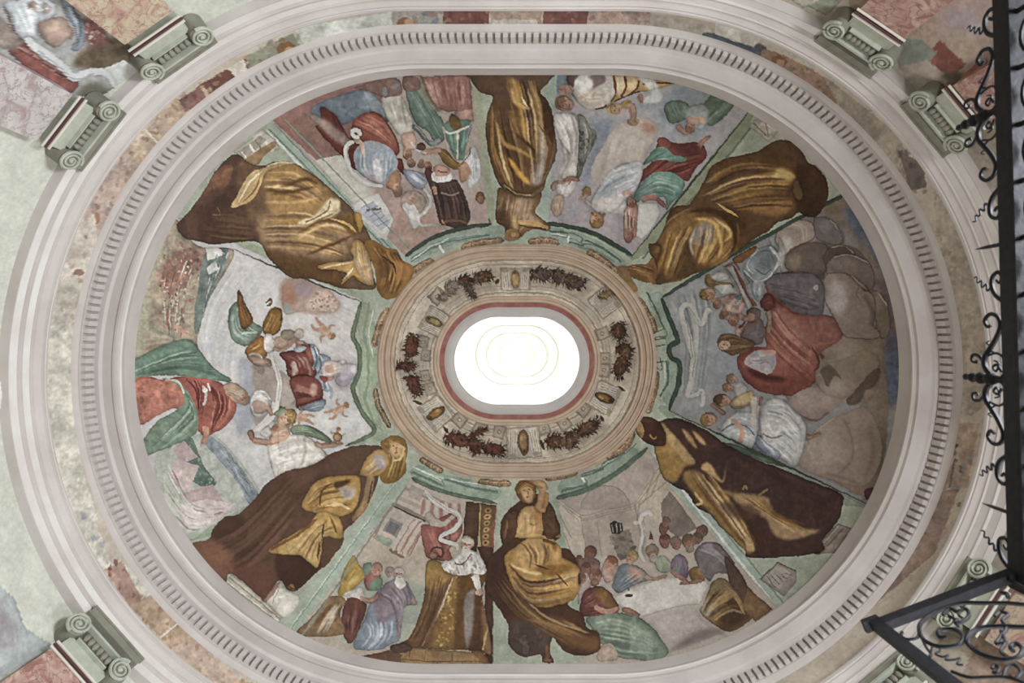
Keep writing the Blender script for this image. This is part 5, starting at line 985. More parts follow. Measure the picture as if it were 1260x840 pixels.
head(310, 365, 8.5, 'c0957a', '8d6a3e', rot=170); dabs('235,340 300,330 300,400 250,400', 14, ['a8834a', '6b4c28', 'bf9a5c'], r=(.8, 1.8), seed=304)
for x, y, r, ro in ((375, 440, 5.5, 120), (430, 490, 5.5, 100), (495, 560, 6.5, 110), (470, 440, 4.5, 150)): head(x, y, r, 'c3957e', '94694e', rot=ro)
F_('430,420 520,390 580,440 560,500 480,510 440,470', 'c9a594', tex=.14); dabs('430,420 570,420 560,500 450,500', 22, ['b07a68', 'd8bbaa', '86a094', '6f86a0', 'a86a58'], r=(.8, 2.2), seed=305); L_('470,400 510,370', 7, 'b5806a', w2=5, setid=True); F_('505,390 550,370 550,410 515,405', '6b7f9c')
L_('560,560 610,545 650,560', 6, 'b98a72', w2=4, setid=True); O_(650, 515, 8, 8, '73605a'); O_(620, 540, 5, 5, 'bb8d76'); L_('520,640 580,570', 3, '7a3c34'); O_(525, 640, 4.5, 4, 'c9a08c')
use(0); O_(430, 760, 13, 12, 'b5bac0', a=.35, soft=4)
part('bearded_head'); F_('370,720 400,672 470,655 560,690 650,720 630,765 560,775 490,820 430,795 385,765', '6f5136', keep=True, tex=.15); folds('380,700 480,665 640,725', '420,790 520,790 630,755', 18, ['8f6c48', '4a3420', 'a37e54', '5d4028'], seed=306, w=(.8, 2.2)); O_(425, 745, 7, 5.5, 'b9937b', rot=-15); O_(425, 738, 1.2, .8, '5a3a2c'); L_('395,748 405,756 420,765', 1, '8f5a48'); L_('440,740 452,752', 1.4, '8a5f4c')
part('white_scroll'); L_('340,492 300,480 285,530 265,582 235,570 190,470 150,445 120,460 112,520 150,640 180,760 192,840', 5.2, 'cdc9c1', w2=7.5, setid=True); L_('128,480 140,560 170,680 190,830', 1, '8d8880', a=.8); L_('160,455 205,520 240,575', 1, '8d8880', a=.6)
part('hand'); L_('745,490 760,560 745,640', 7, 'bf9a86', w2=4, setid=True); L_('760,470 790,440', 3, '5a3028'); F_('690,440 720,380 770,370 800,430 770,480 720,490', '713a32', keep=True, tex=.1); folds('700,440 760,380', '730,485 795,440', 8, ['94584a', '4a2220'], seed=307, w=(1, 2.6))
view(860, 430, 4.2)
part('painted_cloud'); F_('520,600 560,480 640,380 740,330 860,300 930,420 940,560 870,690 760,690 620,650', 'a18c7e', keep=True, tex=.08); O_(640, 500, 22, 28, 'b3a092', soft=8, clip=True); L_('720,640 790,560 785,440 740,350', 3, '85705f', clip=True, soft=1, a=.7); L_('860,660 900,540 880,380', 5, '7d6858', clip=True, soft=2, a=.6); L_('640,640 740,660 840,700', 4, '7d675a', clip=True, soft=1.5, a=.6); L_('560,520 610,420 700,350', 1.6, 'c4b2a4', clip=True, a=.6)
part('painted_cloud'); F_('455,270 510,220 600,190 700,235 745,262 665,330 600,370 540,352 480,315', 'a28b82', keep=True, tex=.08); O_(580, 250, 24, 14, 'b5a096', soft=5, clip=True); L_('470,300 540,352 620,362 670,322', 3, '75605a', clip=True, soft=1)
part('painted_cloud'); F_('620,90 760,40 860,0 930,60 900,120 830,180 760,250 660,230 610,180', '93806f', keep=True, tex=.1); O_(700, 190, 18, 12, 'a8968a', soft=5, clip=True); F_('628,100 680,80 742,155 700,132 670,190 640,150', '6b5b4c', soft=.5); F_('765,272 830,200 870,130 935,95 912,180 862,212 832,270 790,287', '6b5848', soft=.5, tex=.15)
part('angel_in_white'); F_('350,262 430,255 480,300 550,380 542,500 500,602 450,582 400,540 335,470 310,380', 'c0c1c0', keep=True, tex=.05); folds('350,280 450,290 540,390', '340,460 430,540 500,600', 30, ['dedfdc', '8a9094', 'a3a8aa', 'eceae6', '777e86'], seed=308, w=(1, 3.4), soft=1); O_(375, 408, 13, 10, 'd0d0cd', soft=1.5); L_('330,430 375,455 430,440', 2, '7d858c'); F_('300,430 340,470 420,530 400,570 330,530 290,480', '7a8aa2', tex=.18); folds('300,440 400,560', '330,470 420,550', 8, ['9fadc0', '566884', 'c0c8d2'], seed=309, w=(1, 2.6), clip=False)
part('angel_in_white'); F_('105,420 140,360 200,320 280,330 310,380 290,470 260,512 190,490 130,450', 'bcbfc1', keep=True, tex=.05); folds('120,410 200,340 300,370', '140,450 220,450 280,480', 18, ['dcdedc', '8d949a', 'a8aeb2'], seed=310, w=(1, 3), soft=1); L_('115,420 170,385 240,395 290,440', 2, '65788e'); L_('205,490 225,420 170,355', 7, 'c3977e', w2=5, setid=True); L_('165,352 150,345', 4, 'c3977e'); L_('130,330 90,300 60,280', 6, 'b5866c', w2=4, setid=True); head(50, 360, 9, 'c2967c', '94703f', rot=165); F_('262,240 305,235 300,390 275,400', 'd0c9be', sm=0, tex=.05); F_('160,290 200,240 275,210 270,260 220,290', 'bfa574', tex=.1); head(125, 262, 8.5, 'bd9176', '65472e', rot=200); head(170, 150, 6.5, 'c0977e', '94765c', rot=200); head(150, 195, 6.5, 'c0977e', '8a6a4c', rot=190); L_('310,290 325,240', 4, 'b5866c', setid=True); L_('550,460 600,440 630,430', 6, 'bd8f78', w2=4, setid=True)
# --- left scene
reopen('left fresco scene: red-cloaked'); view(270, 330, 5.6)
part('painted_cloud'); F_('430,205 440,120 500,75 580,75 680,110 780,170 822,250 790,302 700,292 560,300 460,315 428,260', 'b8988a', keep=True, tex=.10); O_(480, 180, 10, 15, 'b07f64', soft=4, clip=True); O_(580, 140, 12, 9, 'a48c92', soft=3, clip=True); F_('600,230 700,150 790,190 810,260 740,300 640,300', 'd3b7a6', soft=2, clip=True); dabs('620,180 800,200 790,290 640,290', 60, ['e2cbba', 'a87c68', 'c69f8c', '94685a'], r=(.7, 1.8), a=(.4, .8), seed=311, clip=True); F_('440,250 470,240 490,300 450,310', '8fa092', soft=1, clip=True)
part('angel_wing'); F_('120,163 150,180 160,220 185,270 225,330 212,380 175,417 142,390 122,300', '8f5d2c', keep=True, tex=.15, sm=0); folds('125,180 140,300 170,410', '150,190 190,290 215,370', 14, ['ab7a42', '643c18', '7a4c20'], seed=312, w=(.8, 2.2))
part('green_drapery'); F_('70,435 58,380 80,280 122,228 130,300 150,400 200,430 268,440 242,482 180,532 110,512 78,465', '77967e', keep=True, tex=.08); folds('75,330 90,430 180,520', '125,260 150,410 260,450', 20, ['a3bda6', '4f7058', 'bdd0bd', '628468'], seed=313, w=(1, 3), soft=1); L_('150,450 200,440 265,440', 2.5, 'c4d4c4', clip=True)
part('angel_wing'); F_('300,430 330,330 350,290 400,275 432,310 425,380 400,432 340,462', '94682c', keep=True, tex=.15); folds('310,430 370,290', '350,455 425,340', 16, ['b98c4a', '603e18', '7a5222', 'cda25c'], seed=314, w=(.8, 2.2)); L_('320,240 350,205 362,225 340,250', 2, '7a4f34'); L_('430,320 420,360', 2, '5d3c28')
part('painted_angel'); F_('178,565 210,520 260,480 312,470 322,540 302,622 240,590 195,612', 'a46e34', keep=True, tex=.12); folds('190,560 300,480', '240,590 310,590', 14, ['c8974e', '6b4218', 'dcb06a'], seed=315, w=(.8, 2.4)); L_('200,600 240,588 295,620', 3, 'ddcdb4'); F_('310,470 350,450 380,520 350,580 310,560', 'dcd5cc', tex=.06); F_('200,600 300,620 350,640 300,665 230,650', 'c29c86', tex=.1); O_(420, 505, 9, 8, 'cda68e'); O_(470, 455, 9, 7, '94826c', a=.9); O_(550, 450, 6, 7, 'b3a699', a=.8); L_('520,500 560,510 590,530', 5, 'cda088', setid=True)
part('painted_figure'); F_('412,592 520,570 600,585 640,650 655,740 660,800 640,860 480,860 470,800 500,710 462,640', '84423a', keep=True, tex=.08); F_('495,650 560,620 590,625 545,700 505,745', 'cbac9a', clip=True, soft=1.2); folds('430,600 520,640 560,740', '600,590 640,680 640,800', 22, ['a86a5c', '5a2824', 'c49a88', '6b332c'], seed=316, w=(1, 3.2), soft=1); L_('500,750 560,735 650,750', 3, '5a2622', clip=True); F_('560,520 620,540 650,600 640,650 600,590', '94564a', tex=.1)
F_('620,525 660,530 690,590 660,680 640,700 650,620', 'a4b4c6', tex=.08); L_('640,535 672,600 655,690', 2.5, '64809c'); L_('655,540 685,600', 2, 'dfe6ea'); F_('510,545 560,530 600,545 560,575 520,570', 'b3c0cf', tex=.08); F_('660,740 700,720 740,760 760,840 720,840 690,800', 'a9b8c9', tex=.08); L_('700,740 730,830', 2, '6d849c'); L_('715,735 755,835', 2, 'e2e8ea'); F_('690,740 730,740 745,770 715,785', '9a4a40')
F_('700,700 720,650 780,630 830,650 840,700 790,740 730,740', 'd9c6b8', keep=True, tex=.1); folds('710,700 780,650 830,660', '730,735 790,735 835,700', 14, ['efe8e0', 'b59a88', 'c9b2a2'], seed=317, w=(.8, 2)); O_(755, 690, 6, 5, 'cfa68e'); O_(890, 710, 12, 11, 'bdb0bb', soft=2, a=.8); O_(930, 690, 5, 6, 'ded8da', soft=1); O_(850, 770, 10, 8, 'a99ea9', soft=2, a=.7)
view(290, 440, 5.6)
part('painted_cloud'); F_('140,100 240,60 350,120 400,200 410,300 330,340 260,300 180,250 130,180', 'ad9d92', keep=True, tex=.08); F_('150,60 200,60 190,110 150,105', '94846f', clip=True); O_(350, 250, 10, 14, 'bfb0a4', soft=4, clip=True); O_(200, 180, 8, 10, '9d8c80', soft=4, clip=True); L_('400,200 408,280 380,330', 2, '8d7d72', clip=True, a=.7)
part('painted_scroll'); L_('245,-10 285,100 300,180 290,280 260,390 200,460 120,505', 6, 'e4dfd6', w2=5, setid=True); L_('262,10 290,110 304,190 290,300', 1, 'a39a8e', a=.7)
part('painted_angel'); F_('218,605 260,540 370,530 470,530 560,590 612,680 500,742 380,785 285,835 248,760', 'd8d1c6', keep=True, tex=.05); folds('250,590 330,560 480,540', '280,820 400,770 600,690', 30, ['f0ebe2', 'aea294', 'c6bbad', 'b9b2a8'], seed=318, w=(1, 3.6), soft=1); L_('470,550 480,650 450,740', 2.5, 'a89c90', clip=True, soft=1)
F_('238,522 260,460 320,448 372,500 362,552 300,575', 'd2a78c', keep=True, tex=.06); O_(270, 480, 5, 4, 'a06a54', soft=1, clip=True); folds('250,500 350,480', '270,560 360,540', 8, ['e0bca2', 'b5856a'], seed=319, w=(1, 2.6)); L_('310,565 220,580 150,575 110,552', 9, 'd0a388', w2=7, setid=True); L_('300,580 200,595 130,575', 2, 'a4745c', a=.6); F_('80,505 110,500 130,540 120,575 95,560', 'b98468'); F_('165,510 230,470 235,540 190,545', 'dcd8d2')
head(345, 408, 11, 'd3a88c', 'a5854c', rot=-20); dabs('340,350 410,370 410,460 360,470 350,400', 26, ['bb9a5c', '7d5c2c', 'd0b274', '94713c'], r=(.8, 2), seed=320); F_('260,380 310,345 345,350 330,380 290,400', '8a9a70')
part('green_wing'); F_('375,490 420,460 480,460 560,500 660,578 600,570 500,535 400,530', '869c78', keep=True, tex=.1); folds('390,500 480,480 640,570', '400,525 500,530 620,572', 12, ['a9bb98', '5d7854', '748e68'], seed=321, w=(.8, 2.4)); L_('545,580 600,610 680,600 740,590', 6, 'cfa084', w2=4, setid=True)
O_(162, 300, 12, 15, 'dcd8d4', rot=15, a=.5); O_(158, 335, 9, 8, 'b08a74', rot=15, a=.8); L_('110,300 140,235 200,235 240,290', 1.8, 'efece8'); L_('112,330 130,385 175,390', 1.8, 'efece8'); L_('210,330 240,370 245,400', 7, 'd0a388', w2=5, setid=True)
part('robe_hem'); F_('440,340 520,320 600,280 612,330 572,366 490,362', '8e9db2', keep=True, tex=.1); folds('450,340 600,300', '500,360 605,335', 10, ['b9c5d2', '66788f'], seed=322, w=(.8, 2.4)); F_('370,150 480,125 570,150 600,250 540,290 440,320 420,350 405,280', '8a463c', keep=True, tex=.08); folds('380,160 480,200 590,240', '410,290 480,280 560,280', 20, ['a86a5a', '5d2a26', 'bb8472', '703832'], seed=323, w=(1, 3.4), soft=1); F_('520,180 560,190 545,260 520,260', 'c49a86', clip=True, soft=1)
# --- upper right scene
reopen('upper right fresco'); view(670, 85, 6.0)
part('reclining_figure'); F_('215,190 212,120 260,40 480,35 522,100 512,200 440,282 350,297 270,272', 'd2cabf', keep=True, tex=.05); F_('160,60 190,20 260,25 225,90 212,150 190,140', '5f4a48', soft=.6); F_('320,50 430,30 445,90 385,130 345,165 355,90', '806c68', soft=1, clip=True); O_(290, 110, 10, 12, 'e6e1da', soft=3, clip=True); O_(340, 220, 18, 8, 'bfae9c', soft=4, clip=True); folds('240,150 330,200 480,180', '270,260 360,280 470,240', 12, ['b9aa98', 'e2dcd2', 'c9baa8'], seed=324, w=(1.5, 4), soft=1)
F_('505,40 700,50 960,100 800,152 700,172 600,205 520,245 440,285 360,297 470,255 520,180', 'c1945a', keep=True, tex=.08); F_('530,60 590,60 585,140 545,190 530,150', 'dfc9a0', clip=True, soft=1.5); F_('620,60 690,70 680,120 620,170', 'd6b884', clip=True, soft=2); F_('710,110 900,105 780,150', 'd8b67e', clip=True, soft=2)
for p, w in (('505,45 522,150 475,250 360,296', 3.5), ('590,45 602,120 560,205', 3), ('690,80 682,140 600,205', 2.6), ('520,235 620,195 700,165', 3), ('720,110 840,100 960,100', 2.4)): L_(p, w, '6a3e1c', clip=True)
use(0); F_('110,150 180,115 220,150 190,190 140,200', 'bd9280', tex=.1); head(150, 255, 11, 'c09680', '86624c', rot=200)
F_('690,60 800,70 850,160 860,230 760,250 720,220 790,170', 'd2d4d2', soft=1, tex=.06); L_('690,200 720,250', 7, 'c48d80', w2=5); L_('650,250 645,320 655,375', 9, 'b58f7c', w2=6); O_(655, 388, 8, 5, 'bb927c', rot=-10); head(520, 290, 9, 'd6b196', 'c6a468', rot=190); L_('590,250 640,240', 3, 'a8843c')
part('old_man_in_white'); F_('65,340 130,320 210,330 250,420 250,560 240,700 220,800 120,800 190,640 130,560 90,470', 'd6cfc8', keep=True, tex=.05); folds('80,360 150,480 190,640', '200,340 240,480 230,700', 18, ['b5a8a2', 'f0ece6', 'c4b8b2', '988c88'], seed=325, w=(1, 3.6), soft=1)
part('grey_cloak'); F_('240,340 300,350 330,420 380,460 360,520 340,600 280,700 260,640 265,480', '878a80', keep=True, tex=.15); folds('260,360 280,500 275,680', '320,400 360,500 320,640', 16, ['a9a99c', '565c54', '6d7068', 'bdb8a8'], seed=326, w=(.8, 2.6)); dabs('270,420 340,480 310,640 270,640', 24, ['5a4c40', '8d7a68', '4a463e'], r=(.8, 2), seed=327)
view(670, 190, 6.72); part('white_figure')
F_('380,400 410,330 500,180 600,95 800,55 800,180 752,300 700,332 640,400 560,470 480,482 400,452', 'ced1d5', keep=True, tex=.04); folds('420,330 560,170 790,90', '400,440 560,380 750,280', 34, ['a6aeb8', 'e4e6e7', '8f99a6', 'dcdcda', 'b9bec6'], seed=328, w=(1.2, 4), soft=1); F_('380,400 450,370 620,330 720,320 640,400 540,470 420,450', 'd9cfca', clip=True, soft=3); L_('640,330 700,310 740,340', 6, 'cda592', w2=5, setid=True)
head(425, 535, 9.5, 'cda17c', '8f683c', rot=80); L_('385,470 400,500', 3, '9a7448'); L_('500,480 480,510 470,540', 4, 'ad8450', setid=True); head(345, 310, 6, 'b98f6a', 'a37c50', rot=-60); L_('280,350 320,360 350,340', 4, 'cda890', setid=True)
part('old_man_head'); F_('55,400 90,335 150,340 165,400 140,480 100,520 60,470', 'c0a68a', keep=True, tex=.1); folds('70,400 90,500', '150,350 140,470', 10, ['d6c0a6', '94765a', 'a88a6c'], seed=329, w=(1, 2.6)); L_('60,300 80,250 100,230', 5, 'c9a090', setid=True); L_('160,215 220,190 290,220', 6, 'b98070', w2=4, setid=True); L_('200,250 215,215', 2, 'b98070')
part('bearded_man'); F_('660,470 690,410 750,400 770,450 760,560 720,640 690,700 650,660', 'b08474', keep=True, tex=.12); F_('660,480 700,450 720,560 700,640 665,580', 'd6c4ba', clip=True, soft=1.5); folds('670,440 690,650', '755,430 740,620', 14, ['8a5648', 'c9a090', '6d3e36', 'd8c2b4'], seed=330, w=(.8, 2.6)); head(690, 680, 6, 'b88672', '94604e', rot=90); head(715, 390, 6, 'c79880', '8d6250', rot=70)
OPEN = None; PID = 0; view(0, 0, 1)
# ------------------------------------------------------------------ dark green mouldings that frame the scenes
on('dome'); OPEN = 1; view(0, 0, 1); part('frame_moulding', up=FRM)
for p, w, c in (('498,316 520,299 545,287 575,279 604,276', 5, '43604c'), ('671,274 705,279 738,290 778,314', 5, '43604c'), ('778,314 850,226 926,132', 3.2, '4b6c55'),
                ('1040,239 983,268 900,314 814,366', 5, '44654e'), ('814,366 825,394 834,418 826,424 823,432 827,441 836,446 835,470 823,505', 6, '3f5f49'), ('823,505 940,560 1070,621', 3.2, '4e6c55'),
                ('684,613 712,605 740,593 768,575 797,550', 6, '5f7f64'), ('506,588 530,599 560,608 612,619', 4.5, '68876a'), ('286,306 370,341 444,371', 3, '66805c'),
                ('444,371 436,402 434,414 441,428 443,450 437,470 434,480 446,508 460,531 425,548', 6, '738a62')):
    part('frame_moulding', up=FRM); L_(p, w, c, setid=True, sm=0 if w < 3.3 else 1)
use(0)
for p, w, c in (('505,322 525,308 550,297 602,289', 1.8, '5f8069'), ('507,319 527,304 552,293', 1.2, 'd3dfd2'), ('540,301 546,311', 3, 'dfe6dc'), ('676,284 698,287 697,297 718,302 719,294 745,306 764,322', 2, '4f745d'), ('678,287 696,290', 1, 'd5e0d4'),
                ('699,290 698,298', 3, 'e2e8de'), ('797,360 808,382 817,404 803,410 803,418 819,415', 2, '4f745d'), ('806,446 820,444 822,468 812,488', 2, '4f745d'), ('817,448 818,470', 1, 'c9d6c9'), ('690,604 722,596 717,586 742,577 740,570 768,556', 2, '557a62'),
                ('720,593 716,587', 3, 'dbe4da'), ('508,580 545,597 546,588 585,600 612,604', 2, '5f8268'), ('512,576 542,590', 1.2, 'd8e2d4'), ('454,375 448,410 454,436 453,470 449,492 460,518', 2.2, '8ba07a'), ('459,380 453,412 459,440', 1.2, 'd3dcc6'), ('330,158 496,326', 2, '6c8c78'), ('350,146 503,306', 1.6, '7c9a86'),
                ('364,792 500,598', 2, '7b9a80'), ('350,784 490,590', 1.6, '86a28a')):
    L_(p, w, c, sm=0)
OPEN = None; PID = 0
# ------------------------------------------------------------------ six large monochrome figures in brown and gold between the scenes
SOFTK = 0.55
GO = ['c79a4e', 'b07f36', 'd9b26a', 'e3c68c', '9a6b2a']; BR = ['4a2f20', '5a3a26', '3b241a', '6d4a2e', '7f5a36']
def drape(A, B, n, seed, dark=0.5, w=(1.2, 4.5), a=(.25, .6), soft=1):
    folds(A, B, n, (BR*int(1+dark*3)+GO*int(1+(1-dark)*3)), w=w, a=a, seed=seed, soft=soft)
# --- upper left
thing('painted_giant', 'gold-brown draped figure painted at the upper left, head toward the oculus', 'painted figure', 'monochrome figures between the scenes')
view(190, 140, 3.231)
part('pedestal'); F_('310,150 430,60 480,100 500,140 400,180 360,185', 'c9c2b2', sm=0); F_('330,150 420,85 445,105 365,175', 'a79c8c', sm=0); L_('345,150 365,175', 2, 'e2dccf'); L_('375,120 400,150', 3, 'e2dccf'); L_('400,100 425,135', 2, '8a7f70')
F_('360,185 400,150 470,110 480,130 430,170 410,200', 'a98457', tex=.2)
R1 = part('robe')
F_('88,440 130,395 165,350 200,300 240,230 290,175 330,160 380,195 430,205 480,188 540,188 600,220 660,262 720,315 770,360 805,400 830,440 850,470 870,520 860,600 880,690 830,698 740,692 680,672 620,655 540,650 490,610 450,565 425,520 380,505 300,512 230,518 170,505 115,490', '73543a', keep=True, tex=.12)
F_('60,440 200,280 300,150 340,200 310,380 250,520 120,520', '5a3e30', clip=True, soft=8, a=.9); F_('160,350 200,290 240,230 290,200 310,220 290,280 230,350 180,360', '8d5f42', clip=True, soft=2, tex=.15)
F_('170,340 260,290 330,300 380,420 420,520 200,520 170,420', '4f352a', clip=True, soft=5, a=.75)
F_('440,240 540,190 640,260 720,330 700,420 560,440 460,400', 'ad8145', clip=True, soft=6, a=.9); F_('420,400 560,420 720,440 800,470 760,560 600,570 440,520', '9a7752', clip=True, soft=7, a=.9)
F_('440,540 560,560 700,600 760,640 740,690 560,650 480,600', '66431f', clip=True, soft=5, a=.8)
drape('440,230 560,240 680,330', '430,330 560,340 690,390', 22, 1, .35); drape('420,400 600,400 780,460', '440,530 600,540 760,580', 30, 2, .45); drape('380,420 300,400 200,400', '400,500 300,500 170,480', 14, 3, .9, a=(.2, .4))
L_('440,300 520,310 640,290', 5, '5f4020', taper=1, clip=True, soft=1); L_('430,350 560,350 660,330', 4, 'd0a661', taper=1, clip=True, soft=1); L_('500,290 600,260 650,280', 5, '634322', taper=1, clip=True, soft=1)
F_('570,430 640,400 690,340 730,340 735,380 690,390 740,380 720,400 660,420 600,440', 'd8c39a', clip=True, soft=1); L_('600,430 680,390 700,345', 1.6, '8d6a3c', clip=True); L_('640,425 710,395', 1.5, '9c7a48', clip=True)
L_('560,500 680,440 790,470', 4, 'd9b676', taper=1, clip=True, soft=1); L_('560,480 680,420 790,460', 3, '66441f', taper=1, clip=True, soft=1); L_('600,560 700,520 790,480', 4, '5d3c1c', taper=1, clip=True, soft=1)
F_('740,420 790,400 830,445 800,480 770,470', '7a5426', clip=True, soft=2); L_('690,410 770,440 800,470', 3, 'caa25a', taper=1, clip=True)
F_('305,372 330,320 370,250 400,225 440,212 500,195 545,190 450,225 425,270 410,310 375,350', 'c4a066', tex=.12); L_('330,355 380,270 430,225', 2.5, 'ead9ae', taper=1); L_('345,355 400,300 420,240', 2, '8a632f', taper=1); L_('440,210 500,190 560,195', 2.5, 'e5d4a6', taper=1)
L_('230,400 260,400 250,370', 1.2, '8f7560', a=.6)
part('sleeve', up=R1)
F_('740,680 760,630 650,610 700,590 790,580 780,540 800,500 835,520 860,590 870,680 810,660 790,640', 'c2924a', keep=True, tex=.15); folds('790,500 800,590 850,690', '850,520 860,600 875,690', 12, ['f0dcae', '6f4a1f', 'd5ac66', 'b9b0b0'], seed=4, w=(1, 3)); L_('660,615 720,600 790,590', 2.5, 'e6cb90', taper=1); L_('750,660 790,610', 3, 'efd9a8', taper=1)
F_('795,390 820,395 828,440 815,470 800,430', 'c4923e')
part('head'); F_('835,510 870,500 920,530 965,540 985,580 1030,610 1020,660 970,720 920,735 885,700 880,650 870,600 850,560', '96672c', keep=True, tex=.2)
folds('850,520 900,600 890,700', '970,550 1000,620 960,720', 34, ['c99a4e', '5a3517', '7d4f22', 'dcb570', 'a06a30', '6a3f1c'], w=(1.2, 4), a=(.4, .8), seed=5, soft=1)
F_('890,580 930,570 945,610 920,650 890,640', '5d3a20', soft=3, a=.6, clip=True); F_('960,580 1020,610 1010,650 970,660 950,620', 'c0813f', soft=3, a=.7, clip=True); L_('900,560 950,600 960,640', 3, '4f2f18', taper=1, clip=True)
# --- top
thing('painted_giant', 'brown and gold draped figure painted upside down at the top middle', 'painted figure', 'monochrome figures between the scenes')
view(560, 60, 3.231)
R2 = part('robe')
F_('60,85 380,85 372,130 340,170 370,210 390,270 395,330 405,380 400,430 370,500 345,560 300,580 240,585 180,545 150,480 130,400 120,320 130,250 150,190 95,170 62,120', '6a4a2e', keep=True, tex=.12)
F_('60,85 380,85 370,130 300,170 150,190 80,150', '5e4130', clip=True, soft=4); F_('210,120 270,150 310,230 270,250 230,200', 'bb8b42', clip=True, soft=4); F_('290,270 340,300 385,380 370,470 330,540 290,520 330,440 330,350', 'a9a0a0', clip=True, soft=5, a=.8)
F_('220,250 300,300 320,380 280,420 240,360', 'b8873c', clip=True, soft=6, a=.8); F_('130,300 220,300 280,420 260,520 190,540 140,420', '573a22', clip=True, soft=6, a=.8)
drape('200,110 230,250 300,560', '330,120 390,330 340,560', 28, 6, .5); drape('140,220 150,420 220,570', '220,240 290,420 290,570', 26, 7, .7)
F_('320,150 350,180 385,260 395,330 380,420 355,330 345,240', '4e3018', clip=True, soft=2); L_('330,300 375,370 370,460 345,520', 4, '6b4a2a', clip=True, taper=1)
L_('210,430 260,500 300,540', 6, 'd39a3a', clip=True, taper=1, soft=1); L_('160,280 190,370 250,400 320,440', 5, 'b5873f', clip=True, taper=1, soft=1); L_('230,330 300,390 320,430', 4, '4a2d16', clip=True, taper=1, soft=1); L_('225,150 240,210 300,240', 6, 'd7a95a', clip=True, taper=1, soft=1); L_('260,190 290,230', 3, 'efd39a', clip=True, taper=1)
part('sash', up=R2); L_('190,540 240,580 300,585 355,545', 6, '8a6a42', setid=True); L_('195,540 245,575 300,580', 1.5, 'd8b877'); L_('200,552 250,588 310,588', 1.5, '4f351e')
part('torso'); F_('175,550 230,580 300,590 340,570 335,610 320,650 375,700 370,720 300,720 240,760 200,750 195,710 165,690 160,630 165,590', '7d5a35', keep=True, tex=.15)
F_('220,620 260,590 310,600 300,650 340,690 270,700 240,690', 'b09074', clip=True, soft=4); folds('180,570 170,640 200,730', '320,600 300,670 250,740', 22, ['c9a062', '573a20', '8d663a', '6a4728', 'a89c98'], seed=8, w=(1.2, 3.6), soft=1)
F_('160,640 200,640 215,700 190,745 165,700', '5d3f26', clip=True, soft=4); L_('250,690 300,690 370,712', 6, 'c59a5c', clip=True, taper=0); L_('255,700 310,710 365,715', 2, '5e3c20', clip=True); L_('230,660 240,720 215,750', 5, 'd0a868', clip=True, soft=1)
part('head'); F_('205,720 240,715 255,740 240,760 205,762 195,745', 'a87c44', keep=True); folds('205,725 215,760', '245,720 245,755', 8, ['d2aa66', '5e3f1e', '8a6030'], seed=9, w=(.8, 2)); O_(232, 738, 3, 3, 'c79a70')
# --- upper right
thing('painted_giant', 'brown hooded figure with golden mantle painted at the upper right', 'painted figure', 'monochrome figures between the scenes')
view(760, 100, 3.231)
part('pedestal'); F_('515,175 560,140 650,190 600,240', 'bdb5a6', sm=0); L_('540,165 590,215', 2, '8b8273', sm=0); L_('565,160 630,195', 3, 'd3ccbe', sm=0); L_('585,160 600,220', 2, '978d7e', sm=0); part('pedestal'); F_('775,330 800,320 830,370 815,395', 'b7b096', sm=0)
R3 = part('robe')
F_('590,255 640,230 700,245 740,290 755,320 790,340 830,390 838,440 825,490 790,535 760,540 715,520 690,545 640,560 590,600 540,630 500,660 450,690 420,720 340,750 250,790 200,800 150,805 120,770 140,720 120,650 150,640 180,590 200,530 230,495 280,490 310,450 340,400 370,340 430,305 500,290 560,275', '614225', keep=True, tex=.12)
F_('590,255 640,230 700,245 750,310 720,330 650,310 610,300', '5d4029', clip=True, soft=3); F_('700,340 790,340 835,420 790,535 720,520 700,440', '4f341f', clip=True, soft=4)
F_('520,400 600,350 680,350 700,390 660,420 560,450 430,480', 'ad8038', clip=True, soft=5); F_('640,345 700,370 690,390 620,385', 'd9b568', clip=True, soft=3)
F_('340,400 460,340 560,330 500,400 380,450 300,500', '6b4a2b', clip=True, soft=6, a=.8); F_('480,480 600,470 700,480 650,530 540,520', 'a3763a', clip=True, soft=5, a=.8)
drape('330,450 500,380 690,370', '400,520 560,500 710,500', 30, 10, .55); drape('350,390 480,330 640,330', '340,450 480,370 650,360', 16, 11, .8, a=(.2, .5))
F_('180,600 260,520 310,520 330,570 280,640 250,740 200,780 150,700', '8a6330', clip=True, soft=5, a=.9); F_('340,540 430,560 480,600 470,660 400,720 320,720 300,640', 'a87c38', clip=True, soft=5)
F_('300,590 350,560 390,600 370,640 320,660', '8e857e', clip=True, soft=4, a=.9); F_('430,490 500,530 515,600 480,620 440,560', '55371c', clip=True, soft=4)
drape('190,600 170,680 150,780', '330,560 280,650 230,780', 30, 12, .45); drape('330,560 320,640 290,740', '490,560 480,650 400,720', 28, 13, .45)
L_('280,520 350,510 430,540 470,620 450,690', 7, '4a2c14', clip=True, taper=1, soft=1); L_('300,545 380,560 410,640 400,700', 5, 'd8ae5c', clip=True, taper=1, soft=1); L_('310,580 290,640 300,690', 4, 'bfb2a4', clip=True, taper=1, soft=1); L_('390,480 480,540', 3, 'd9ad58', clip=True, taper=1)
L_('380,540 450,600 420,640', 4, 'e0bb70', clip=True, taper=1, soft=1); L_('180,580 220,540 290,500', 3, '8d6a40', clip=True, taper=1); L_('140,640 170,660 150,740', 4, '5a3818', clip=True, soft=1); F_('180,800 300,770 430,700 480,660 450,700 330,770 210,805', 'a87b34', clip=True, soft=2)
part('sleeve', up=R3); F_('700,400 720,395 735,450 720,470 700,450', '8a6a40', a=.7)
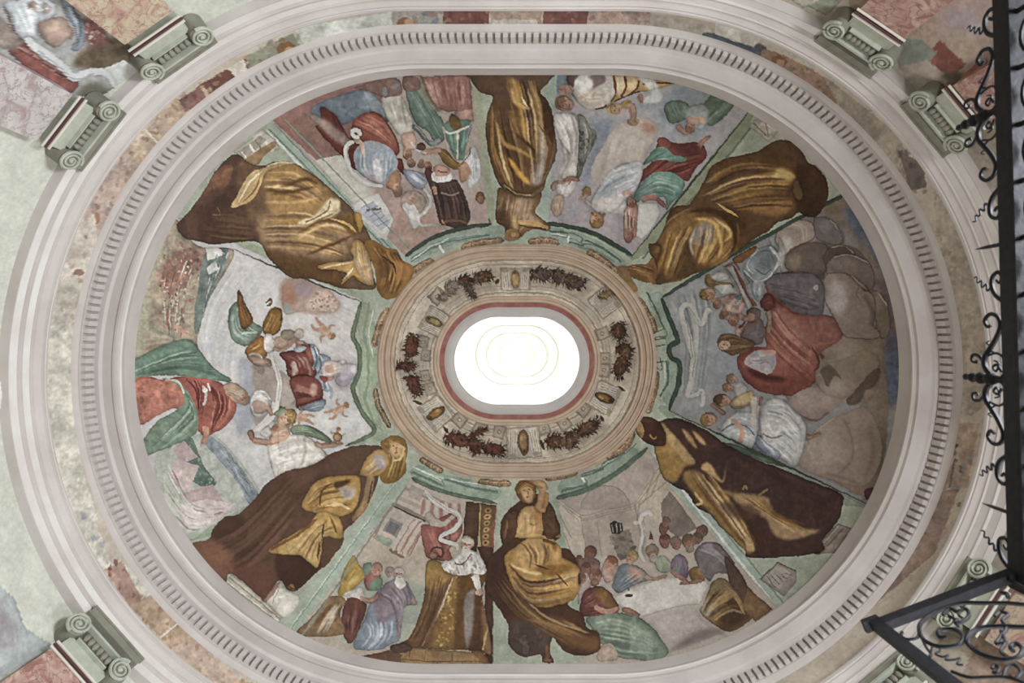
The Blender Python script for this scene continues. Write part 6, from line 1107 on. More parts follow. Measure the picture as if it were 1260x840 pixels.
part('head'); F_('20,745 60,725 110,725 140,700 155,740 150,790 120,800 80,790 50,775 25,770', '8a5c30', keep=True, tex=.2); folds('30,745 80,760 150,790', '60,728 110,735 150,750', 12, ['c79a5a', '4a2a14', '6d4424', 'd8b078'], seed=14, w=(1, 2.6)); F_('0,740 30,735 60,790 80,830 50,835 10,790', '9c7648', tex=.2); L_('120,780 150,805', 5, 'a06a3a')
# --- right, dark monk
thing('painted_giant', 'dark brown hooded figure in a long gold-lit cloak at the lower right', 'painted figure', 'monochrome figures between the scenes')
view(780, 420, 3.231)
part('pedestal'); F_('740,800 810,720 865,740 800,840 720,845', '97897c', sm=0); L_('755,800 815,730', 1.5, 'c3b8aa', sm=0); L_('765,815 835,740', 2, '6f625a', sm=0)
view(660, 560, 3.231); part('pedestal'); F_('885,490 960,420 1034,460 1034,500 985,560', '978d83', sm=0); F_('900,490 962,435 1010,465 965,530', 'aba196', sm=0)
for i in range(5): L_(f'{915+i*18},{478-i*3} {950+i*16},{525-i*12}', 1, '6d625a', sm=0)
L_('890,490 960,425 1034,460', 1.6, '6d5f58', sm=0)
view(780, 420, 3.231)
R4 = part('robe')
F_('20,310 45,298 80,310 105,315 150,303 200,310 250,335 300,360 340,390 360,405 470,460 600,510 720,560 820,600 830,640 820,690 790,740 750,790 735,840 470,860 440,830 400,790 350,740 290,680 250,660 210,600 170,580 120,545 100,500 85,450 75,410 40,390 25,380 5,350', '49302a', keep=True, tex=.10)
F_('75,400 110,320 160,390 230,480 200,500 160,560 110,530', 'a07a3a', clip=True, soft=3); F_('150,310 240,340 330,390 300,420 230,450 180,400 130,340', '4a3028', clip=True, soft=3); F_('110,330 140,350 240,470 215,480 150,420', 'b7945c', clip=True, soft=2)
for q in ('190,350 215,360 250,420 230,410', '230,355 260,370 285,410 260,400', '265,500 300,480 350,550 365,490 360,550 340,555 290,520'): F_(q, 'b8925a', clip=True, soft=1)
F_('195,530 260,520 380,680 470,820 440,840 380,770 280,660 240,610', '94713a', clip=True, soft=3, a=.95); F_('230,520 300,580 420,600 540,640 470,640 390,620', '9b7a48', clip=True, soft=3, a=.9)
F_('400,610 520,615 545,650 570,690 660,740 740,750 640,785 560,770 520,700 440,670', 'a5855a', clip=True, soft=3); F_('380,680 470,700 540,780 560,840 470,840 400,740', '452b22', clip=True, soft=4)
drape('210,520 280,620 450,830', '300,520 420,680 500,830', 24, 15, .5); drape('400,610 520,680 650,770', '500,600 580,690 740,740', 16, 16, .4, a=(.2, .5)); folds('340,400 560,540 800,680', '400,430 620,530 820,610', 14, ['3c2622', '573a30', '42292a'], seed=17, w=(3, 8), a=(.2, .4), soft=2)
L_('240,600 270,640 240,650', 3, 'c9a468', clip=True); L_('430,590 440,575 450,590', 3, '8d6c42', clip=True); L_('490,615 520,590 530,590', 3, '8d6c42', clip=True); F_('340,640 470,650 500,700 400,700', '54382a', clip=True, soft=4, a=.7); F_('440,770 470,790 480,830 450,830', 'b5905a', clip=True, soft=1)
part('hood'); F_('5,345 20,308 50,297 90,312 115,340 130,380 120,410 80,412 45,400 25,380', '4c2c22', keep=True); F_('8,350 22,318 40,350 30,385 15,378', 'a88252', clip=True); L_('60,370 80,385 90,375', 2, 'a5762f', clip=True); F_('20,308 50,297 90,312 70,325 40,320', '5f3a2c', clip=True, soft=1)
# --- bottom
thing('painted_giant', 'bare-shouldered golden figure with raised arm on dark drapery at the bottom middle', 'painted figure', 'monochrome figures between the scenes')
view(420, 570, 3.231)
R5 = part('cloak')
F_('720,140 780,120 830,160 860,220 870,290 830,320 900,340 930,370 940,420 950,470 930,530 900,560 960,600 975,650 1020,670 1025,740 960,765 880,740 840,690 830,750 845,790 800,790 790,760 730,770 680,740 660,700 665,650 640,600 600,540 580,500 580,430 590,370 640,320 635,260 650,200', '553626', keep=True, tex=.12)
F_('660,650 720,620 790,640 840,690 830,745 740,765 680,740', '56453c', clip=True, soft=4); F_('740,590 880,620 960,680 1020,690 1010,740 900,720 800,650', '7b5330', clip=True, soft=5); F_('580,420 650,380 660,500 720,580 640,590', '4d3026', clip=True, soft=4)
drape('600,480 700,600 900,740', '640,420 800,600 1000,680', 24, 18, .8, a=(.2, .5)); L_('740,620 840,640 960,690', 4, 'a07540', clip=True, taper=1, soft=1); L_('880,620 930,650 970,670', 3, 'b78a50', clip=True, taper=1, soft=1); dabs('680,660 800,650 820,730 700,740', 24, ['6b5f5c', '483830', '7a6a60'], r=(1.5, 4), a=(.2, .5), seed=19, clip=True)
part('foot'); L_('815,720 820,760 810,785', 7, '8a5f3c', w2=5, setid=True); L_('800,785 840,780', 4, '9a6d48', setid=True)
SKR = part('skirt')
F_('650,370 690,330 760,290 830,300 870,330 880,370 930,400 945,420 940,470 950,490 920,540 850,565 790,570 740,550 690,500 660,440', 'b5853f', keep=True, tex=.12)
F_('690,310 760,290 840,310 870,370 820,410 740,420 690,380', 'c29554', clip=True, soft=5); F_('660,400 700,440 780,460 870,440 945,420 945,480 850,500 740,500', 'c89c58', clip=True, soft=5); F_('780,410 870,400 920,410 860,440 790,440', '8d6026', clip=True, soft=3); F_('690,470 780,500 900,520 930,520 860,560 760,560', '8f672e', clip=True, soft=5, a=.8)
drape('660,380 740,460 940,430', '680,470 760,560 920,540', 34, 20, .35); drape('700,310 740,360 740,420', '850,310 850,360 830,410', 20, 21, .35); L_('670,400 740,430 800,440', 4, 'e2c184', clip=True, taper=1, soft=1); L_('840,470 940,440', 3, 'e2c184', clip=True, taper=1, soft=1); L_('850,430 900,490', 2.5, '6d4519', clip=True, taper=1); L_('760,400 830,420', 2.5, '5a3818', clip=True, taper=1)
part('torso'); F_('705,200 740,170 780,170 810,190 810,240 790,290 750,295 690,290 695,240', 'ba8d56', keep=True, tex=.1); F_('760,190 800,190 800,240 760,230', 'a67440', clip=True, soft=3); F_('710,210 750,200 750,270 700,280', 'd2aa70', clip=True, soft=4); L_('745,235 765,245 775,235', 2, '8a5c30', clip=True); folds('700,210 700,290', '780,190 780,290', 12, ['dcb97c', '8f6232', 'a87c48'], seed=22, w=(1, 3), soft=1)
L_('690,290 780,285 850,310', 4, 'cfa258', setid=True); L_('800,300 850,320', 4, '7d5426'); L_('835,280 870,290', 5, 'a87838')
F_('800,160 840,170 860,230 865,280 820,300 800,250', '5d3f28', tex=.2); F_('640,220 690,180 700,220 690,290 640,320 632,270', '5c3d28', tex=.2); L_('660,220 650,300', 3, '7f5a38')
part('arm'); L_('785,190 800,150 805,110', 15, 'bd8f58', w2=13, setid=True); L_('808,112 790,85 745,78 705,82', 13, 'c79a64', w2=8, setid=True); L_('800,180 812,120', 4, '8a5c30', a=.6, soft=1); L_('800,95 750,86', 3, '8a5c30', a=.5)
part('head'); F_('690,90 715,65 760,75 775,110 760,150 730,155 705,140 692,115', '7d5428', keep=True, tex=.2); F_('712,95 745,90 765,115 755,150 735,152 720,130', 'd0a36a', soft=1); folds('695,95 720,70 765,85', '700,130 740,85 770,100', 14, ['a87838', '4d3016', 'c59650'], seed=23, w=(.8, 2.4)); L_('722,108 732,106', 1.2, '5a3818'); L_('742,100 752,102', 1.2, '5a3818'); L_('738,106 744,124', 1.2, '8f6030'); L_('736,134 748,132', 1.4, '8a4a30')
# --- lower left
thing('painted_giant', 'hooded figure in gold sleeves and vast brown cloak at the lower left', 'painted figure', 'monochrome figures between the scenes')
view(220, 520, 3.231)
part('pedestal'); F_('180,630 210,600 420,760 400,800', 'c2bba9', sm=0); L_('200,615 405,780', 1.5, '8f8674', sm=0); L_('190,628 400,792', 1.5, 'e5e0d2', sm=0)
part('pedestal'); F_('330,690 400,625 420,650 480,690 470,730 420,775 350,715', 'cdc9ba', tex=.1); F_('330,690 400,630 390,660 350,710', '9c7a6c'); L_('400,650 370,720', 1.2, '9d9686')
R6 = part('cloak')
F_('50,480 120,460 135,420 180,375 240,360 300,300 350,240 430,190 520,170 600,125 680,95 760,88 830,100 800,150 790,240 740,340 700,390 660,430 650,480 620,520 590,560 540,600 470,665 430,660 400,625 340,700 320,690 210,600 180,630 120,580 80,540', '644432', keep=True, tex=.10)
F_('130,430 200,370 260,380 280,450 250,530 170,480', '533626', clip=True, soft=5); F_('50,480 130,460 230,540 220,600 180,620 100,560', '84563f', clip=True, soft=4, a=.9); F_('240,530 330,560 380,620 320,690 220,600', '6a4233', clip=True, soft=5); F_('350,250 500,180 600,150 560,260 480,350 380,500 300,480 280,380', '5c3d2c', clip=True, soft=8, a=.9)
F_('440,200 560,170 640,140 560,200 470,260', '7a4f42', clip=True, soft=6, a=.5); folds('120,470 260,400 450,200', '240,600 340,520 520,300', 26, ['54382a', '7a5540', '4b3024', '6f4c3a', '875a48'], seed=24, w=(3, 10), a=(.15, .4), soft=3)
F_('400,520 540,540 560,580 470,660 400,620 380,560', '4b2f22', clip=True, soft=3)
part('foot'); L_('445,640 455,660', 5, 'a5744a', setid=True); L_('435,650 460,662', 3, '8a5c3a')
part('skirt'); F_('355,505 440,450 520,400 560,345 610,350 640,380 655,440 640,460 590,450 570,460 565,520 545,575 500,540 470,525 400,520', 'bb9048', keep=True, tex=.12)
F_('410,515 520,420 570,450 550,570 470,525', 'c7a05c', clip=True, soft=3); folds('420,510 520,420 570,360', '540,560 570,460 640,440', 26, ['d9b878', '8d6428', '6d4a1e', 'a9803c', 'c9a261'], seed=25, w=(1.2, 4), soft=1); L_('360,505 470,445 550,380', 4, '84582a', clip=True); L_('550,550 560,470', 3, '6b4620', clip=True, taper=1); L_('575,400 570,455', 2, '574030', clip=True); L_('600,370 630,440', 3, '7a5425', clip=True, taper=1)
T6 = part('torso'); F_('490,320 530,250 590,215 660,210 710,210 720,240 715,300 690,350 640,370 580,350 540,355 500,345', 'b88a42', keep=True, tex=.12)
folds('500,320 560,250 700,220', '540,350 620,330 700,330', 30, ['dcb871', '7a5220', 'cfa55c', '94692c', '5f3f1c'], seed=26, w=(1.2, 4), soft=1); F_('640,250 700,260 690,300 650,290', 'a9a0a0', clip=True, soft=3, a=.8); L_('580,330 640,325 680,345', 4, 'dfbd7c', clip=True, taper=1); F_('620,235 680,225 660,245 625,260', '4f3418', clip=True, soft=1); L_('560,330 570,270 610,240', 3, '6a451c', clip=True, taper=1)
part('arm', up=T6); F_('720,200 740,150 790,105 830,115 840,170 820,200 780,210 730,210', 'c0924a', keep=True); folds('730,190 800,120', '760,210 835,160', 12, ['e2c27e', '8a5f28', 'a89ea0', 'd2a860'], seed=27, w=(1.2, 4), soft=1); F_('775,130 815,130 820,180 790,180', 'a59ca2', soft=3, a=.8, clip=True)
L_('765,205 755,260 740,320 700,375', 12, 'a88154', w2=8, setid=True); L_('760,215 745,310', 3, '7c6a60', a=.7, soft=1); L_('770,230 750,320', 2, '5c3e22'); L_('700,370 690,390', 6, 'a57e4e', w2=4, setid=True)
part('head'); F_('800,80 830,55 870,50 900,70 910,110 900,150 905,190 870,230 820,240 800,210 830,170 840,130 815,110', '936a2f', keep=True, tex=.2); folds('830,60 900,110 880,220', '810,90 850,140 820,230', 22, ['c69a50', '5d3d1a', 'd9b470', '7a5223'], seed=28, w=(1.2, 3.5), soft=1); F_('842,85 870,75 888,95 875,130 850,132 838,112', 'cf9f6c', soft=1, clip=True); L_('868,90 895,100 880,140 850,150', 3, 'd8b878', clip=True); L_('860,100 868,96', 1.2, '5a3818'); L_('850,90 856,88', 1.2, '5a3818'); L_('866,104 862,114', 1, '8f6030'); L_('856,120 868,116', 1.2, '8a4a30')
SOFTK = 1.0
hand_drawn()
# ------------------------------------------------------------------ the vault: painted plaster, cut along the painted things
Z0, HD, R0 = 7.20, 3.20, 3.235
AMAX = math.radians(75.6)
RTOP = R0*math.cos(AMAX)
def dome_level(a):
    R = R0*np.cos(a); q = np.clip((R-RTOP)/(R0-RTOP), 0, 1)
    return R, 0.285+(SW-0.285)*q**2.5, Z0+HD*np.sin(a)
def outside(px, py, a):
    R, s, z = dome_level(a); X = (px-VX)/F*z; Y = (py-VY)/F*z-YC
    return np.hypot(np.maximum(np.abs(X)-s, 0), Y) > R
def sample(cv, px, py):
    """mean of the 2 x 2 chart cells round a point, and the id there"""
    ix = np.clip(((px+MX)*SS).astype(int), 1, CW-1); iy = np.clip(((py+MY)*SS).astype(int), 1, CH-1)
    c = (cv.c[iy, ix]+cv.c[iy-1, ix]+cv.c[iy, ix-1]+cv.c[iy-1, ix-1])/4
    return c, cv.id[iy, ix]
ALB = 1.0
def paint_lin(c): return s2l(np.clip(grade(c)*ALB, 0.0, 0.97)).astype(np.float32)
STEP = 0.8
gx, gy = np.meshgrid(np.arange(148, 1126, STEP), np.arange(70, 842, STEP))
inb = ~outside(gx, gy, 0.0) & outside(gx, gy, AMAX)
lo = np.zeros_like(gx); hi = np.full_like(gx, AMAX)
for _ in range(26):
    mid = (lo+hi)/2; o = outside(gx, gy, mid); hi = np.where(o, mid, hi); lo = np.where(o, lo, mid)
Rm, sm_, zm = dome_level((lo+hi)/2)
GP = np.stack([(gx-VX)/F*zm, (gy-VY)/F*zm, zm+CZ], -1).reshape(-1, 3)
GC, GI = sample(CV['dome'], gx, gy)
GC = paint_lin(GC).reshape(-1, 3)
def tidy(I, small=90):
    """crumbs of a painted part join the colour beside them; a part cut in two by what is painted over it becomes two parts"""
    H, W = I.shape; flat_ = I.ravel().tolist(); seen = bytearray(H*W); best = {}; out = I.copy().ravel()
    for i0 in range(H*W):
        if seen[i0] or flat_[i0] == 0: continue
        p = flat_[i0]; stack = [i0]; seen[i0] = 1; comp = []; edge = {}
        while stack:
            i = stack.pop(); comp.append(i); x = i % W
            for j, okk in ((i-1, x > 0), (i+1, x < W-1), (i-W, i >= W), (i+W, i < W*(H-1))):
                if not okk: continue
                q = flat_[j]
                if q == p:
                    if not seen[j]: seen[j] = 1; stack.append(j)
                else: edge[q] = edge.get(q, 0)+1
        best.setdefault(p, []).append((len(comp), comp, edge))
    for p, cs in best.items():
        cs.sort(key=lambda t: -t[0])
        for n_, comp, edge in cs[1:]:
            if n_ < small and edge: out[comp] = max(edge, key=edge.get)
            else:
                q = len(PARTS); PARTS[q] = dict(PARTS[p]); out[comp] = q
                if PARTS[q]['up'] == p: PARTS[q]['up'] = None
        if cs[0][0] < 12 and cs[0][2]: out[cs[0][1]] = max(cs[0][2], key=cs[0][2].get)
    return out.reshape(H, W)
GI = tidy(tidy(np.where(inb, GI, 0)))
H_, W_ = gx.shape
idx = np.arange(H_*W_).reshape(H_, W_)
ok = inb[:-1, :-1] & inb[1:, :-1] & inb[:-1, 1:] & inb[1:, 1:]
quads = np.stack([idx[:-1, :-1], idx[:-1, 1:], idx[1:, 1:], idx[1:, :-1]], -1)[ok]
qid = GI[:-1, :-1][ok]
def cut(pid_list, name, parent, P_, C_, Q, qi, origin_mid=False):
    sel = np.isin(qi, pid_list); q = Q[sel]
    if not len(q): return None
    u, inv = np.unique(q, return_inverse=True)
    return mesh_np(name, P_[u], inv.reshape(-1, 4), FRESCO, parent, colors=C_[u], origin=P_[u].mean(0) if origin_mid else None)
dome = cut([0], 'ceiling', None, GP, GC, quads, qid)
tag(struct(dome), 'oval dome vault with painted green architectural framework between the scenes', 'dome')
roots = {}; objs = {}
def build_parts(canvas, P_, C_, Q, qi):
    for pid, d in PARTS.items():
        if d is None or d['canvas'] != canvas: continue
        t = THINGS[d['thing']]
        sel = qi == pid
        if sel.sum() < 3: continue
        if d['thing'] not in roots:
            pids = [k for k, e in PARTS.items() if e and e['thing'] == d['thing']]
            s2 = np.isin(qi, pids); c = P_[np.unique(Q[s2])].mean(0)
            r = empty(t['name'], tuple(float(v) for v in c)); tag(r, t['label'], t['cat'], t['group']); roots[d['thing']] = r
        par = objs.get(d['up']) if d['up'] else roots[d['thing']]
        o = cut([pid], d['name'], par or roots[d['thing']], P_, C_, Q, qi)
        if d['label']: o['label'] = d['label']
        objs[pid] = o
build_parts('dome', GP, GC, quads, qid)
# outer skin of the vault, a hand's breadth above the plaster
av = np.linspace(0, AMAX, 24); outer = []
for a in av:
    R, s, z = dome_level(a); outer.append((R+0.12*math.cos(a), s, z+0.12*math.sin(a)))
st0 = stations(80, 16); Vo = []
for R, s, z in outer:
    x, y = plan(st0, R, s); Vo.append(np.stack([x, y, np.full(len(st0), z+CZ)], 1))
no = len(st0); Fo = [(r*no+i, r*no+(i+1) % no, (r+1)*no+(i+1) % no, (r+1)*no+i) for r in range(len(outer)-1) for i in range(no)]
tag(struct(mesh_np('ceiling_shell', np.concatenate(Vo), Fo, LOWWALL)), 'masonry shell carrying the painted dome plaster', 'vault')

# stucco rings round the oculus, set on the vault
def dome_ring(name, prof, mat, label, cat):
    """prof: list of polylines of (a in degrees, height off the plaster)"""
    st = stations(120, 20); n = len(st); Vs = []; Fs = []; base = 0
    for pl in prof:
        for ad, h in pl:
            a = math.radians(ad); R, s, z = dome_level(a)
            R = R-h*math.cos(a); z = z-h*math.sin(a)
            x, y = plan(st, R, s); Vs.append(np.stack([x, y, np.full(n, z+CZ)], 1))
        i = np.arange(n); j = (i+1) % n
        for r in range(len(pl)-1): Fs.append(np.stack([base+r*n+i, base+r*n+j, base+(r+1)*n+j, base+(r+1)*n+i], 1))
        base += len(pl)*n
    o = mesh_np(name, np.concatenate(Vs), np.concatenate(Fs), mat); tag(struct(o), label, cat); return o
def beads(a0, a1, hs, base=0.012):
    pl = []; n = len(hs); w = (a1-a0)/n
    for i, h in enumerate(hs):
        pl.append([(a0+w*(i+t), base+h*math.sin(math.pi*t)**0.7) for t in (0, .12, .3, .5, .7, .88, 1)])
    return [[(a0, -0.01), (a0, base)]]+pl+[[(a1, base), (a1, -0.01)]]
dome_ring('trim_3', beads(58.4, 62.2, (0.05, 0.016, 0.06, 0.016, 0.04)), BEIGE, 'beige moulded oval ring enclosing the painted garlands', 'moulding')
dome_ring('trim_4', beads(72.5, 74.2, (0.03, 0.015)), BEIGE, 'thin beige moulding ring just outside the red band', 'moulding')
dome_ring('trim_5', [[(74.2, -0.01), (74.2, 0.02)], [(74.2, 0.02), (74.7, 0.028), (75.5, 0.02)], [(75.5, 0.02), (75.5, -0.01)]], REDBAND, 'dull red oval band around the oculus', 'moulding')
Rt, st_, zt = dome_level(AMAX)
ofr = sweep('trim_6', [[(Rt+0.02, zt-0.01), (Rt-0.03, zt-0.045), (Rt-0.09, zt-0.04), (Rt-0.13, zt-0.0)]]+steps((Rt-0.13, zt), (Rt-0.145, zt+0.0), (Rt-0.145, zt+0.12), (Rt-0.05, zt+0.13)), GREYBAND, s=0.285)
tag(struct(ofr), 'pale grey stucco rim of the bright oval oculus', 'moulding')

# ------------------------------------------------------------------ painted frieze and painted upper walls
def painted_strip(name, st, R, zs, canvas, label, cat):
    n = len(st); Vs = []; Cs = []; Is = []
    for z in zs:
        x, y = plan(st, R); px, py = chart(x, y, z)
        c, ii = sample(CV[canvas], px, py)
        far = (px < -MX+2) | (px > 1260+MX-2) | (py < -MY+2) | (py > 840+MY-2)          # beyond the painted field: plain plaster
        c = np.where(far[:, None], np.where(x[:, None] > 0, hexc('b0a392'), hexc('c9cdbd')), c); ii = np.where(far, 0, ii)
        Vs.append(np.stack([x, y, np.full(n, z+CZ)], 1)); Cs.append(paint_lin(c)); Is.append(ii)
    V_ = np.concatenate(Vs); C_ = np.concatenate(Cs); I_ = np.concatenate(Is)
    i = np.arange(n-1); Q = np.concatenate([np.stack([r*n+i, r*n+i+1, (r+1)*n+i+1, (r+1)*n+i], 1) for r in range(len(zs)-1)])
    qi = I_[Q[:, 0]]
    o = cut([0], name, None, V_, C_, Q, qi)
    tag(struct(o), label, cat)
    return V_, C_, Q, qi
def arc_st(a0, a1, n, k=None):
    """stations along one end of the plan, from angle a0 to a1 (degrees), straight sides included"""
    out = []
    for t in np.linspace(0, 1, n):
        a = math.radians(a0+(a1-a0)*t); out.append(((1.0 if math.cos(a) > 0 else -1.0) if k is None else k, a))
    return np.array(out)
fr_st = stations(900, 280); fr_st = np.concatenate([fr_st, fr_st[:1]])
W = []
W.append(painted_strip('wall_frieze', fr_st, R_FR, np.linspace(6.14, 6.68, 28), 'frieze', 'painted frieze of marbling and reclining figures above the architrave', 'frieze'))
W.append(painted_strip('wall_left', arc_st(90, 270, 900, -1.0), 3.46, np.linspace(4.0, 5.84, 110), 'wall', 'curved upper wall at the left with painted figures and marbled pilasters', 'wall'))
W.append(painted_strip('wall_right', arc_st(-90, 90, 900, 1.0), 3.46, np.linspace(4.0, 5.84, 110), 'wall', 'curved upper wall at the right with faded red and green fresco', 'wall'))
off = 0; VV = []; CC = []; QQ = []; II = []
for V_, C_, Q, qi in W[1:]:
    VV.append(V_); CC.append(C_); QQ.append(Q+off); II.append(qi); off += len(V_)
build_parts('wall', np.concatenate(VV), np.concatenate(CC), np.concatenate(QQ), np.concatenate(II))
build_parts('frieze', *W[0])
UPWALL = plaster('upper_wall_plaster', 'bfbcae', var=0.05, scale=2)
for nm, k0, k1, a in (('wall_front', -1, 1, 1.5*math.pi), ('wall_back', 1, -1, math.pi/2)):
    stx = np.array([(k, a) for k in np.linspace(k0, k1, 12)])
    tag(struct(sweep(nm, [[(3.46, 4.0), (3.46, 5.84)]], UPWALL, st=stx, closed=False)), 'straight plastered upper wall along one long side of the hall', 'wall')
# ------------------------------------------------------------------ pilasters with Ionic capitals
def marble(name, base, c1, c2, vein):
    m = bpy.data.materials.new(name); m.use_nodes = True; nt = m.node_tree; b = nt.nodes['Principled BSDF']; b.inputs['Roughness'].default_value = 0.6
    tc = nt.nodes.new('ShaderNodeTexCoord')
    n1 = nt.nodes.new('ShaderNodeTexNoise'); n1.inputs['Scale'].default_value = 7; n1.inputs['Detail'].default_value = 5; n1.inputs['Distortion'].default_value = 1.5
    n2 = nt.nodes.new('ShaderNodeTexVoronoi'); n2.feature = 'DISTANCE_TO_EDGE'; n2.inputs['Scale'].default_value = 9
    mixv = nt.nodes.new('ShaderNodeVectorMath'); mixv.operation = 'ADD'
    sc = nt.nodes.new('ShaderNodeVectorMath'); sc.operation = 'SCALE'; sc.inputs['Scale'].default_value = 0.22
    nt.links.new(tc.outputs['Object'], n1.inputs['Vector']); nt.links.new(n1.outputs['Color'], sc.inputs[0])
    nt.links.new(tc.outputs['Object'], mixv.inputs[0]); nt.links.new(sc.outputs['Vector'], mixv.inputs[1]); nt.links.new(mixv.outputs['Vector'], n2.inputs['Vector'])
    r = nt.nodes.new('ShaderNodeValToRGB'); e = r.color_ramp.elements; e[0].position = 0.36; e[1].position = 0.66
    e[0].color = (*s2l(hexc(c1)), 1); e[1].color = (*s2l(hexc(c2)), 1); k = e.new(0.5); k.color = (*s2l(hexc(base)), 1)
    nt.links.new(n1.outputs['Fac'], r.inputs['Fac'])
    v = nt.nodes.new('ShaderNodeMapRange'); v.inputs['From Max'].default_value = 0.05; nt.links.new(n2.outputs['Distance'], v.inputs['Value'])
    mx = nt.nodes.new('ShaderNodeMix'); mx.data_type = 'RGBA'; mx.inputs['A'].default_value = (*s2l(hexc(vein)), 1)
    nt.links.new(v.outputs['Result'], mx.inputs['Factor']); nt.links.new(r.outputs['Color'], mx.inputs['B']); nt.links.new(mx.outputs['Result'], b.inputs['Base Color'])
    return m
MARB1 = marble('white_rose_marble', 'b9b3b6', 'a3928f', 'c6c1be', '8d7d7c'); MARB2 = marble('yellow_pink_marble', 'bda994', 'aa857c', 'c3b8a2', '8d6e68'); MARB3 = marble('rose_marble', 'b08f86', '94685f', 'c4aba0', '7f5a54')
REDBEAD = plaster('dark_red_bead', '5c3d3d', var=0.1, scale=20); WHITEBEAD = plaster('white_bead', 'd6d2c8', var=0.05)
def pilaster(v1, v2, label, shaft_mat, greens):
    """v1, v2: directions of the two volute eyes, read from the photo"""
    dark, mid, light = greens
    a = wall_hit(*v1, 3.37); b = wall_hit(*v2, 3.37)
    A = Vector((float(a[0]), float(a[1]), float(a[2])+CZ)); B = Vector((float(b[0]), float(b[1]), float(b[2])+CZ))
    C = (A+B)/2; zc = C.z; W = Vector((B.x-A.x, B.y-A.y, 0)).length; T = Vector((B.x-A.x, B.y-A.y, 0)).normalized()
    N = Vector((-T.y, T.x, 0))
    if N.dot(Vector((-C.x, YC-C.y, 0))) < 0: N = -N                   # inward
    Zu = Vector((0, 0, 1)); h = W/2; zc = min(zc, CZ+5.71)
    cx, cy = C.x, C.y
    at = lambda u, z, w: Vector((cx, cy, 0))+T*u+N*w+Zu*z
    root = empty('pilaster', (cx, cy, 0)); tag(root, label, 'pilaster', 'paired pilasters round the hall')
    m = MB(); m.box(at(0, (CZ+5.32)/2, -0.07), h-0.03, 0.075, (CZ+5.32)/2, X=T, Y=N); m.build('shaft', shaft_mat, root, smooth=False)
    m = MB(); m.tube([at(-h+0.01, zc-0.285, 0.02), at(h-0.01, zc-0.285, 0.02)], 0.011, 8); m.build('astragal', REDBEAD, root)
    m = MB(); m.tube([at(-h+0.01, zc-0.25, 0.02), at(h-0.01, zc-0.25, 0.02)], 0.012, 8); m.tube([at(-h+0.01, zc-0.32, 0.015), at(h-0.01, zc-0.32, 0.015)], 0.010, 8); m.build('bead', WHITEBEAD, root)
    m = MB(); m.box(at(0, zc-0.17, -0.06), h-0.04, 0.075, 0.075, X=T, Y=N); m.build('necking', light, root, smooth=False)
    cap = MB(); cap.box(at(0, zc-0.02, -0.05), h, 0.08, 0.07, X=T, Y=N); cap = cap.build('capital', dark, root, smooth=False)
    for s in (-1, 1):
        v = MB(); R = 0.088
        v.lathe(at(s*h, zc-0.025, -0.08), N, [(R*0.96, 0), (R*0.96, 0.13), (R*0.80, 0.145), (0.0001, 0.145)], 28)
        v.v = [(x, y, zc-0.025+(z-zc+0.025)*1.35) for x, y, z in v.v]
        pts = []; n = 60
        for i in range(n+1):
            t = i/n; ang_ = s*(math.pi/2)+s*t*2.6*2*math.pi; rr = R*(0.97*(1-t)**0.85+0.10)
            pts.append(at(s*h+math.cos(ang_)*rr, zc-0.025+math.sin(ang_)*rr*1.35, 0.072))
        vo = v.build('volute', mid, cap)
        v2_ = MB(); v2_.tube(pts, [0.0145*(1-0.45*i/n) for i in range(n+1)], 6); v2_.lathe(at(s*h, zc-0.025, 0.06), N, [(0.02, 0), (0.018, 0.02), (0.006, 0.027)], 12)
        v2_.build('volute_scroll', light, cap)
    n_egg = 6
    for i in range(n_egg):
        e = MB(); u = (i+0.5-n_egg/2)/n_egg*(W-0.20)
        e.lathe(at(u, zc-0.065, 0.035), Zu, [(0.004, 0), (0.022, 0.018), (0.028, 0.045), (0.024, 0.07), (0.01, 0.085)], 8); e.build('egg', mid, cap)
    m = MB(); m.box(at(0, zc+0.055, 0.02), h+0.0, 0.055, 0.013, X=T, Y=N); m.build('channel_fillet', light, cap, smooth=False)
    m = MB(); m.box(at(0, zc-0.10, 0.02), h-0.09, 0.03, 0.007, X=T, Y=N); m.build('lower_fillet', light, cap, smooth=False)
    # entablature block breaking forward over the capital
    m = MB(); m.box(at(0, CZ+5.835, -0.03), h+0.05, 0.075, 0.042, X=T, Y=N); m.box(at(0, CZ+5.887, -0.03), h+0.06, 0.085, 0.012, X=T, Y=N); m.build('abacus', mid, root, smooth=False)
    return root
G1 = (GREENDARK, GREENSTONE, GREENLIGHT)
pilaster((246.3, 40.6), (183.4, 82.5), 'green Ionic pilaster with yellow-pink marble shaft, upper one at the upper left', MARB2, G1)
pilaster((127, 132), (82.5, 193), 'green Ionic pilaster with whitish marble shaft, lower one at the upper left', MARB1, G1)
pilaster((1030.2, 31.7), (1089.8, 69.8), 'olive Ionic pilaster nearest the top edge at the upper right', MARB3, G1)
pilaster((1139.4, 119.4), (1181.3, 174), 'olive Ionic pilaster behind the iron scrolls at the upper right', MARB3, G1)
pilaster((90.2, 774.3), (144.8, 827.6), 'green Ionic pilaster in the bottom left corner of the hall', MARB3, G1)
pilaster((1206, 702), (1165, 762), 'olive Ionic pilaster crossed by the gate rail at the lower right', MARB2, G1)
pilaster((1122, 821), (1064, 868), 'olive Ionic pilaster under the gate corner at the bottom right', MARB2, G1)
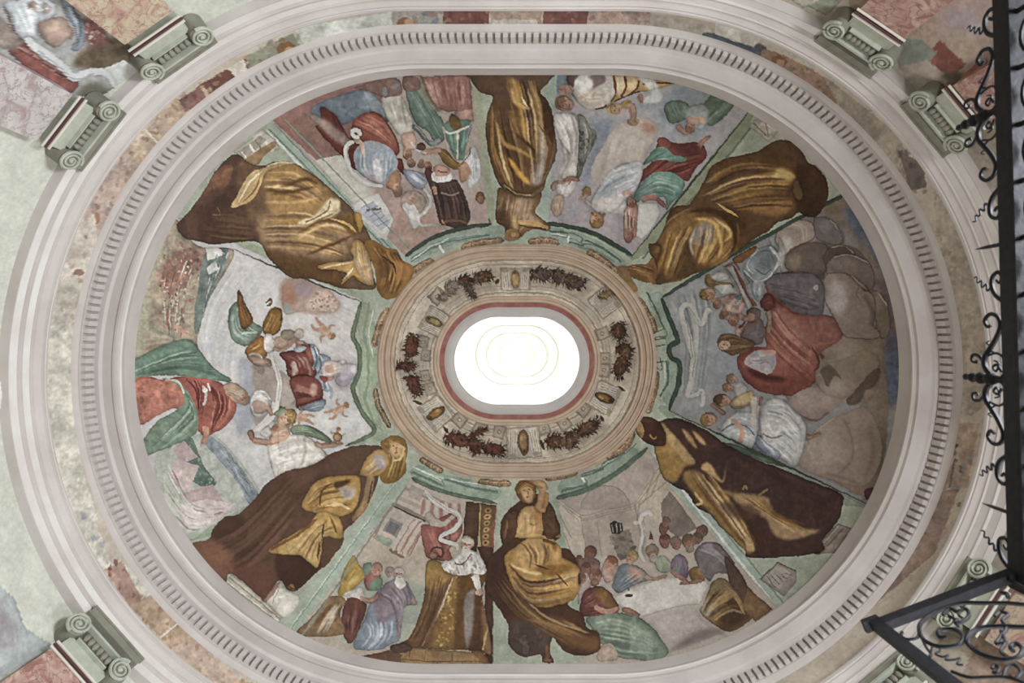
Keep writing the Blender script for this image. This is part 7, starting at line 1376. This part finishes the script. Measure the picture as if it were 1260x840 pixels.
# small stucco cartouche at the left edge
cx_, cy_, cz_ = [float(v) for v in wall_hit(1, 486, 3.44)]
ct = empty('stucco_cartouche', (cx_, cy_, cz_+CZ)); tag(ct, 'small white stucco shell ornament on the wall at the far left edge', 'ornament')
for i, (dy_, dz_, r_) in enumerate(((0, 0, .055), (-.06, .02, .04), (.06, .02, .04), (0, .06, .045), (-.1, -.02, .03), (.1, -.02, .03))):
    m = MB(); m.lathe((cx_-0.01, cy_+dy_, cz_+CZ+dz_), (1, 0, 0), [(0.01, -r_*.6), (r_*.7, -r_*.45), (r_, 0), (r_*.7, r_*.4)], 12); m.build('lobe', WHITE, ct)

# ------------------------------------------------------------------ wrought-iron screen and open gate leaf beside the camera
ZT = 2.50
def at_h(px, py, z=ZT): return Vector(((px-VX)/F*z, (py-VY)/F*z, z+CZ))
S0 = at_h(1219, -60); S1 = at_h(1240, 705)
D = (S1-S0).normalized(); NI = Vector((-D.y, D.x, 0))
if NI.x > 0: NI = -NI
Zv = Vector((0, 0, 1))
scr = empty('iron_screen', (S0.x, S0.y, 0)); tag(scr, 'black wrought-iron screen rail with scroll cresting along the right edge', 'iron screen')
m = MB(); L = (S1-S0).length
m.box((S0+S1)/2-Zv*0.035-NI*0.02, L/2+0.05, 0.02, 0.035, X=D, Y=NI, Z=Zv); m.box((S0+S1)/2-Zv*0.075-NI*0.03, L/2+0.05, 0.03, 0.008, X=D, Y=NI, Z=Zv)
m.build('top_rail', IRON, scr, smooth=False)
pt = lambda y, h_, o=0.0: S0+D*y+Zv*h_-NI*(0.02+o)
def crv(pts, n=6):
    a = np.array(pts, float); q = spline(a, closed=False, n=n); return [tuple(p) for p in q]
def bar(mb, pts, r, yo, s):
    q = crv(pts); n = len(q)
    mb.tube([pt(yo+s*y, h_) for y, h_ in q], [r*(1-0.45*i/n) for i in range(n)], 6)
yof = lambda py: (at_h(1230, py)-S0).dot(D)
for yc in (133, 468):
    y0 = yof(yc)
    fin = MB()
    fin.lathe(pt(y0, 0), Zv, [(0.010, 0), (0.010, 0.06), (0.020, 0.07), (0.024, 0.09), (0.020, 0.11), (0.009, 0.118), (0.021, 0.130), (0.024, 0.145), (0.018, 0.162), (0.008, 0.17), (0.017, 0.18), (0.020, 0.193), (0.014, 0.207), (0.006, 0.212), (0.012, 0.222), (0.014, 0.233), (0.007, 0.246)], 12)
    fin.build('finial', IRON, scr)
    for s in (-1, 1):
        b = MB(); bar(b, [(.012, .085), (.045, .12), (.08, .12), (.115, .09), (.155, .055), (.20, .03), (.235, .045), (.245, .085), (.222, .115), (.198, .10), (.206, .078)], 0.0115, y0, s); b.build('s_scroll', IRON, scr)
        b = MB(); bar(b, [(.012, .085), (.008, .035), (.04, .010), (.082, .020), (.098, .055), (.088, .10)], 0.0075, y0, s); b.build('ring_scroll', IRON, scr)
        b = MB(); bar(b, [(.055, .12), (.085, .15), (.088, .188), (.066, .195), (.060, .170), (.070, .165)], 0.008, y0, s); b.build('curl', IRON, scr)
        b = MB(); bar(b, [(.03, .03), (.055, .055), (.045, .075), (.03, .06), (.06, .045), (.07, .07)], 0.006, y0, s); b.build('leaf', IRON, scr)
        b = MB(); bar(b, [(.10, .07), (.115, .10), (.125, .085), (.135, .11), (.145, .09)], 0.004, y0, s); b.build('tendril', IRON, scr)
for yc in (-28, 300, 632):
    y0 = yof(yc)
    sp = MB(); sp.lathe(pt(y0, 0), Zv, [(0.008, 0), (0.007, 0.10), (0.001, 0.16)], 8); sp.build('spike', IRON, scr)
    for s in (-1, 1):
        b = MB(); bar(b, [(.215, 0), (.185, .05), (.15, .07), (.115, .065), (.10, .035), (.12, .015), (.14, .03), (.128, .045)], 0.010, y0, s); b.build('hook_scroll', IRON, scr)
        b = MB(); bar(b, [(.15, .07), (.165, .095), (.14, .10), (.15, .125), (.125, .125), (.13, .15), (.108, .15), (.11, .168)], 0.005, y0, s); b.build('tendril', IRON, scr)
# panel of bars and rings hanging below the rail
for i in range(12):
    y0 = 0.06+i*0.2
    if y0 > L: break
    b = MB(); b.tube([pt(y0, -0.07, .01), pt(y0, -0.9, .01)], 0.010, 6); b.build('bar', IRON, scr)
    b = MB(); b.tube([pt(y0+0.1+0.075*math.cos(t), -0.17+0.075*math.sin(t), .01) for t in np.linspace(0, 2*math.pi, 21)], 0.007, 6); b.build('ring', IRON, scr)
gm = MB(); gm.box((S0+S1)/2-Zv*0.93-NI*0.03, L/2+0.05, 0.02, 0.02, X=D, Y=NI, Z=Zv); gm.build('middle_rail', IRON, scr, smooth=False)
# gate leaf standing ajar
GA, GH = at_h(1070, 769), at_h(1262, 696)
GD = (GH-GA).normalized(); GN = Vector((-GD.y, GD.x, 0)); Lg = (GH-GA).length
gate = empty('iron_gate', (GH.x, GH.y, 0)); tag(gate, 'black wrought-iron gate leaf with scrolls, its corner jutting in at the lower right', 'iron gate')
GZ = 0.046
m = MB(); m.box((GA+GH)/2-Zv*GZ*0.5, Lg/2, 0.016, GZ*0.5, X=GD, Y=GN, Z=Zv); m.build('top_rail', IRON, gate, smooth=False)
m = MB(); m.box(GA+GD*0.02-Zv*1.2, 0.02, 0.016, 1.2, X=GD, Y=GN, Z=Zv); m.build('stile', IRON, gate, smooth=False)
m = MB(); m.box(GA+GD*0.01+Zv*0.004, 0.03, 0.022, 0.012, X=GD, Y=GN, Z=Zv); m.build('corner_cap', IRON, gate, smooth=False)
def on_gate(X, Y):
    px, py = 1060+X/5.6, 690+Y/5.6
    d = Vector(((px-VX)/F, (py-VY)/F, 1.0)); o = Vector((0, 0, CZ)); t = (GA-o).dot(GN)/d.dot(GN)
    return o+d*t
def gscroll(name, pts, w):
    q = crv(pts, 8); P3 = [on_gate(*p) for p in q]; n = len(P3); b = MB()
    b.tube(P3, [max((w/5.6/2)/F*(p.z-CZ), 0.002) for p in P3], 6); b.build(name, IRON, gate)
gscroll('s_scroll', [(1240, 310), (1120, 300), (1000, 290), (850, 290), (700, 290), (560, 330), (450, 390), (400, 450), (420, 530), (500, 580), (600, 590), (680, 570), (700, 520), (650, 475), (580, 470), (530, 490), (545, 525), (590, 525)], 30)
gscroll('leaf', [(560, 370), (610, 330), (660, 350), (720, 330), (740, 380), (690, 420), (650, 430), (660, 400)], 26)
gscroll('leaf', [(600, 380), (640, 400), (665, 450)], 22)
gscroll('curl', [(400, 490), (380, 530), (320, 540), (280, 520), (275, 495), (290, 490)], 22)
gscroll('curl', [(420, 540), (450, 600), (480, 640), (470, 660)], 20)
gscroll('s_scroll', [(1240, 450), (1120, 455), (950, 450), (830, 460), (750, 500), (730, 560), (790, 620), (880, 660), (990, 680), (1080, 660), (1110, 610), (1070, 570), (1030, 590), (1045, 620)], 34)
gscroll('leaf', [(920, 380), (960, 350), (1010, 370), (970, 410), (1000, 460), (960, 520), (930, 570), (1000, 560)], 26)
gscroll('leaf', [(960, 480), (990, 560), (960, 620), (1000, 660)], 24)
gscroll('curl', [(480, 620), (490, 590), (530, 590), (540, 620), (510, 640), (560, 660), (600, 650), (580, 680), (640, 680), (680, 670), (660, 710), (700, 715)], 15)
gscroll('s_scroll', [(620, 760), (740, 800), (860, 800), (1000, 800), (1120, 840), (1200, 900)], 24)
gscroll('curl', [(900, 740), (920, 720), (950, 740), (935, 770), (905, 765)], 26)
gscroll('curl', [(980, 800), (1000, 740), (1060, 720), (1100, 770), (1060, 810), (1020, 790)], 26)
gscroll('curl', [(960, 140), (1000, 130), (1060, 150), (1130, 190)], 24); gscroll('leaf', [(960, 220), (1000, 225), (1010, 250)], 30)
